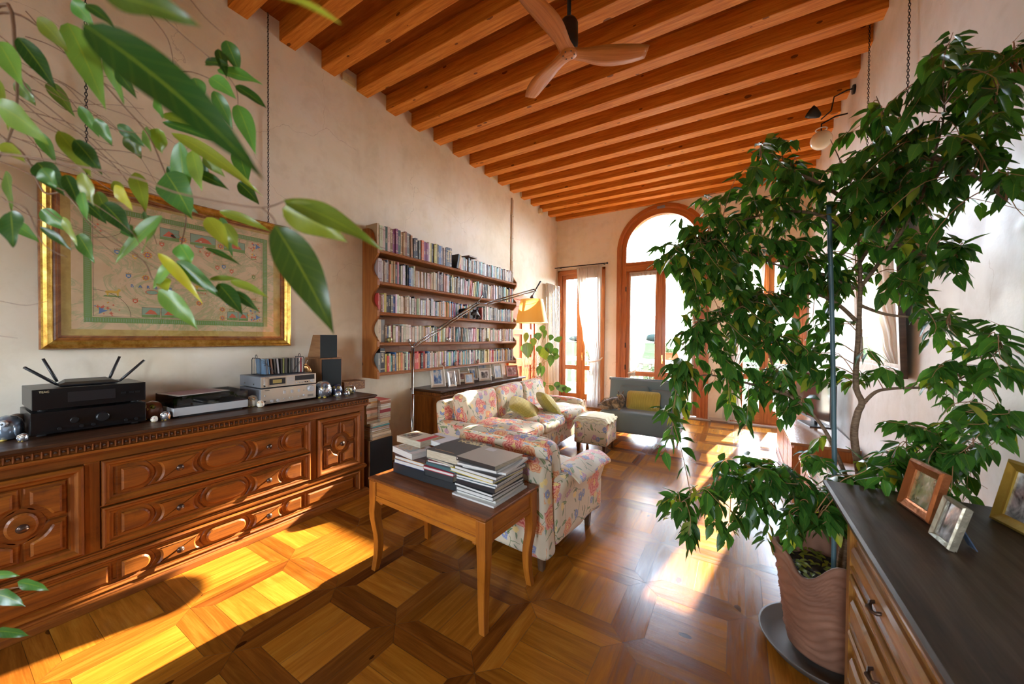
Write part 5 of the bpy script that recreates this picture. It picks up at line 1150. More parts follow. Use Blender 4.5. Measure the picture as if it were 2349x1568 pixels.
# loudspeakers
M_SPW = wood('speaker_veneer', (.16, .07, .025), (.24, .11, .04), (.31, .15, .06), rough=.45)
n = NT('speaker_cloth'); n.l(n.ramp(n.noise(n.tex('Object'), 400, 2), [(.3, (.012, .017, .018)), (.7, (.03, .038, .040))]), n.b.inputs['Base Color']); n.i('Roughness', .95); M_SPC = n.m
e = thing('loudspeaker', (-3.36, 2.035, SZ), 'larger loudspeaker with dark cloth front on the sideboard end', 'loudspeaker')
m = MB(); m.bx(-3.505, -3.245, 1.93, 2.138, SZ, 1.292, 2); m.build('cabinet', M_SPW, e, bevel=.002); m = MB(); m.bx(-3.25, -3.235, 1.94, 2.128, SZ + .01, 1.28, 2); m.build('grille', M_SPC, e, bevel=.003)
e = thing('loudspeaker', (-3.36, 2.02, 1.293), 'smaller sloping-backed loudspeaker standing on the larger one', 'loudspeaker')
m = MB(); m.prism([(-3.49, 1.293), (-3.28, 1.293), (-3.28, 1.507), (-3.40, 1.507)], 1.945, 2.105, 'XZ'); m.build('cabinet', M_SPW, e, bevel=.002); m = MB(); m.bx(-3.282, -3.265, 1.945, 2.105, 1.293, 1.507, 2); m.build('grille', M_SPC, e, bevel=.003)
# glass and ceramic owls and animals
def owl(x, y, s, rz, body, face, label, eye=(.9, .85, .6), glassb=True, z=SZ, beak=(.7, .5, .1), wing=None, round_=1.0):
    e = thing('owl_figurine', (x, y, z), label, 'figurine'); M = Matrix.Translation((x, y, z)) @ Matrix.Rotation(rz, 4, 'Z') @ Matrix.Scale(s, 4)
    m = MB(); m.M = M; m.lathe([(.25, 0), (.40, .06), (.46, .3 * round_), (.46, .55 * round_), (.40, .78 * round_), (.26, .93 * round_), (.02, 1.0 * round_)], (0, 0, 0), 20); m.build('body', body, e)
    for sy in (-1, 1):
        m = MB(); m.M = M; yy = sy * .17; zz = .70 * round_
        for r_, d, in ((.155, 0), ): m.sphere((.36, yy, zz), r_, 14, 8, (.45, 1, 1))
        ep = m.build('eye', face, e); m = MB(); m.M = M; m.sphere((.42, yy, zz), .10, 12, 8, (.35, 1, 1)); m.build('iris', plain('eye_%d' % (int(eye[0] * 100) + int(eye[1] * 10)), eye, .15), ep); m = MB(); m.M = M; m.sphere((.455, yy, zz), .045, 10, 6, (.3, 1, 1)); m.build('pupil', M_BLK, ep)
        m = MB(); m.M = M; m.sphere((.05, sy * .40, .38), .24, 12, 8, (.9, .35, 1.2)); m.build('wing', wing or body, e)
    m = MB(); m.M = M; m.lathe([(.001, .5), (.045, .57), (.03, .63), (.001, .66)], (.46, 0, 0), 8); m.build('beak', plain('owl_beak', beak, .3), e)
    for sy in (-1, 1): m = MB(); m.M = M; m.sphere((.34, sy * .14, .03), .09, 10, 6, (1.3, 1, .4)); m.build('foot', plain('owl_beak', beak, .3), e)
    return e
M_SGL = plain('silvered_glass', (.62, .66, .72), .08, .85); M_BGL = plain('blue_silver_glaze', (.28, .36, .46), .08, .6, coat=1); M_BRC = plain('brown_glaze', (.34, .14, .08), .2, coat=.8); M_WCE = plain('white_glaze', (.78, .72, .60), .15, coat=.8); M_ORC = plain('orange_glaze', (.62, .24, .05), .2, coat=.8); M_YLG = plain('olive_glass', (.32, .28, .10), .1, .4, coat=1)
fa = math.radians(-38)
owl(-3.22, .235, .125, fa, M_BGL, M_SGL, 'largest blue-silver glass owl at the camera end of the sideboard', (.55, .62, .68), wing=M_BGL)
owl(-3.10, .275, .04, fa, M_SGL, M_WCE, 'tiny silvery owl beside the blue-silver glass owl', (.6, .5, .4)); owl(-3.36, .28, .11, fa, plain('dark_brown_glaze', (.07, .035, .02), .3), M_BRC, 'dark brown owl figure half hidden behind the blue-silver owl', (.3, .2, .1))
owl(-3.26, .80, .115, fa, M_BRC, M_YLG, 'brown ceramic owl with big green eyes beside the turntable', (.42, .48, .05)); owl(-3.13, .83, .055, fa, M_SGL, M_WCE, 'small striped silver owl in front of the turntable corner', (.7, .7, .7), wing=M_ORC); owl(-3.12, .775, .036, fa, M_WCE, M_WCE, 'tiny white bird with pink belly before the brown owl', (.5, .3, .3))
owl(-3.19, 1.352, .085, fa, M_WCE, M_ORC, 'white and orange ceramic penguin-like figurine between turntable and silver stereo', (.8, .7, .5)); owl(-3.10, 1.37, .052, fa, M_WCE, M_ORC, 'smaller white and orange figurine beside the penguin-like one', (.8, .7, .5)); owl(-3.33, 1.335, .10, fa, plain('red_mottled', (.35, .08, .05), .3, bumpy=.3), M_WCE, 'red and white mottled owl behind the orange figurines', (.3, .1, .05))
owl(-3.15, 1.895, .15, fa, M_SGL, M_BGL, 'tall clear glass owl with ringed eyes beside the silver stereo', (.10, .12, .14)); owl(-3.15, 2.025, .105, fa, plain('dark_blue_glass', (.06, .08, .16), .08, .3, coat=1), M_YLG, 'dark blue glass owl with an olive eye next to the tall glass owl', (.35, .30, .12))
owl(-3.04, 1.97, .052, fa, M_SGL, M_SGL, 'small round silver owl in front of the dark blue owl', (.3, .3, .3)); owl(-3.04, 2.055, .05, fa, M_SGL, M_BRC, 'small silver and brown owl near the sideboard corner', (.4, .3, .2)); owl(-3.12, 2.125, .07, fa, M_YLG, M_WCE, 'wide-eyed olive owl beside the dark blue one', (.05, .05, .05)); owl(-3.17, 2.195, .075, fa, M_SGL, M_BRC, 'slim glass bird figurine nearest the marbled box', (.5, .4, .3))
n = NT('marbled_paper'); n.l(n.ramp(n.noise(n.tex('Object'), 34, 5, .7, 2.5), [(.46, (.13, .05, .018)), (.54, (.18, .07, .02)), (.57, (.52, .28, .08)), (.62, (.16, .06, .02))]), n.b.inputs['Base Color']); n.i('Roughness', .5)
m = MB(); m.bx(-3.46, -3.30, 2.20, 2.44, SZ + .004, 1.04); mb_ = m.build('marbled_box', n.m, None, bevel=.003, local=(-3.38, 2.3, SZ)); tag(mb_, 'brown marbled paper box at the far end of the sideboard', 'box')

# ================================================================ PHOTO FRAMES
def picture_mat(k, cols):
    n = NT('photograph_%d' % k); n.l(n.ramp(n.noise(n.mapping(n.tex('Object'), (1, 1, .7)), 16, 4, .6, .5), [(.34, cols[0]), (.48, cols[1]), (.6, cols[2])]), n.b.inputs['Base Color']); n.i('Roughness', .12); n.i('Coat Weight', .6); return n.m
def photo_frame(k, x, y, z, w, h, yaw, fw, fm, label, cols, depth=.014, lean=14, matw=0, fm2=None, grp=None, strut=None):
    e = thing('photo_frame', (x, y, z), label, 'photo frame', grp, rz=yaw); R = Matrix.Rotation(math.radians(-lean), 4, 'Y')
    m = MB(); m.M = R; pr = [(0, -.002), (0, depth * .7), (fw * .25, depth), (fw * .8, depth * .55), (fw, depth * .45), (fw, .001)]
    m.ring([[(d, -w / 2 + i, i), (d, w / 2 - i, i), (d, w / 2 - i, h - i), (d, -w / 2 + i, h - i)] for i, d in pr], smooth=False); m.bx(-.006, 0, -w / 2 + .002, w / 2 - .002, .002, h - .002); m.build('frame', fm, e)
    if matw: m = MB(); m.M = R; m.bx(.0005, .002, -w / 2 + fw, w / 2 - fw, fw, h - fw); m.build('mount', fm2 or M_WHITE, e)
    m = MB(); m.M = R; i = fw + matw; m.bx(.001, .003, -w / 2 + i, w / 2 - i, i, h - i); m.build('photograph', picture_mat(k, cols), e)
    m = MB(); t_ = math.radians(lean); b = Vector((-math.sin(t_) * h * .6 - .006, 0, math.cos(t_) * h * .6)); f_ = Vector((-math.sin(t_) * h * .6 - h * .32, 0, 0.002)); s_ = Vector((0, .02, 0)); q = Vector((.003, 0, 0)); m.ring([[b - s_ * .6, b + s_ * .6, b + s_ * .6 + q, b - s_ * .6 + q], [f_ - s_, f_ + s_, f_ + s_ + q, f_ - s_ + q]], smooth=False, capa=True, capb=True); m.build('easel_back', strut or M_DLEG, e)
    return e
M_TAUPE = plain('taupe_frame', (.52, .45, .36), .4, .2); M_SPK = plain('speckled_silver', (.55, .56, .56), .35, .6, bumpy=.6); M_WARM = plain('warm_wood_frame', (.36, .20, .10), .4); M_BEI = plain('beige_frame', (.50, .42, .30), .45); M_PINKM = plain('red_mount', (.55, .12, .12), .6)
blue = ((.04, .08, .22), (.20, .34, .55), (.6, .6, .58)); bw = ((.03, .03, .035), (.3, .28, .27), (.7, .68, .65)); sky = ((.35, .5, .68), (.62, .75, .85), (.85, .88, .9)); warm = ((.12, .05, .04), (.4, .2, .18), (.7, .55, .48))
FZ = .846
for k, (x, y, w, h, yaw, fw, mt, lab, cols, mw, m2) in enumerate((
    (-3.26, 3.50, .20, .29, -24, .035, M_TAUPE, 'tallest taupe photo frame with a blue portrait, beside the lamp pole', blue, .014, M_WHITE),
    (-3.14, 3.63, .115, .21, -20, .034, M_SPK, 'narrow speckled silver photo frame in front of a taupe one', bw, 0, None),
    (-3.24, 3.80, .15, .21, -30, .032, M_TAUPE, 'taupe photo frame half hidden behind the speckled silver frame', bw, .01, M_WHITE),
    (-3.34, 4.12, .19, .17, -24, .03, M_BEI, 'beige photo frame with a dark picture behind the small brown frame', warm, .012, M_WHITE),
    (-3.15, 4.00, .14, .15, -28, .018, M_WARM, 'small brown wooden photo frame with a bright empty-looking picture', sky, .008, M_WHITE),
    (-3.38, 4.38, .16, .20, -20, .025, M_TAUPE, 'pale photo frame standing furthest back on the console', blue, .014, M_WHITE),
    (-3.17, 4.40, .20, .19, -30, .034, M_TAUPE, 'wide taupe photo frame with a small landscape print at the console edge', bw, .014, M_WHITE),
    (-3.40, 4.66, .15, .23, -24, .006, M_WHITE, 'white card with a printed picture propped behind the frames', blue, .02, M_WHITE),
    (-3.17, 4.76, .15, .23, -26, .024, M_BEI, 'upright olive-beige photo frame showing a bright sky', sky, 0, None),
    (-3.36, 4.98, .14, .24, -26, .020, M_BEI, 'tall pale photo frame behind the red-mounted frame', sky, .012, M_WHITE),
    (-3.14, 5.13, .22, .19, -28, .018, M_WARM, 'brown photo frame with a red mount, last on the console', warm, .016, M_PINKM))):
    photo_frame(k, x, y, FZ, w, h, math.radians(yaw), fw, mt, lab, cols, matw=mw, fm2=m2)
M_COP = plain('hammered_copper', (.50, .17, .06), .28, .85, bumpy=1.0); M_GSP = plain('gold_sparkle', (.40, .25, .04), .4, .7, bumpy=1.0); M_NAVY = plain('navy_velvet', (.03, .05, .09), .8); M_TEAL = plain('teal_back', (.05, .30, .30), .7); M_SSP = plain('silver_sparkle', (.40, .36, .27), .35, .8, bumpy=1.0)
green = ((.03, .05, .02), (.12, .18, .08), (.5, .5, .4))
CZ = CHZ + .001
photo_frame(20, .515, 1.725, CZ, .165, .165, math.radians(189), .03, M_COP, 'hammered copper photo frame with teal back on the worn chest', green, depth=.02, lean=12, strut=M_TEAL)
photo_frame(21, .505, 1.515, CZ, .098, .125, math.radians(184), .012, M_SSP, 'small silver photo frame with dark blue back on the worn chest', bw, depth=.014, lean=14, strut=M_NAVY)
photo_frame(22, .735, 1.715, CZ, .20, .20, math.radians(192), .03, M_GSP, 'sparkling gold photo frame against the wall side of the worn chest', bw, depth=.018, lean=12, strut=M_NAVY)
# ================================================================ BOOKCASE AND BOOKS
M_PINE = wood('pine_bookcase', (.22, .070, .012), (.32, .11, .022), (.42, .16, .038), rough=.45, knots=.2, coat=.15, across=14)
XS, BY0, BY1 = -3.27, 2.593, 5.43
SHELF = [2.431, 2.090, 1.760, 1.430, 1.104]            # top faces of the boards
bc = thing('bookcase', (XL + .13, 4.0, 1.04), 'wide wall-hung pine bookcase with scalloped sides, filled with books', 'bookcase')
for yy in (BY0 - .03, BY1):
    m = MB(); P = [(XL + .004, 1.04), (XS + .004, 1.04)]; lv = list(reversed(SHELF))
    for k, z in enumerate(lv):
        P += [(XS + .006, z - .045), (XS + .006, z + .015)]
        zt = lv[k + 1] - .06 if k < 4 else 2.66
        if k < 4:
            P += [(XS - .012, z + .03)] + [(XS - .012 - .075 * math.sin(PI * q / 9) ** .8, z + .04 + (zt - z - .06) * q / 9) for q in range(1, 9)] + [(XS - .012, zt - .012)]
        else: P += [(XS - .01, z + .03), (XS - .05, z + .08), (XS - .075, z + .13), (XS - .085, z + .18), (XS - .12, z + .225), (XL + .1, z + .24), (XL + .004, z + .245)]
    m.prism(P, yy, yy + .03, 'XZ', grain=2); m.build('side_panel', M_PINE, bc, bevel=.002)
for k, z in enumerate(SHELF):
    m = MB(); m.bx(XL + .02, XS - .01, BY0, BY1, z - .028, z, 1)
    m.ring([[(XS + d, BY0, z - h), (XS + d, BY1, z - h)] for d, h in ((-.012, 0), (-.002, .001), (.002, .006), (-.003, .010), (.003, .014), (.003, .019), (-.002, .022), (.001, .027), (-.004, .033), (-.012, .034))], close=False, smooth=False, grain=1)
    m.build('shelf', M_PINE, bc)
m = MB(); y = BY0
while y < BY1 - .01: m.bx(XL + .004, XL + .018, y, min(y + .235, BY1), 1.06, SHELF[0] - .02, 1); y += .236
m.build('back_panel', M_PINE, bc)

n = NT('book_cover'); a_ = n.n('ShaderNodeAttribute', attribute_name='tint', attribute_type='GEOMETRY'); uv = n.tex('UV')
lum = n.n('ShaderNodeRGBToBW'); n.l(a_.outputs['Color'], lum.inputs[0]); con = n.mix(n.math('GREATER_THAN', lum.outputs[0], .22), (.72, .62, .40), (.16, .08, .06))
sx = n.n('ShaderNodeSeparateXYZ'); n.l(uv, sx.inputs[0]); v = n.math('FRACT', sx.outputs[1]); u = n.math('FRACT', sx.outputs[0]); idn = n.math('FLOOR', sx.outputs[0])
wn_ = n.n('ShaderNodeTexWhiteNoise', noise_dimensions='1D'); n.l(idn, wn_.inputs['W'])
t1 = n.math('GREATER_THAN', n.noise(n.mapping(uv, (4, 46, 1)), 1.3, 2), .52); box_ = n.math('MULTIPLY', n.math('LESS_THAN', n.math('ABSOLUTE', n.math('SUBTRACT', v, n.math('ADD', .45, n.math('MULTIPLY', wn_.outputs[0], .25)))), n.math('ADD', .08, n.math('MULTIPLY', wn_.outputs[0], .2))), n.math('LESS_THAN', n.math('ABSOLUTE', n.math('SUBTRACT', u, .5)), .26))
lab = n.math('MULTIPLY', t1, box_); band = n.math('MULTIPLY', n.math('LESS_THAN', n.math('ABSOLUTE', n.math('SUBTRACT', n.math('ABSOLUTE', n.math('SUBTRACT', v, .5)), .36)), .018), n.math('GREATER_THAN', wn_.outputs[0], .6))
isp = n.math('LESS_THAN', sx.outputs[0], 5000)
col = n.mix(n.math('MULTIPLY', n.math('MAXIMUM', n.math('MULTIPLY', lab, .75), n.math('MULTIPLY', band, .6)), isp), a_.outputs['Color'], con); n.l(col, n.b.inputs['Base Color']); n.i('Roughness', .45); M_BOOK = n.m
n = NT('paper_edges'); n.l(n.ramp(n.noise(n.mapping(n.tex('Object'), (30, 30, 900)), 1, 2), [(.35, (.38, .31, .21)), (.65, (.54, .48, .37))]), n.b.inputs['Base Color']); n.i('Roughness', .85); M_PAGE = n.m
n = NT('white_paper_edges'); n.l(n.ramp(n.noise(n.mapping(n.tex('Object'), (10, 10, 1100)), 1, 2), [(.35, (.48, .46, .43)), (.65, (.66, .64, .60))]), n.b.inputs['Base Color']); n.i('Roughness', .8); M_PAGW = n.m
BC = dict(W=((.74, .72, .68), 'white'), C=((.66, .56, .40), 'cream'), K=((.025, .027, .032), 'black'), G=((.03, .075, .055), 'dark green'), g=((.22, .34, .18), 'green'), R=((.55, .05, .04), 'red'), r=((.26, .03, .04), 'maroon'), O=((.68, .22, .06), 'orange'), B=((.05, .13, .36), 'blue'), b=((.36, .50, .60), 'pale blue'),
          P=((.24, .06, .20), 'purple'), p=((.62, .26, .28), 'pink'), Y=((.62, .52, .10), 'yellow'), y=((.48, .28, .08), 'ochre'), N=((.24, .11, .05), 'brown'), n=((.52, .36, .20), 'tan'), S=((.20, .21, .22), 'grey'), s=((.50, .49, .47), 'light grey'), T=((.08, .30, .30), 'teal'), o=((.66, .38, .28), 'salmon'))
ORD = 'first second third fourth fifth sixth seventh eighth ninth tenth eleventh twelfth thirteenth fourteenth fifteenth sixteenth seventeenth eighteenth nineteenth twentieth'.split()
def ordw(k): return ORD[k] if k < 20 else ('twenty-' if k < 29 else 'thirty-' if k < 39 else 'forty-') + ORD[(k - 19) % 10 - 1] if (k + 1) % 10 else {30: 'thirtieth', 40: 'fortieth'}.get(k + 1, 'last')
rb = random.Random(21); BN = [0]
def put_book(m, x1, y, z, dep, th, h, col, lean=0):
    """spine toward +X at x1, y..y+th, standing on z"""
    M0 = m.M; m.M = M0 @ Matrix.Translation((x1, y, z)) @ Matrix.Rotation(lean, 4, 'X'); BN[0] += 1; k = BN[0]
    j = lambda c: max(0, min(1, c * .8 * rb.uniform(.85, 1.15))); m.t = tuple(j(c) for c in col); m.mat = 0; q = .0015; m.pid += 1
    m.face([(0, 0, 0), (0, th, 0), (0, th, h), (0, 0, h)], uvs=[(k + .02, .01), (k + .98, .01), (k + .98, .99), (k + .02, .99)])
    fl = [(9000, 0)] * 4
    m.face([(-dep, 0, 0), (0, 0, 0), (0, 0, h), (-dep, 0, h)], uvs=fl); m.face([(0, th, 0), (-dep, th, 0), (-dep, th, h), (0, th, h)], uvs=fl)
    m.face([(0, 0, 0), (-dep, 0, 0), (-dep, th, 0), (0, th, 0)], uvs=fl); m.face([(-dep, 0, 0), (-dep, 0, h), (-dep, th, h), (-dep, th, 0)], uvs=fl)
    m.mat = 1; m.face([(0, 0, h - .0005), (0, th, h - .0005), (-dep, th, h - .0005), (-dep, 0, h - .0005)]); m.mat = 0; m.M = M0
rows = [
 'CCCGCNPPGyyNSSyKKSOPPWYKYYKBSWKRRWNWNGS' + '#' + 'RCWGSsNKWNySTSWCKKTNSCWNSTCNyTSCKYCTSWNKTNCNNNnCNKCnN',
 'sWNCSNOyyKpKsWKKBbSCynnsnnsnnsnnWnnnnsNKSSSooobWGGYCKWNKKWsWpWSORCYgTWsRKKKCWyoNWbbWCKSKsKWKTKWCYnKORSTWWWKBSWYNnp',
 'RpNWYKKSBWWWCCNCCWsKWgCWWbRWCKsWWKBWyKWWoOYOCbOBpPTpTTssYBOOsTPYOsSKSSrKSRWKWSWsWTWSSKSsKsWSNBTWSWSrKSKRNYWCNWsKT',
 'CSNBWrCWNKCWCCCWCCCsCCCNnOyWsYWCKGTRWYgWWonPWNKnTbKNGSWWsWpWrCYKKNCWCCWYyKWWWKnCCCRWWCNyCKNWWoSWWCWgYWTWyOrRSNyON',
 'SKYRCTNBnYOnKWrByyNRRORKKRoSBbCnWpCoWpYWBbYbWBTGWRKWWYTTCTOSWPSSoWKTWgGGnnYyYWOPRRCNCWBYNKSWnWSOyCSWgKrWKNnyWYKWNorTNBrCrNCnKNKCNyKrRK']
HT = [(.27, .20), (.245, .235), (.21, .205), (.205, .20), (.205, .20)]
names = ['top', 'second highest', 'middle', 'second lowest', 'lowest']; far_books = MB(); n_single = 0; CUT = [3.92, 3.925, 3.925, 3.925, 3.925]
for r, row in enumerate(rows):
    y = BY0 + .006; seen = {}; hb = HT[r][0]; prevc = None; k = 0; second = False
    while y < BY1 - .035:
        ch = row[k % len(row)] if k < len(row) else rb.choice(row[-40:]); k += 1
        if ch == '#': second = True; y = max(y, 3.98); continue
        f = (y - BY0) / (BY1 - BY0); base = HT[r][0] if (r and f < .5) or (r == 0 and not second) else HT[r][1]
        th = rb.uniform(.016, .034); h = base * rb.uniform(.86, 1.04); dep = rb.uniform(.13, .165); x1 = XS - .022 - rb.uniform(0, .012)
        if r == 0 and not second: th = rb.uniform(.026, .046); dep = .19; h = (.285 if k < 16 else .255) * rb.uniform(.93, 1.03)
        if r == 1 and 21 <= k <= 34: h = .20; th = .016; dep = .15; x1 = XS - .03
        if r == 1 and k == 1: th = .05; h = .25; dep = .2
        if r == 4 and k == 2: th = .062; h = .275 * .95; dep = .19
        if r == 3 and k <= 2: th = .045; h = .25
        if r == 0 and not second and y > 3.70: k = row.index('#'); continue
        if r == 0: x1 -= .02
        if r == 2 and 3.85 < y < 4.46: x1 -= .055
        lean = -.10 if (r == 1 and f > .5 and f < .75) or (r == 3 and .45 < f < .6) else (.03 if rb.random() < .08 else 0)
        colr, cn = BC[ch]; nb = seen.get(cn, 0); seen[cn] = nb + 1; h = min(h, (SHELF[r - 1] - .034 - SHELF[r] - .01) if r else 1)
        if y < CUT[r]:
            m = MB(); put_book(m, x1, y, SHELF[r] + .001, dep, th - .0012, h, colr, lean); o = m.build('book', [M_BOOK, M_PAGE], None, local=(x1 - dep / 2, y + th / 2, SHELF[r]))
            size = 'thick' if th > .03 else 'thin' if th < .021 else 'medium'
            tag(o, '%s %s book%s, %s %s from the map end, %s shelf' % (size if cn.count(' ') == 0 or not prevc or ' ' not in prevc else '', cn, (' by %s' % prevc) if prevc and prevc != cn and ' ' not in prevc + cn else '', ordw(nb), cn if r in (0, 2, 4) else cn, names[r]), 'book', 'books on the %s shelf' % names[r]); n_single += 1
            if r == 0 and not second and k in (17, 18): th = max(th, .04)
        else: put_book(far_books, x1, y, SHELF[r] + .001, dep, th - .0012, h, colr, lean)
        prevc = cn; y += th + (.012 if lean else 0)
tag(far_books.build('packed_books', [M_BOOK, M_PAGE], None, local=(XL + .15, 4.6, 1.1)), 'tightly packed small books filling the window half of the bookcase', 'books', kind='stuff')
M_GOLDP = plain('gold_lettering', (.72, .55, .26), .5)
for dy in (0, .046):
    m = MB(); y_ = 3.716 + dy; put_book(m, XS - .045, y_, SHELF[0] + .001, .19, .044, .262, BC['K'][0]); o = m.build('book', [M_BOOK, M_PAGE], None, local=(XS - .14, y_ + .02, SHELF[0]))
    tag(o, 'black book with cream spine lettering on the top shelf, the one %s' % ('nearer the map' if not dy else 'farther from the map'), 'book', 'books on the top shelf')
    text_mesh('spine_lettering', 'Ferrari', .056, M_GOLDP, Matrix.Translation((XS - .0445, y_ + .022, SHELF[0] + .15)) @ Matrix.Rotation(PI / 2, 4, 'X') @ Matrix.Rotation(PI / 2, 4, 'Y') @ Matrix.Rotation(-PI / 2, 4, 'X') if False else Matrix(((0, 0, 1, XS - .0445), (-1 if False else 0, 1, 0, y_ + .022), (-1, 0, 0, SHELF[0] + .15), (0, 0, 0, 1))), o, .0004)
# leaning album box, flat books, a few things on the shelves
def lying(x, y, z, w, d, h, rz, cover, label, cat='book', pages=M_PAGW, spine='-y', grp=None, tilt=0, title=None, soft=False, kind='book'):
    """a closed book lying flat: boards, spine and page block, w along local x, d along local y, centre at x, y, underside at z"""
    e = thing(kind, (x, y, z), label, cat, grp, rz=rz); t = .0012 if soft else .0026; o = .001 if soft else .003; C = plain('cover_%.2f_%.2f_%.2f' % cover, cover, .42)
    T = Matrix.Rotation(tilt, 4, 'Y'); m = MB(); m.M = T; m.box((0, 0, t / 2), (w, d, t)); m.box((0, 0, h - t / 2), (w, d, t))
    s = {'-y': ((0, -d / 2 + t / 2, h / 2), (w, t, h - .0002)), 'y': ((0, d / 2 - t / 2, h / 2), (w, t, h - .0002)), 'x': ((w / 2 - t / 2, 0, h / 2), (t, d, h - .0002)), '-x': ((-w / 2 + t / 2, 0, h / 2), (t, d, h - .0002))}[spine]
    m.box(*s); m.build('cover', C, e, bevel=.0006); m = MB(); m.M = T; m.box((0, 0, h / 2), (w - 2 * o, d - 2 * o, h - 2 * t)); m.build('pages', pages, e)
    return e
for (z, lab, c, h) in ((SHELF[0], 'dark flat album lying on the top shelf under the leaning one', (.05, .06, .07), .02),): lying(-3.40, 3.93, z + .001, .2, .2, h, 0, c, lab)
m = MB(); m.M = Matrix.Translation((-3.40, 3.90, SHELF[0] + .023)) @ Matrix.Rotation(-.22, 4, 'X'); m.box((0, .03, .1), (.19, .062, .2)); m.mat = 1; m.box((.096, .045, .1), (.003, .028, .2))
tag(m.build('album', [plain('album_black', (.03, .035, .035), .5), plain('album_gold', (.42, .26, .05), .5, bumpy=.4)], None, bevel=.001, local=(-3.4, 3.9, SHELF[0] + .02)), 'black slip-cased album with gold spine leaning on the top shelf', 'album')
lying(-3.36, 4.28, SHELF[0] + .196, .14, .2, .025, 0, (.55, .42, .25), 'cream paperback lying across the top shelf books, lower of two'); lying(-3.36, 4.25, SHELF[0] + .222, .14, .2, .018, .05, (.12, .08, .06), 'dark thin book lying highest on the top shelf books')
lying(-3.38, 3.17, SHELF[1] + .206, .15, .22, .012, 0, (.6, .58, .55), 'white booklet lying across the tan volumes on the second highest shelf'); lying(-3.36, 4.75, SHELF[1] + .246, .13, .22, .02, 0, (.3, .3, .5), 'pale violet book lying across books near the window on the second highest shelf')
lying(-3.36, 2.82, SHELF[4] + .222, .13, .2, .02, 0, (.60, .52, .34), 'cream book lying across the lowest shelf books near the map end')
def buffalo(y, face, label):
    e = thing('buffalo_figurine', (-3.285, y, SHELF[2]), label, 'figurine'); z = SHELF[2] + .001; x = XS - .002; s = face
    skin_body('body', [(x, y, z + .095, .038), (x, y + s * .055, z + .10, .040), (x, y - s * .055, z + .088, .034), (x, y + s * .095, z + .075, .024), (x, y + s * .125, z + .055, .018), (x + .014, y + s * .055, z + .008, .010), (x - .014, y + s * .05, z + .008, .010), (x + .014, y - s * .06, z + .008, .010), (x - .014, y - s * .055, z + .008, .010), (x + .014, y + s * .055, z + .05, .015), (x - .014, y + s * .05, z + .05, .015), (x + .014, y - s * .06, z + .05, .015), (x - .014, y - s * .055, z + .05, .015)],
              [(0, 1), (0, 2), (1, 3), (3, 4), (1, 9), (9, 5), (1, 10), (10, 6), (2, 11), (11, 7), (2, 12), (12, 8)], plain('ebony', (.012, .011, .011), .3), e, 2, (-3.285, y, SHELF[2]))
    m = MB()
    for q in (-1, 1): m.tube([(x + q * .012, y + s * .10, z + .092), (x + q * .035, y + s * .105, z + .10), (x + q * .035, y + s * .12, z + .12)], [.005, .004, .0015], 6)
    m.build('horns', MATS['ebony'], e); m = MB(); m.tube([(x, y - s * .09, z + .10), (x, y - s * .105, z + .06), (x, y - s * .10, z + .03)], .003, 5); m.build('tail', MATS['ebony'], e)
buffalo(3.98, 1, 'carved black buffalo on the middle shelf, nearer the map, head lowered to its twin'); buffalo(4.31, -1, 'carved black buffalo on the middle shelf, nearer the window, facing its twin')
for (y, z, r_, mt, lab) in ((2.74, SHELF[3], .03, M_YLG, 'glass paperweight on the second lowest shelf near the map end'), (3.70, SHELF[3], .034, M_SGL, 'chequered silver glass ball on the second lowest shelf'), (4.62, SHELF[3], .026, M_YLG, 'amber glass paperweight on the second lowest shelf near the window')):
    m = MB(); m.sphere((XS - .012, y, z + r_), r_, 16, 10); tag(m.build('paperweight', mt, None, local=(XS, y, z)), lab, 'paperweight')
m = MB(); m.prism([(3.04, SHELF[3] + .001), (3.062, SHELF[3] + .03), (3.055, SHELF[3] + .04), (3.045, SHELF[3] + .04), (3.04, SHELF[3] + .034), (3.035, SHELF[3] + .04), (3.025, SHELF[3] + .04), (3.018, SHELF[3] + .03)], XS - .022, XS - .008, 'YZ', bev=.003); tag(m.build('heart_ornament', M_SGL, None, local=(XS, 3.04, SHELF[3])), 'small silver heart ornament standing on the second lowest shelf', 'ornament')
for (y, lab) in ((3.62, 'small reddish carved head figurine on the lowest shelf, nearest the tall photo frame'), (3.86, 'small brown shell-like ornament on the lowest shelf'), (4.36, 'brown carved stone ornament on the lowest shelf near the window')):
    m = MB(); rr = random.Random(int(y * 100)); m.sphere((XS - .01, y, SHELF[4] + .028), .026, 12, 8, (.7, 1.3 if y > 4 else 1, 1)); m.sphere((XS - .006, y + .01, SHELF[4] + .05), .014, 10, 6); m.lathe([(.016, .001), (.012, .02)], (XS - .01, y, SHELF[4]), 10)
    tag(m.build('carved_ornament', plain('red_brown_stone', (.28, .12, .08), .5, bumpy=.6), None, local=(XS, y, SHELF[4])), lab, 'ornament')
text_mesh('gilt_letter', 'A', .035, M_GOLDP, Matrix(((0, 0, 1, XS - .0185), (1, 0, 0, 2.655), (0, 1, 0, SHELF[4] + .13), (0, 0, 0, 1))), [o for o in COL.objects if o.get('group') == 'books on the lowest shelf'][1], .0004) if True else None

# books on the occasional table
TZ = .6
def stack(cx, cy, items, where):
    z = TZ + .001
    for k, (w, d, h, rz, cov, soft, pg, lab, dx, dy, sp) in enumerate(items):
        e = lying(cx + dx, cy + dy, z, w, d, h, math.radians(rz - 2.75), cov, lab, pages=pg, spine=sp, grp='books on the cherry table', soft=soft); z += h + .0006; last = e
    return e, z
Wp, Cp = M_PAGW, M_PAGE
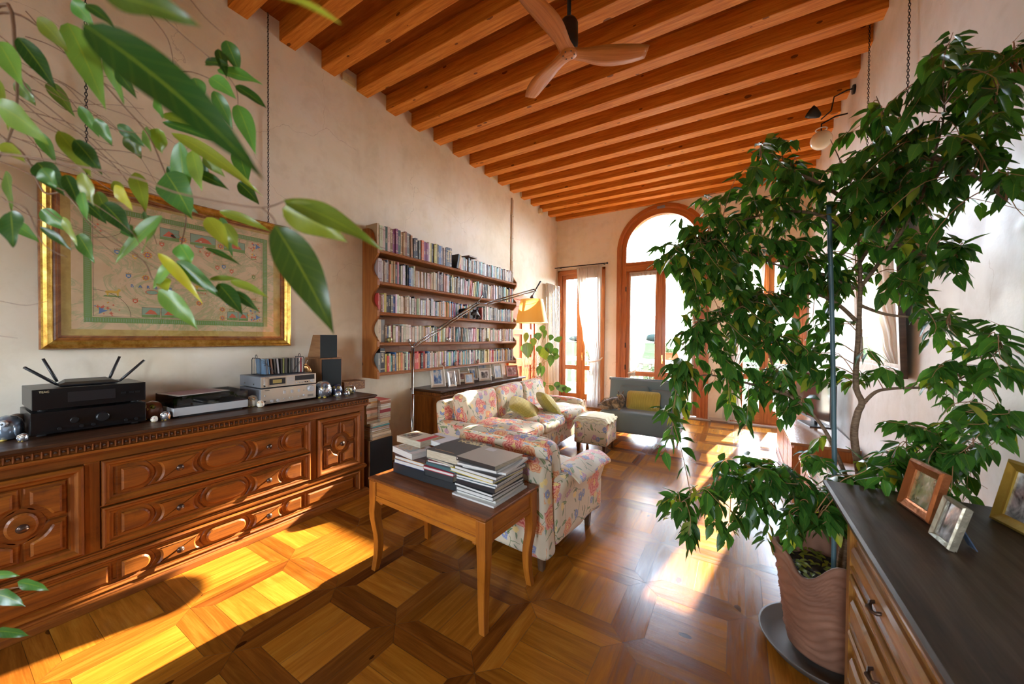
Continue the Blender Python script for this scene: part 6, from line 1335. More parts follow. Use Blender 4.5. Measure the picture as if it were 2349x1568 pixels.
# stack toward the sideboard
e, z = stack(-1.775, 1.745, [
    (.30, .215, .062, 0, (.018, .022, .026), False, Cp, 'thick black boxed book at the bottom of the stack nearest the sideboard', 0, 0, '-y'),
    (.29, .21, .026, 1, (.05, .06, .16), False, Wp, 'navy-covered book, second up in the stack nearest the sideboard', 0, 0, 'y'),
    (.285, .21, .022, -1, (.55, .26, .06), False, Wp, 'orange-edged white book, third up in the stack nearest the sideboard', 0, 0, 'y'),
    (.28, .21, .022, 2, (.05, .03, .03), False, Cp, 'dark brown book above the orange-edged one in the stack nearest the sideboard', .004, 0, '-y')], '')
e1 = lying(-1.80, 1.70, z, .24, .17, .036, math.radians(-12), (.62, .58, .56), 'thick white paperback with a town picture, overhanging the stack nearest the sideboard', pages=Wp, spine='y', grp='books on the cherry table', soft=True)
m = MB(); m.box((-.01, -.01, .0365), (.17, .12, .0008)); m.build('cover_picture', picture_mat(40, ((.08, .05, .04), (.45, .28, .18), (.16, .24, .32))), e1)
e2 = lying(-1.86, 1.80, z + .038, .25, .17, .04, math.radians(-5), (.60, .52, .38), 'thick cream book with a black etching, topmost beside the sideboard', pages=Cp, spine='y', grp='books on the cherry table', soft=True)
m = MB(); m.box((-.06, -.01, .0405), (.11, .12, .0008)); m.build('cover_picture', picture_mat(41, ((.03, .03, .03), (.3, .26, .2), (.6, .52, .4))), e2); m = MB(); m.box((.10, 0, .0406), (.045, .165, .0008)); m.build('red_corner', plain('red_print', (.55, .04, .05), .4), e2)
e3 = lying(-1.735, 1.875, z + .0385, .22, .165, .03, math.radians(-8), (.66, .64, .66), 'white book with an oil painting on its cover behind the dark lettered book', pages=Wp, spine='y', grp='books on the cherry table', soft=True)
m = MB(); m.box((-.03, -.02, .0305), (.12, .1, .0008)); m.build('cover_picture', picture_mat(42, ((.10, .05, .02), (.45, .25, .08), (.55, .42, .25))), e3)
# middle stack
e, z = stack(-1.505, 1.79, [
    (.27, .30, .044, 3, (.02, .022, .024), False, Cp, 'black slip-cased book at the bottom of the middle stack', 0, -.01, '-y'),
    (.24, .30, .040, 1, (.03, .034, .036), False, Cp, 'black book with a grey sheen, second up in the middle stack', -.01, -.01, '-y'),
    (.245, .30, .018, 2, (.45, .03, .06), False, Wp, 'thin crimson-covered book with white pages in the middle stack', -.005, -.02, 'y'),
    (.25, .29, .020, -1, (.05, .12, .13), False, Cp, 'dark teal book above the crimson one in the middle stack', .01, -.01, '-y'),
    (.26, .28, .010, 4, (.35, .03, .05), True, Wp, 'thin maroon brochure in the middle stack', .01, 0, 'y'),
    (.25, .28, .012, -6, (.20, .20, .19), True, Cp, 'bent grey magazine pile under the dark lettered book', 0, 0, 'y')], '')
e4 = lying(-1.49, 1.80, z, .285, .31, .052, math.radians(-2), (.055, .062, .062), 'very thick dark grey book lettered MOBILE, topmost of the middle stack', pages=Cp, spine='-x', grp='books on the cherry table')
mb4 = Matrix.Translation((.012, .10, .0525)); text_mesh('cover_title', 'MOBILE', .062, plain('cream_lettering', (.66, .58, .32), .5), mb4, e4, .0004, 1.0)
m = MB()
for q, (a, b) in enumerate(((-.115, -.095), (-.08, -.03), (-.015, .05), (.065, .10))): m.box(((a + b) / 2, .138, .0523), (b - a, .006, .0006))
m.build('cover_subtitle', plain('orange_print', (.58, .30, .10), .5), e4); m = MB(); m.box((-.02, -.12, .0523), (.16, .003, .0005)); m.build('cover_imprint', MATS['orange_print'], e4)
# stack nearest the armchair
e, z = stack(-1.215, 1.745, [
    (.30, .33, .010, 0, (.60, .60, .58), True, Wp, 'large white magazine at the very bottom of the stack by the armchair', 0, .0, 'y'),
    (.27, .30, .014, 2, (.45, .42, .28), True, Wp, 'cream thin book near the bottom of the stack by the armchair', 0, .01, 'y'),
    (.265, .30, .022, 0, (.10, .10, .09), False, Wp, 'dark olive book with pale pages, third up by the armchair', 0, 0, 'y'),
    (.28, .30, .016, -2, (.02, .02, .02), False, Wp, 'black-covered book with white pages, fourth up by the armchair', -.005, 0, 'y'),
    (.27, .29, .026, 1, (.015, .015, .018), False, Cp, 'thick black book with a tiny gold mark, fifth up by the armchair', 0, 0, '-y'),
    (.27, .29, .010, 2, (.10, .20, .26), True, Wp, 'thin blue-grey brochure in the stack by the armchair', 0, 0, 'y'),
    (.28, .28, .012, 3, (.05, .05, .06), True, Wp, 'thin dark brochure above the blue-grey one by the armchair', 0, 0, 'y'),
    (.33, .27, .022, -3, (.62, .48, .06), False, Wp, 'yellow-covered book jutting toward the middle stack', -.03, 0, 'y'),
    (.31, .28, .020, -2, (.06, .05, .05), False, Wp, 'black-edged white-paged book above the yellow one', 0, 0, 'y'),
    (.28, .29, .012, 8, (.55, .52, .48), True, Wp, 'loose pale catalogue sticking out under the grey book by the armchair', .02, .03, 'y'),
    (.27, .28, .014, 3, (.30, .31, .32), True, Wp, 'grey ring of brochures under the grey clothbound book', 0, 0, 'y')], '')
e5 = lying(-1.22, 1.745, z, .29, .26, .024, math.radians(-5), (.40, .37, .31), 'large grey clothbound book with black spine, topmost by the armchair', pages=Cp, spine='-y', grp='books on the cherry table')
m = MB(); m.box((0, -.1296, .012), (.289, .0012, .0235)); m.build('black_spine', plain('spine_black', (.02, .02, .02), .4), e5); m = MB(); m.box((-.06, .085, .0243), (.07, .045, .0008)); m.build('paper_label', plain('pale_label', (.55, .55, .54), .5), e5)
m = MB(); m.prism([(-.138, .007), (-.138, .018), (-.131, .0125)], -.1303, -.131, 'XZ'); m.build('spine_mark', M_WHITE, e5)
# loudspeaker on the floor and the piles of books on it
e = thing('floor_loudspeaker', (-3.25, 2.43, 0), 'black floor loudspeaker with wooden side beyond the sideboard, books piled on it', 'loudspeaker')
m = MB(); m.bx(-3.50, -3.04, 2.30, 2.575, 0, .472, 2); m.build('cabinet', M_SPW, e, bevel=.002); m = MB(); m.bx(-3.042, -3.025, 2.305, 2.565, .01, .468, 2); m.build('grille', plain('black_cloth', (.012, .013, .014), .9), e)
rb = random.Random(5); z = .473; names_c = 'CNCSKNoCrCnyCCNW'
for k, ch in enumerate('nCCyWrTC'): lying(-3.19 + rb.uniform(-.01, .01), 2.44 + rb.uniform(-.006, .006), z, .30, .23 - .004 * k, (h := rb.uniform(.013, .024)), rb.uniform(-.03, .03), BC[ch][0], '%s wide book, %s up from the loudspeaker in the lower pile' % (BC[ch][1], ordw(k)), pages=Cp, spine='y' if k % 2 else 'x', grp='books piled on the floor loudspeaker'); z += h + .0006
za = zb = z
for k, ch in enumerate('CNnCoNCCyC'):
    h = rb.uniform(.018, .032)
    if za + h < .945: lying(-3.20, 2.375, za, .20, .13, h, rb.uniform(-.04, .04), BC[ch][0], '%s paperback, %s up in the pile touching the sideboard' % (BC[ch][1], ordw(k)), pages=Cp, spine='x' if k % 3 else '-x', grp='books piled on the floor loudspeaker', soft=True); za += h + .0006
for k, ch in enumerate('nrCrWWNRo'):
    h = rb.uniform(.018, .036)
    if zb + h < .86: lying(-3.17, 2.512, zb, .21, .13, h, rb.uniform(-.04, .04), BC[ch][0], '%s book, %s up in the pile away from the sideboard' % (BC[ch][1], ordw(k)), pages=Cp, spine='-x' if k % 3 else 'x', grp='books piled on the floor loudspeaker'); zb += h + .0006
# ================================================================ PLANTS
def leafmat(name, dark, mid, yel, trans=.42):
    n = NT(name); a_ = n.n('ShaderNodeAttribute', attribute_name='tint', attribute_type='GEOMETRY'); sc = n.n('ShaderNodeSeparateColor'); n.l(a_.outputs['Color'], sc.inputs[0])
    sx = n.n('ShaderNodeSeparateXYZ'); n.l(n.tex('UV'), sx.inputs[0]); v = n.math('ABSOLUTE', sx.outputs[1])
    col = n.mix(sc.outputs[0], dark, mid); col = n.mix(sc.outputs[1], col, yel)
    vein = n.math('LESS_THAN', v, .045); side = n.math('MULTIPLY', n.math('LESS_THAN', n.math('FRACT', n.math('ADD', n.math('MULTIPLY', sx.outputs[0], 9), n.math('MULTIPLY', v, -1.6))), .10), .25)
    col = n.mix(n.math('MULTIPLY', n.math('MAXIMUM', vein, side), .35), col, (yel[0] * .8, yel[1], yel[2] * 1.2))
    n.l(col, n.b.inputs['Base Color']); n.i('Roughness', .32); n.i('Specular IOR Level', .5)
    tr = n.n('ShaderNodeBsdfTranslucent'); n.l(n.mix(1, col, (1.3, 1.35, .55), 'MULTIPLY'), tr.inputs[0]); mx = n.n('ShaderNodeMixShader'); mx.inputs[0].default_value = trans
    n.l(n.b.outputs[0], mx.inputs[1]); n.l(tr.outputs[0], mx.inputs[2]); n.l(mx.outputs[0], n.out.inputs[0]); return n.m
M_LEAF = leafmat('fig_leaf', (.024, .092, .016), (.078, .215, .032), (.44, .42, .04), .5)
M_BARK = NT('fig_bark'); M_BARK.l(M_BARK.ramp(M_BARK.noise(M_BARK.mapping(M_BARK.tex('Object'), (30, 30, 90)), 1.5, 4), [(.3, (.11, .06, .035)), (.7, (.27, .17, .10))]), M_BARK.b.inputs['Base Color']); M_BARK.i('Roughness', .8); M_BARK = M_BARK.m
M_TWIG = plain('young_twig', (.34, .17, .07), .6)
def leaf_mesh(m, base, d, nrm, L, W, droop, fold, tint, seg=5, wav=0.0):
    """pointed fig leaf: seg > 5 gives the finely divided one used close to the lens"""
    d = d.normalized(); nrm = (nrm - d * nrm.dot(d)); nrm = nrm.normalized() if nrm.length > 1e-4 else d.orthogonal().normalized(); m.t = tint; m.pid += 1
    n_ = 5 if seg <= 5 else 16; cols = 1 if seg <= 5 else 3; p = Vector(base); dd = d.copy(); rows_ = []; ph = L * 977
    def half(t): return (math.sin(PI * min(1, t ** .80 * 1.02)) ** .85 * (1 - .50 * t) * 1.22 if t < .93 else .30 * (1 - t) / .07 * .35) if t > 0 else 0
    for i in range(n_ + 1):
        t = i / n_; w = W * max(0, half(t)) / 2; sd = dd.cross(nrm); r = []
        for c in range(-cols, cols + 1):
            q = c / cols; r.append(p + sd * (w * q) + nrm * (fold * w * abs(q) ** 1.6 + wav * W * math.sin(t * 11 + ph + (2 if q > 0 else 0)) * abs(q) ** 1.5 * (1 if 0 < t < 1 else 0)))
        rows_.append(r); dd = (dd + Vector((0, 0, -1)) * droop / n_ + (nrm * .10 * math.sin(ph) / n_ if cols > 1 else Vector((0, 0, 0)))).normalized(); nrm = (nrm - dd * nrm.dot(dd)).normalized(); p = p + dd * (L / n_)
    for i in range(n_):
        a, b = rows_[i], rows_[i + 1]
        for c in range(2 * cols):
            v0, v1 = (c - cols) / cols, (c + 1 - cols) / cols; q = [a[c], a[c + 1], b[c + 1], b[c]]; uv = [(i / n_, v0), (i / n_, v1), ((i + 1) / n_, v1), ((i + 1) / n_, v0)]
            if i == 0: q = [a[cols], b[c + 1], b[c]]; uv = [(0, 0), uv[2], uv[3]]
            elif i == n_ - 1: q = [a[c], a[c + 1], b[cols]]; uv = [uv[0], uv[1], (1, 0)]
            m.face(q, smooth=True, uvs=uv)
def P3(pts): return [Vector((min(p.x, .90), p.y, p.z)) for p in (at(u, v, d=d) for u, v, d in pts)]
def smooth_path(P, k=5):
    out = []
    for i in range(len(P) - 1):
        a, b, c, d = P[max(i - 1, 0)], P[i], P[i + 1], P[min(i + 2, len(P) - 1)]
        for j in range(k): t = j / k; out.append(.5 * ((2 * b) + (c - a) * t + (2 * a - 5 * b + 4 * c - d) * t * t + (3 * b - a - 3 * c + d) * t ** 3))
    out.append(P[-1]); return out
# ---- the big potted fig
PC = at(1900, 1300, d=1.74); PC.z = 0
fig = thing('potted_weeping_fig', (PC.x, PC.y, 0), 'tall weeping fig tree in a wavy-rimmed terracotta pot by the chest', 'potted plant')
n = NT('terracotta_waves'); p = n.tex('Object'); sx = n.n('ShaderNodeSeparateXYZ'); n.l(p, sx.inputs[0]); n.l(n.ramp(n.noise(p, 8, 5), [(.3, (.17, .068, .036)), (.7, (.28, .125, .07))]), n.b.inputs['Base Color']); n.i('Roughness', .75); n.bump(n.noise(p, 50, 4), .3, .003); M_POT = n.m
def rimw(a): return .042 * math.sin(4 * a + 1.0) + .012 * math.sin(7 * a)
m = MB(); loops = []; N = 64; prof = []
for k in range(46): z = .03 + .43 * k / 45; prof.append((.150 + .062 * (z / .46) ** 1.1, z, 1))
for i, (r, z, o) in enumerate(prof):
    L_ = []
    for j in range(N):
        a = 2 * PI * j / N; lift = rimw(a) * (z / .46) ** 2; ph = (z * 1.0 + .030 * math.sin(3 * a + 14 * z)) / .034; rel = .011 * (abs(((ph % 1) - .5) * 2)) ** 2.2 * (1 if z > .06 else 0)
        rr_ = r + rel + .010 * math.sin(8 * a) * (z / .46) ** 4; L_.append((PC.x + rr_ * math.cos(a), PC.y + rr_ * math.sin(a), z + lift))
    loops.append(L_)
for r, z in ((.214, .475), (.198, .474), (.190, .44), (.188, .38)):
    loops.append([(PC.x + (r + .010 * math.sin(8 * 2 * PI * j / N)) * math.cos(2 * PI * j / N), PC.y + (r + .010 * math.sin(16 * PI * j / N)) * math.sin(2 * PI * j / N), z + rimw(2 * PI * j / N) * (1 if z > .4 else .3)) for j in range(N)])
m.ring(loops, capa=True); m.build('pot', M_POT, fig)
m = MB(); m.lathe([(.001, .385), (.10, .392), (.189, .384)], (PC.x, PC.y, 0), 24, cap=False); rr = random.Random(4)
n = NT('potting_soil'); n.l(n.ramp(n.noise(n.tex('Object'), 60, 4), [(.3, (.015, .010, .006)), (.7, (.06, .04, .025))]), n.b.inputs['Base Color']); n.i('Roughness', .95); n.bump(n.noise(n.tex('Object'), 60, 4), .8, .01); m.build('soil', n.m, fig)
m = MB()
for _ in range(110): a = rr.uniform(0, 2 * PI); r = .18 * math.sqrt(rr.random()); leaf_mesh(m, (PC.x + r * math.cos(a), PC.y + r * math.sin(a), .395 + rr.uniform(0, .012)), Vector((rr.uniform(-1, 1), rr.uniform(-1, 1), .1)), Vector((0, 0, 1)), rr.uniform(.03, .055), .02, .3, .3, (.6, rr.uniform(.3, 1), 0))
tag(m.build('fallen_leaves', M_LEAF, fig), kind='stuff')
sau = thing('plant_saucer', (PC.x, PC.y, 0), 'wide grey-brown plastic saucer under the terracotta pot', 'saucer'); m = MB(); m.lathe([(.19, .0), (.235, .004), (.268, .045), (.272, .052), (.262, .050), (.228, .014), (.15, .010)], (PC.x, PC.y, 0), 48, cap=True); m.build('dish', plain('saucer_plastic', (.10, .08, .065), .6), sau)
trunk = P3([(1925, 1330, 1.74), (1948, 1200, 1.76), (1972, 1107, 1.78), (1959, 1001, 1.80), (1967, 948, 1.80), (1977, 922, 1.80), (1963, 880, 1.80), (1969, 764, 1.79), (1973, 682, 1.78), (1973, 601, 1.77), (1966, 540, 1.76), (1950, 466, 1.74), (1935, 390, 1.71), (1905, 320, 1.68)])
trunk[0].z = .38; tr_ = smooth_path(trunk, 5); m = MB(); R_ = [max(.0012, .019 - .0178 * (i / (len(tr_) - 1)) ** 1.15) for i in range(len(tr_))]; m.tube(tr_, R_, 10); m.build('trunk', M_BARK, fig)
BR = [
 [(1973, 660, 1.78), (2000, 625, 1.76), (2040, 570, 1.70), (2085, 505, 1.62), (2118, 440, 1.54), (2145, 350, 1.46), (2166, 260, 1.38), (2160, 165, 1.32)],
 [(2118, 440, 1.54), (2200, 340, 1.42), (2280, 240, 1.32), (2349, 170, 1.26)], [(2140, 360, 1.46), (2230, 400, 1.36), (2320, 470, 1.28)],
 [(1963, 735, 1.79), (1925, 700, 1.81), (1882, 678, 1.84), (1820, 672, 1.87), (1740, 690, 1.90), (1640, 740, 1.92), (1590, 800, 1.93)],
 [(1959, 662, 1.78), (1900, 632, 1.80), (1841, 622, 1.82), (1760, 600, 1.84), (1660, 560, 1.86), (1570, 560, 1.86)],
 [(1948, 1110, 1.78), (1900, 1000, 1.80), (1855, 940, 1.84), (1811, 906, 1.88), (1775, 850, 1.90), (1752, 770, 1.92), (1700, 740, 1.94)],
 [(1811, 906, 1.88), (1720, 880, 1.90), (1630, 860, 1.92), (1560, 870, 1.90)],
 [(1940, 1200, 1.76), (1880, 1140, 1.74), (1800, 1118, 1.72), (1700, 1122, 1.70), (1600, 1132, 1.68), (1545, 1165, 1.66)],
 [(1978, 928, 1.80), (2010, 898, 1.76), (2060, 890, 1.70), (2140, 886, 1.62), (2220, 860, 1.54), (2300, 800, 1.46)],
 [(1965, 1085, 1.78), (2020, 1065, 1.74), (2080, 1047, 1.66), (2170, 1038, 1.56), (2270, 1010, 1.46), (2330, 980, 1.40)],
 [(1950, 466, 1.74), (1880, 420, 1.74), (1800, 385, 1.76), (1715, 345, 1.78)], [(1966, 540, 1.76), (1870, 490, 1.80), (1760, 490, 1.84), (1650, 530, 1.86), (1560, 600, 1.86)],
 [(1973, 601, 1.77), (2030, 500, 1.70), (2060, 400, 1.62), (2040, 300, 1.56), (2010, 220, 1.52)], [(2060, 560, 1.66), (2130, 590, 1.58), (2200, 600, 1.52)],
 [(1973, 700, 1.78), (2030, 720, 1.72), (2110, 730, 1.64), (2180, 745, 1.58)], [(1935, 1230, 1.75), (1900, 1200, 1.62), (1860, 1190, 1.56)]]
nodes_ = []
for k, b in enumerate(BR):
    m = MB(); P = smooth_path(P3(b), 5); L_ = len(P); m.tube(P, [.0088 * (1 - i / (L_ - 1)) ** .8 + .0009 for i in range(L_)], 6); m.build('branch', M_BARK, fig); nodes_ += [(p, i / L_) for i, p in enumerate(P) if i > 3]
nodes_ += [(p, .5) for p in tr_[30:]]
BL = [(1900, 430, 150, 95, 1.72, 26), (1790, 370, 95, 50, 1.76, 9), (1700, 520, 130, 85, 1.84, 28), (1600, 600, 85, 80, 1.86, 20), (1760, 640, 120, 90, 1.86, 26), (1880, 620, 90, 110, 1.80, 22), (1650, 720, 100, 80, 1.90, 20), (1600, 810, 70, 60, 1.92, 10),
      (2080, 350, 130, 110, 1.56, 26), (2190, 170, 120, 75, 1.34, 14), (2260, 300, 90, 110, 1.34, 20), (2310, 130, 50, 60, 1.26, 7), (2320, 430, 50, 70, 1.30, 5), (2000, 500, 90, 90, 1.74, 20), (2060, 640, 70, 70, 1.68, 8), (1740, 800, 110, 75, 1.90, 17), (1850, 800, 90, 90, 1.86, 15), (1700, 900, 90, 55, 1.90, 10),
      (1550, 890, 40, 60, 1.88, 6), (1560, 980, 35, 40, 1.86, 3), (1830, 930, 60, 50, 1.86, 5), (1590, 1150, 70, 60, 1.68, 8), (1690, 1120, 90, 85, 1.70, 14), (1790, 1130, 90, 80, 1.70, 18), (1870, 1180, 70, 65, 1.66, 14), (1740, 1040, 80, 40, 1.74, 6),
      (2070, 1020, 110, 50, 1.66, 12), (2180, 1090, 110, 50, 1.54, 14), (2250, 960, 90, 80, 1.48, 14), (2300, 800, 60, 60, 1.42, 9), (2190, 880, 70, 50, 1.54, 6), (2160, 730, 60, 50, 1.58, 5), (2190, 600, 50, 45, 1.52, 4), (2000, 850, 50, 60, 1.76, 4), (2020, 1080, 70, 40, 1.68, 8), (2110, 480, 70, 80, 1.58, 12), (1900, 1060, 50, 40, 1.76, 4)]
lf = MB(); tw = MB(); rr = random.Random(9); b_skip = lambda p: p.x > .88
for bu, bv, ru, rv, bd, cnt in BL:
    for _ in range(int(cnt * 1.15)):
        a = rr.uniform(0, 2 * PI); q = math.sqrt(rr.random()); tgt = at(bu + ru * q * math.cos(a), bv + rv * q * math.sin(a), d=bd + rr.gauss(0, .12)); tgt.x = min(tgt.x, .90)
        st = min(nodes_, key=lambda z: (z[0] - tgt).length + rr.uniform(0, .08))[0]; d = tgt - st
        if d.length < .03: continue
        if d.length > .34: st = tgt - d.normalized() * .34; st = min(nodes_, key=lambda z: (z[0] - st).length)[0]
        mid = st.lerp(tgt, .5) + Vector((0, 0, .035 + .1 * d.length * rr.random())); dn = Vector((rr.uniform(-.05, .05), rr.uniform(-.05, .05), -rr.uniform(-.02, .05)))
        P = smooth_path([st, mid, tgt, tgt + (tgt - mid) * .35 + dn], 4); tw.tube(P, [.0024 * (1 - .7 * i / (len(P) - 1)) for i in range(len(P))], 4)
        tot = len(P); fl = (bu < 1720 and bv > 640)
        for i in range(3, tot):
            for s in (-1, 1):
                if rr.random() < .42 or b_skip(P[i]): continue
                t = (P[i] - P[i - 1]).normalized(); side = t.cross(Vector((0, 0, 1))); side = side.normalized() if side.length > .1 else Vector((1, 0, 0))
                dd = (t * rr.uniform(.2, .8) + side * s * rr.uniform(.3, .9) + Vector((rr.uniform(-.2, .2), rr.uniform(-.2, .2), -rr.uniform(.0, 1.0)))).normalized()
                nr = (Vector((0, 0, 1)) + side * rr.uniform(-.6, .6) + Vector((rr.uniform(-.5, .5), rr.uniform(-.5, .5), 0))); Ls = rr.uniform(.058, .098) * (1.0 if bd > 1.5 else .95)
                b0 = P[i].lerp(P[i - 1], rr.random()) + dd * .008; ye = rr.random(); leaf_mesh(lf, b0, dd, nr, Ls, Ls * rr.uniform(.40, .50), rr.uniform(.2, .8), rr.uniform(.1, .5), (rr.uniform(0, 1), 0 if ye > .06 else rr.uniform(.25, .9), 0), wav=.04)
tw.build('twigs', M_TWIG, fig); lf.build('foliage', M_LEAF, fig)
m = MB(); P = P3([(1912, 1330, 1.70), (1914, 1065, 1.72), (1909, 746, 1.72), (1901, 466, 1.72)]); P[0].z = .38; m.tube(smooth_path(P, 4), .0095, 8); tag(m.build('plant_stake', plain('green_cane', (.07, .13, .15), .45), None, local=(P[0].x, P[0].y, .38)), 'blue-green cane stake standing in the fig pot beside the trunk', 'stake')
# ---- the fig whose branches hang in from the camera's west side
BP = Vector((-1.05, -.35, 0)); fg = thing('weeping_fig', (BP.x, BP.y, 0), 'weeping fig leaning in above the sideboard, its leaves close to the lens', 'potted plant')
m = MB(); m.lathe([(.14, 0), (.20, .34), (.21, .40), (.19, .40), (.18, .36)], (BP.x, BP.y, 0), 28); m.build('pot', M_POT, fg)
m = MB(); m.tube(smooth_path([Vector((BP.x, BP.y, .34)), Vector((-1.02, -.25, 1.0)), Vector((-1.04, -.1, 1.6)), at(-60, 60, d=.62)], 5), .014, 8); m.build('trunk', M_BARK, fg)
def pl(pts, d0, d1): return [(u, v, d0 + (d1 - d0) * i / (len(pts) - 1)) for i, (u, v) in enumerate(pts)]
TW = [(pl([(-60, 60), (18, 10), (35, 130), (38, 250), (15, 330), (-10, 370)], .62, .60), .0045), (pl([(-60, 40), (30, 30), (100, 70), (180, 130), (280, 240), (340, 310), (380, 400), (410, 470), (427, 500), (415, 565)], .62, .66), .0028),
      (pl([(-20, 350), (80, 362), (200, 385), (320, 410), (400, 440), (500, 462), (600, 476), (650, 462)], .40, .40), .0022), (pl([(600, 476), (625, 498), (635, 520)], .40, .40), .0016),
      (pl([(35, 130), (60, 200), (140, 270), (210, 330), (280, 400), (330, 480), (360, 560)], .64, .72), .002), (pl([(0, 310), (60, 360), (100, 440), (150, 445), (210, 510), (260, 545), (330, 600), (350, 640), (380, 660)], .62, .66), .0024),
      (pl([(38, 250), (120, 270), (190, 300), (300, 400), (400, 470)], .7, .75), .0014), (pl([(0, 370), (60, 395), (155, 445), (210, 520), (300, 580), (400, 640), (480, 680)], .74, .8), .0016),
      (pl([(100, 70), (240, 110), (360, 160), (440, 165), (500, 190)], .66, .7), .002), (pl([(350, 20), (430, 90), (500, 150), (540, 200), (546, 240)], .66, .7), .0016), (pl([(430, -10), (470, 40), (515, 80)], .66, .7), .0014), (pl([(340, 30), (385, 90), (400, 160)], .72, .72), .0015),
      (pl([(225, 285), (280, 300), (330, 306)], .66, .66), .0014), (pl([(200, 340), (300, 350), (390, 380)], .7, .7), .0014), (pl([(10, 460), (60, 480), (100, 560), (155, 590)], .5, .5), .0016), (pl([(60, 395), (130, 430), (220, 470), (300, 530), (320, 560)], .56, .6), .0014), (pl([(40, 150), (150, 230), (260, 240), (330, 250)], .74, .74), .0012), (pl([(0, 690), (60, 700), (110, 690)], .8, .8), .001), (pl([(0, 770), (40, 775)], .8, .8), .001), (pl([(-10, 240), (80, 330), (120, 400), (240, 480), (330, 560), (430, 640), (520, 690)], .84, .84), .0012), (pl([(0, 120), (90, 190), (220, 260), (300, 330), (370, 440)], .85, .85), .0012), (pl([(-60, 1360), (0, 1352), (50, 1345)], .8, .8), .002), (pl([(-60, 1460), (0, 1450)], .8, .8), .002)]
_r = random.Random(31)
for k in range(16):
    u0, v0 = _r.uniform(-30, 60), _r.uniform(20, 470); L_ = _r.uniform(220, 420); sl = _r.uniform(.35, .95); d0 = _r.uniform(.66, .95)
    TW.append((pl([(u0 + L_ * q, v0 + L_ * sl * q + _r.uniform(-14, 14)) for q in (0, .2, .42, .6, .8, 1)], d0, d0 + .05), .0016))
for pts, r in TW: m = MB(); r *= .72; P = smooth_path(P3(pts), 4); m.tube(P, [r * (1 - .6 * i / (len(P) - 1)) for i in range(len(P))], 6); m.build('branch', plain('near_twig', (.20, .105, .05), .6), fg)
LV = [(190, 55, 600, 405, 120, .27, .1, 0), (235, -15, 455, 55, 80, .24, .1, .1), (545, -35, 775, 35, 45, .22, .5, .6), (648, 478, 792, 550, 78, .40, .3, .35), (650, 458, 870, 562, 62, .40, .2, .2), (630, 516, 762, 757, 96, .38, .1, .05),
      (155, 52, 236, 238, 62, .60, 1, .15), (236, 112, 288, 238, 34, .6, 1, .1), (262, 160, 316, 226, 28, .6, .1, 0), (165, 0, 215, 60, 40, .55, 1, 0), (195, 10, 262, 60, 26, .5, .1, 0), (40, 85, 128, 205, 44, .6, .1, 0), (-5, 95, 48, 195, 50, .6, 1, .1), (85, 40, 158, 120, 40, .55, .3, .3), (-10, 238, 122, 332, 60, .56, .9, .2), (132, 300, 210, 405, 40, .6, .5, .3), (85, 372, 146, 446, 52, .6, .1, 0), (170, 320, 235, 400, 40, .6, .2, 0), (-5, 180, 30, 300, 30, .62, .7, .3),
      (518, 92, 548, 165, 38, .68, .4, 0), (500, 112, 520, 178, 24, .68, .1, 0), (498, 160, 600, 192, 40, .68, .8, 0), (470, 142, 528, 152, 26, .68, .1, 0), (445, 178, 466, 226, 34, .68, .8, 0), (482, 178, 538, 222, 38, .68, .9, 0), (540, 196, 612, 250, 32, .68, .15, 0), (544, 240, 584, 346, 42, .68, .9, 0), (490, 208, 532, 292, 32, .68, .6, 0), (355, 215, 378, 272, 34, .66, .9, 0), (470, 150, 545, 135, 26, .68, .3, 0),
      (370, 264, 472, 298, 28, .66, .4, .3), (372, 280, 503, 330, 26, .66, .3, 0), (332, 294, 346, 346, 34, .66, .5, .1), (362, 294, 370, 352, 48, .66, .9, .3), (392, 304, 592, 436, 34, .64, .3, .35), (412, 324, 428, 482, 52, .64, .8, 0), (440, 345, 460, 434, 40, .64, .8, .25), (440, 392, 525, 436, 30, .64, .1, 0), (380, 396, 440, 498, 78, .64, .45, 0), (465, 360, 514, 404, 28, .64, .5, .2),
      (372, 494, 262, 602, 38, .62, 1, .1), (374, 498, 328, 578, 34, .62, 1, .1), (236, 466, 302, 540, 46, .62, .1, 0), (262, 424, 306, 482, 34, .62, .5, .9), (285, 520, 305, 545, 30, .62, .5, 0), (502, 484, 622, 532, 26, .62, .3, .3), (474, 498, 524, 572, 40, .62, .5, .5), (412, 560, 438, 606, 54, .62, 1, 0), (362, 580, 462, 692, 26, .60, .9, .95), (404, 598, 508, 682, 38, .60, .4, 0), (398, 600, 352, 662, 32, .60, 1, .1), (364, 664, 452, 752, 46, .60, .9, .1), (372, 640, 384, 668, 30, .6, .7, .6), (470, 568, 552, 606, 16, .62, .2, 0), (500, 650, 556, 722, 40, .62, .2, 0), (536, 668, 594, 714, 26, .62, .1, 0), (528, 644, 616, 682, 22, .62, .4, .3), (330, 484, 352, 540, 28, .64, .2, 0),
      (24, 484, 34, 566, 56, .5, .25, 0), (92, 520, 162, 572, 20, .5, .2, 0), (186, 440, 198, 504, 30, .5, .8, 0), (188, 395, 212, 470, 40, .5, .4, .4), (150, 400, 180, 470, 30, .55, .1, 0), (95, 385, 130, 430, 46, .5, .7, 0),
      (-10, 1362, 58, 1386, 34, .8, .3, 0), (40, 1334, 112, 1352, 30, .8, .5, 0), (-10, 1318, 40, 1320, 20, .8, .5, 0), (-10, 1446, 66, 1458, 30, .8, .3, 0), (0, 330, 60, 372, 30, .6, .6, .4), (480, 640, 552, 640, 18, .62, .4, .2)]
_r = random.Random(12)
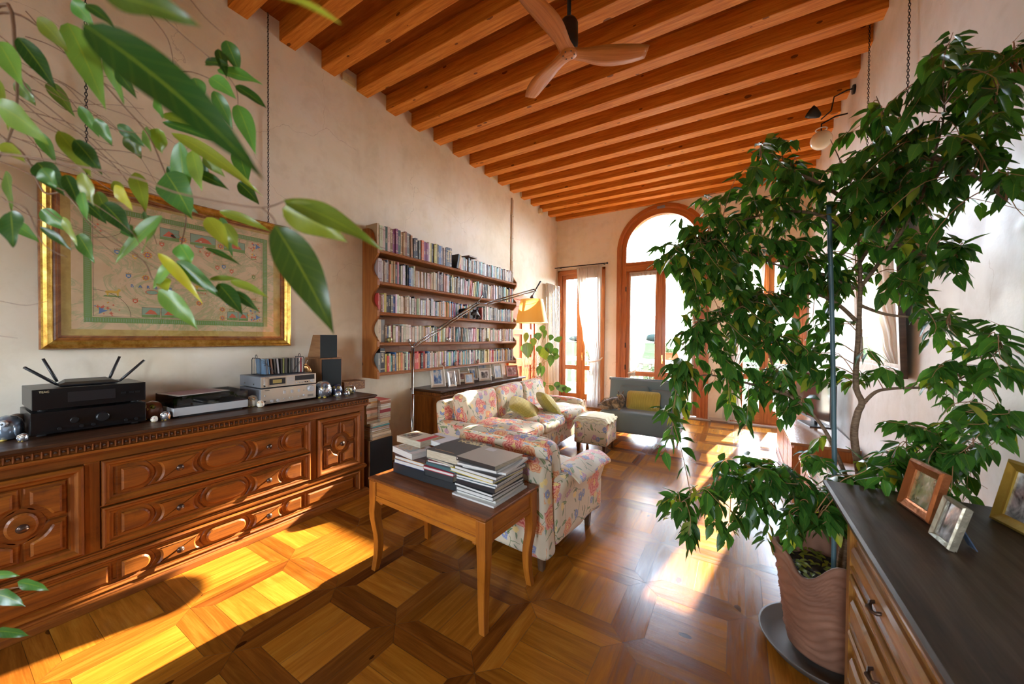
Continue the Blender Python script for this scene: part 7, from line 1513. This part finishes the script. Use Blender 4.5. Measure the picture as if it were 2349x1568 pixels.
for k in range(34):
    u0, v0 = _r.uniform(-10, 560), _r.uniform(20, 620)
    if u0 > 250 and v0 < 90 or (u0 > 430 and v0 < 340) or (v0 < u0 * .5): continue
    a = _r.uniform(.5, 1.35); l = _r.uniform(55, 95); LV.append((u0, v0, u0 + l * math.cos(a), v0 + l * math.sin(a), _r.uniform(24, 40), _r.uniform(.62, .8), _r.random(), _r.choice((0, 0, .1, .3))))
lf = MB()
for k, (u0, v0, u1, v1, wp, d, br, ye) in enumerate(LV):
    b, t = at(u0, v0, d=d), at(u1, v1, d=d * (1.02 if k % 2 else .98)); L = (t - b).length; W = wp * d / F_PX * 1.12
    nr = -FW + RT * random.Random(k).uniform(-.5, .5) + UP * random.Random(k + 99).uniform(.0, .7)
    sag = .35; dd = (t - b).normalized() + Vector((0, 0, 1)) * sag * .45; leaf_mesh(lf, b, dd, nr, L * 1.05, W * .82, sag, .18, (br, ye, 0), seg=7, wav=.045)
lf.build('foliage', leafmat('near_fig_leaf', (.010, .045, .008), (.11, .29, .06), (.50, .46, .03), .38), fg)  # dark end of the tint paints backlit shade into the nearest leaves
# ---- the small round-leaved plant behind the sofa
rp = thing('rubber_plant', (-3.1, 5.95, 0), 'leggy plant with round leaves in a pot behind the sofa, under the lamp', 'potted plant')
m = MB(); m.lathe([(.11, 0), (.15, .26), (.16, .30), (.145, .30), (.14, .26)], (-3.1, 5.95, 0), 28); m.build('pot', M_TERRA, rp)
m = MB(); m.lathe([(.001, .262), (.142, .262)], (-3.1, 5.95, 0), 20, cap=False); m.build('soil', MATS['dark_joint'], rp)
RL = [(1210, 775, 17, 30), (1209, 804, 32, 46), (1232, 772, 20, 22), (1225, 785, 22, 24), (1245, 755, 18, 22), (1246, 812, 34, 36), (1257, 800, 24, 34), (1236, 803, 18, 24), (1264, 828, 18, 36), (1271, 808, 20, 24), (1278, 818, 18, 20), (1267, 775, 14, 18), (1279, 779, 22, 16), (1240, 838, 10, 16), (1236, 851, 12, 30), (1246, 852, 14, 32), (1268, 891, 20, 18), (1288, 891, 26, 22), (1243, 883, 20, 18), (1300, 894, 26, 18), (1252, 768, 12, 26), (1276, 884, 16, 20)]
m = MB(); lf = MB(); rr = random.Random(6)
for s in range(9):
    a = rr.uniform(-.06, .06); P = [Vector((-3.1 + a, 5.95 + rr.uniform(-.05, .05), .26)), Vector((-3.08 + a * 2, 5.9, .8)), at(1196 + s * 4, 890, Y=5.85), at(1200 + s * 6 + rr.uniform(-4, 4), 830, Y=5.85)]; m.tube(smooth_path(P, 4), [.005, .0045, .004, .004, .004, .004, .0035, .003, .003, .003, .003, .002, .002][:13], 5)
for k, (u, v, w, h) in enumerate(RL):
    c = at(u, v, Y=5.85 + rr.uniform(-.12, .1)); s0 = at(1195 + (u - 1195) * .45, 850 if v < 870 else 890, Y=5.87); m.tube(smooth_path([s0, s0.lerp(c, .5) + Vector((0, 0, .06)), c + Vector((0, 0, .02))], 4), .0022, 4)
    hh = h * 5.6 / F_PX; ww = w * 5.6 / F_PX; leaf_mesh(lf, c + Vector((rr.uniform(-.01, .01), 0, hh / 2)), Vector((rr.uniform(-.4, .4), rr.uniform(-.2, .2), -1)), Vector((rr.uniform(-.3, .3), -1, .2)), hh, ww * 1.15, .1, .1, (rr.uniform(.3, 1), .5 if k == 5 else .05, 0), seg=7)
m.build('stem', M_TWIG, rp); lf.build('foliage', leafmat('round_leaf', (.03, .10, .03), (.08, .17, .05), (.35, .38, .04), .3), rp)
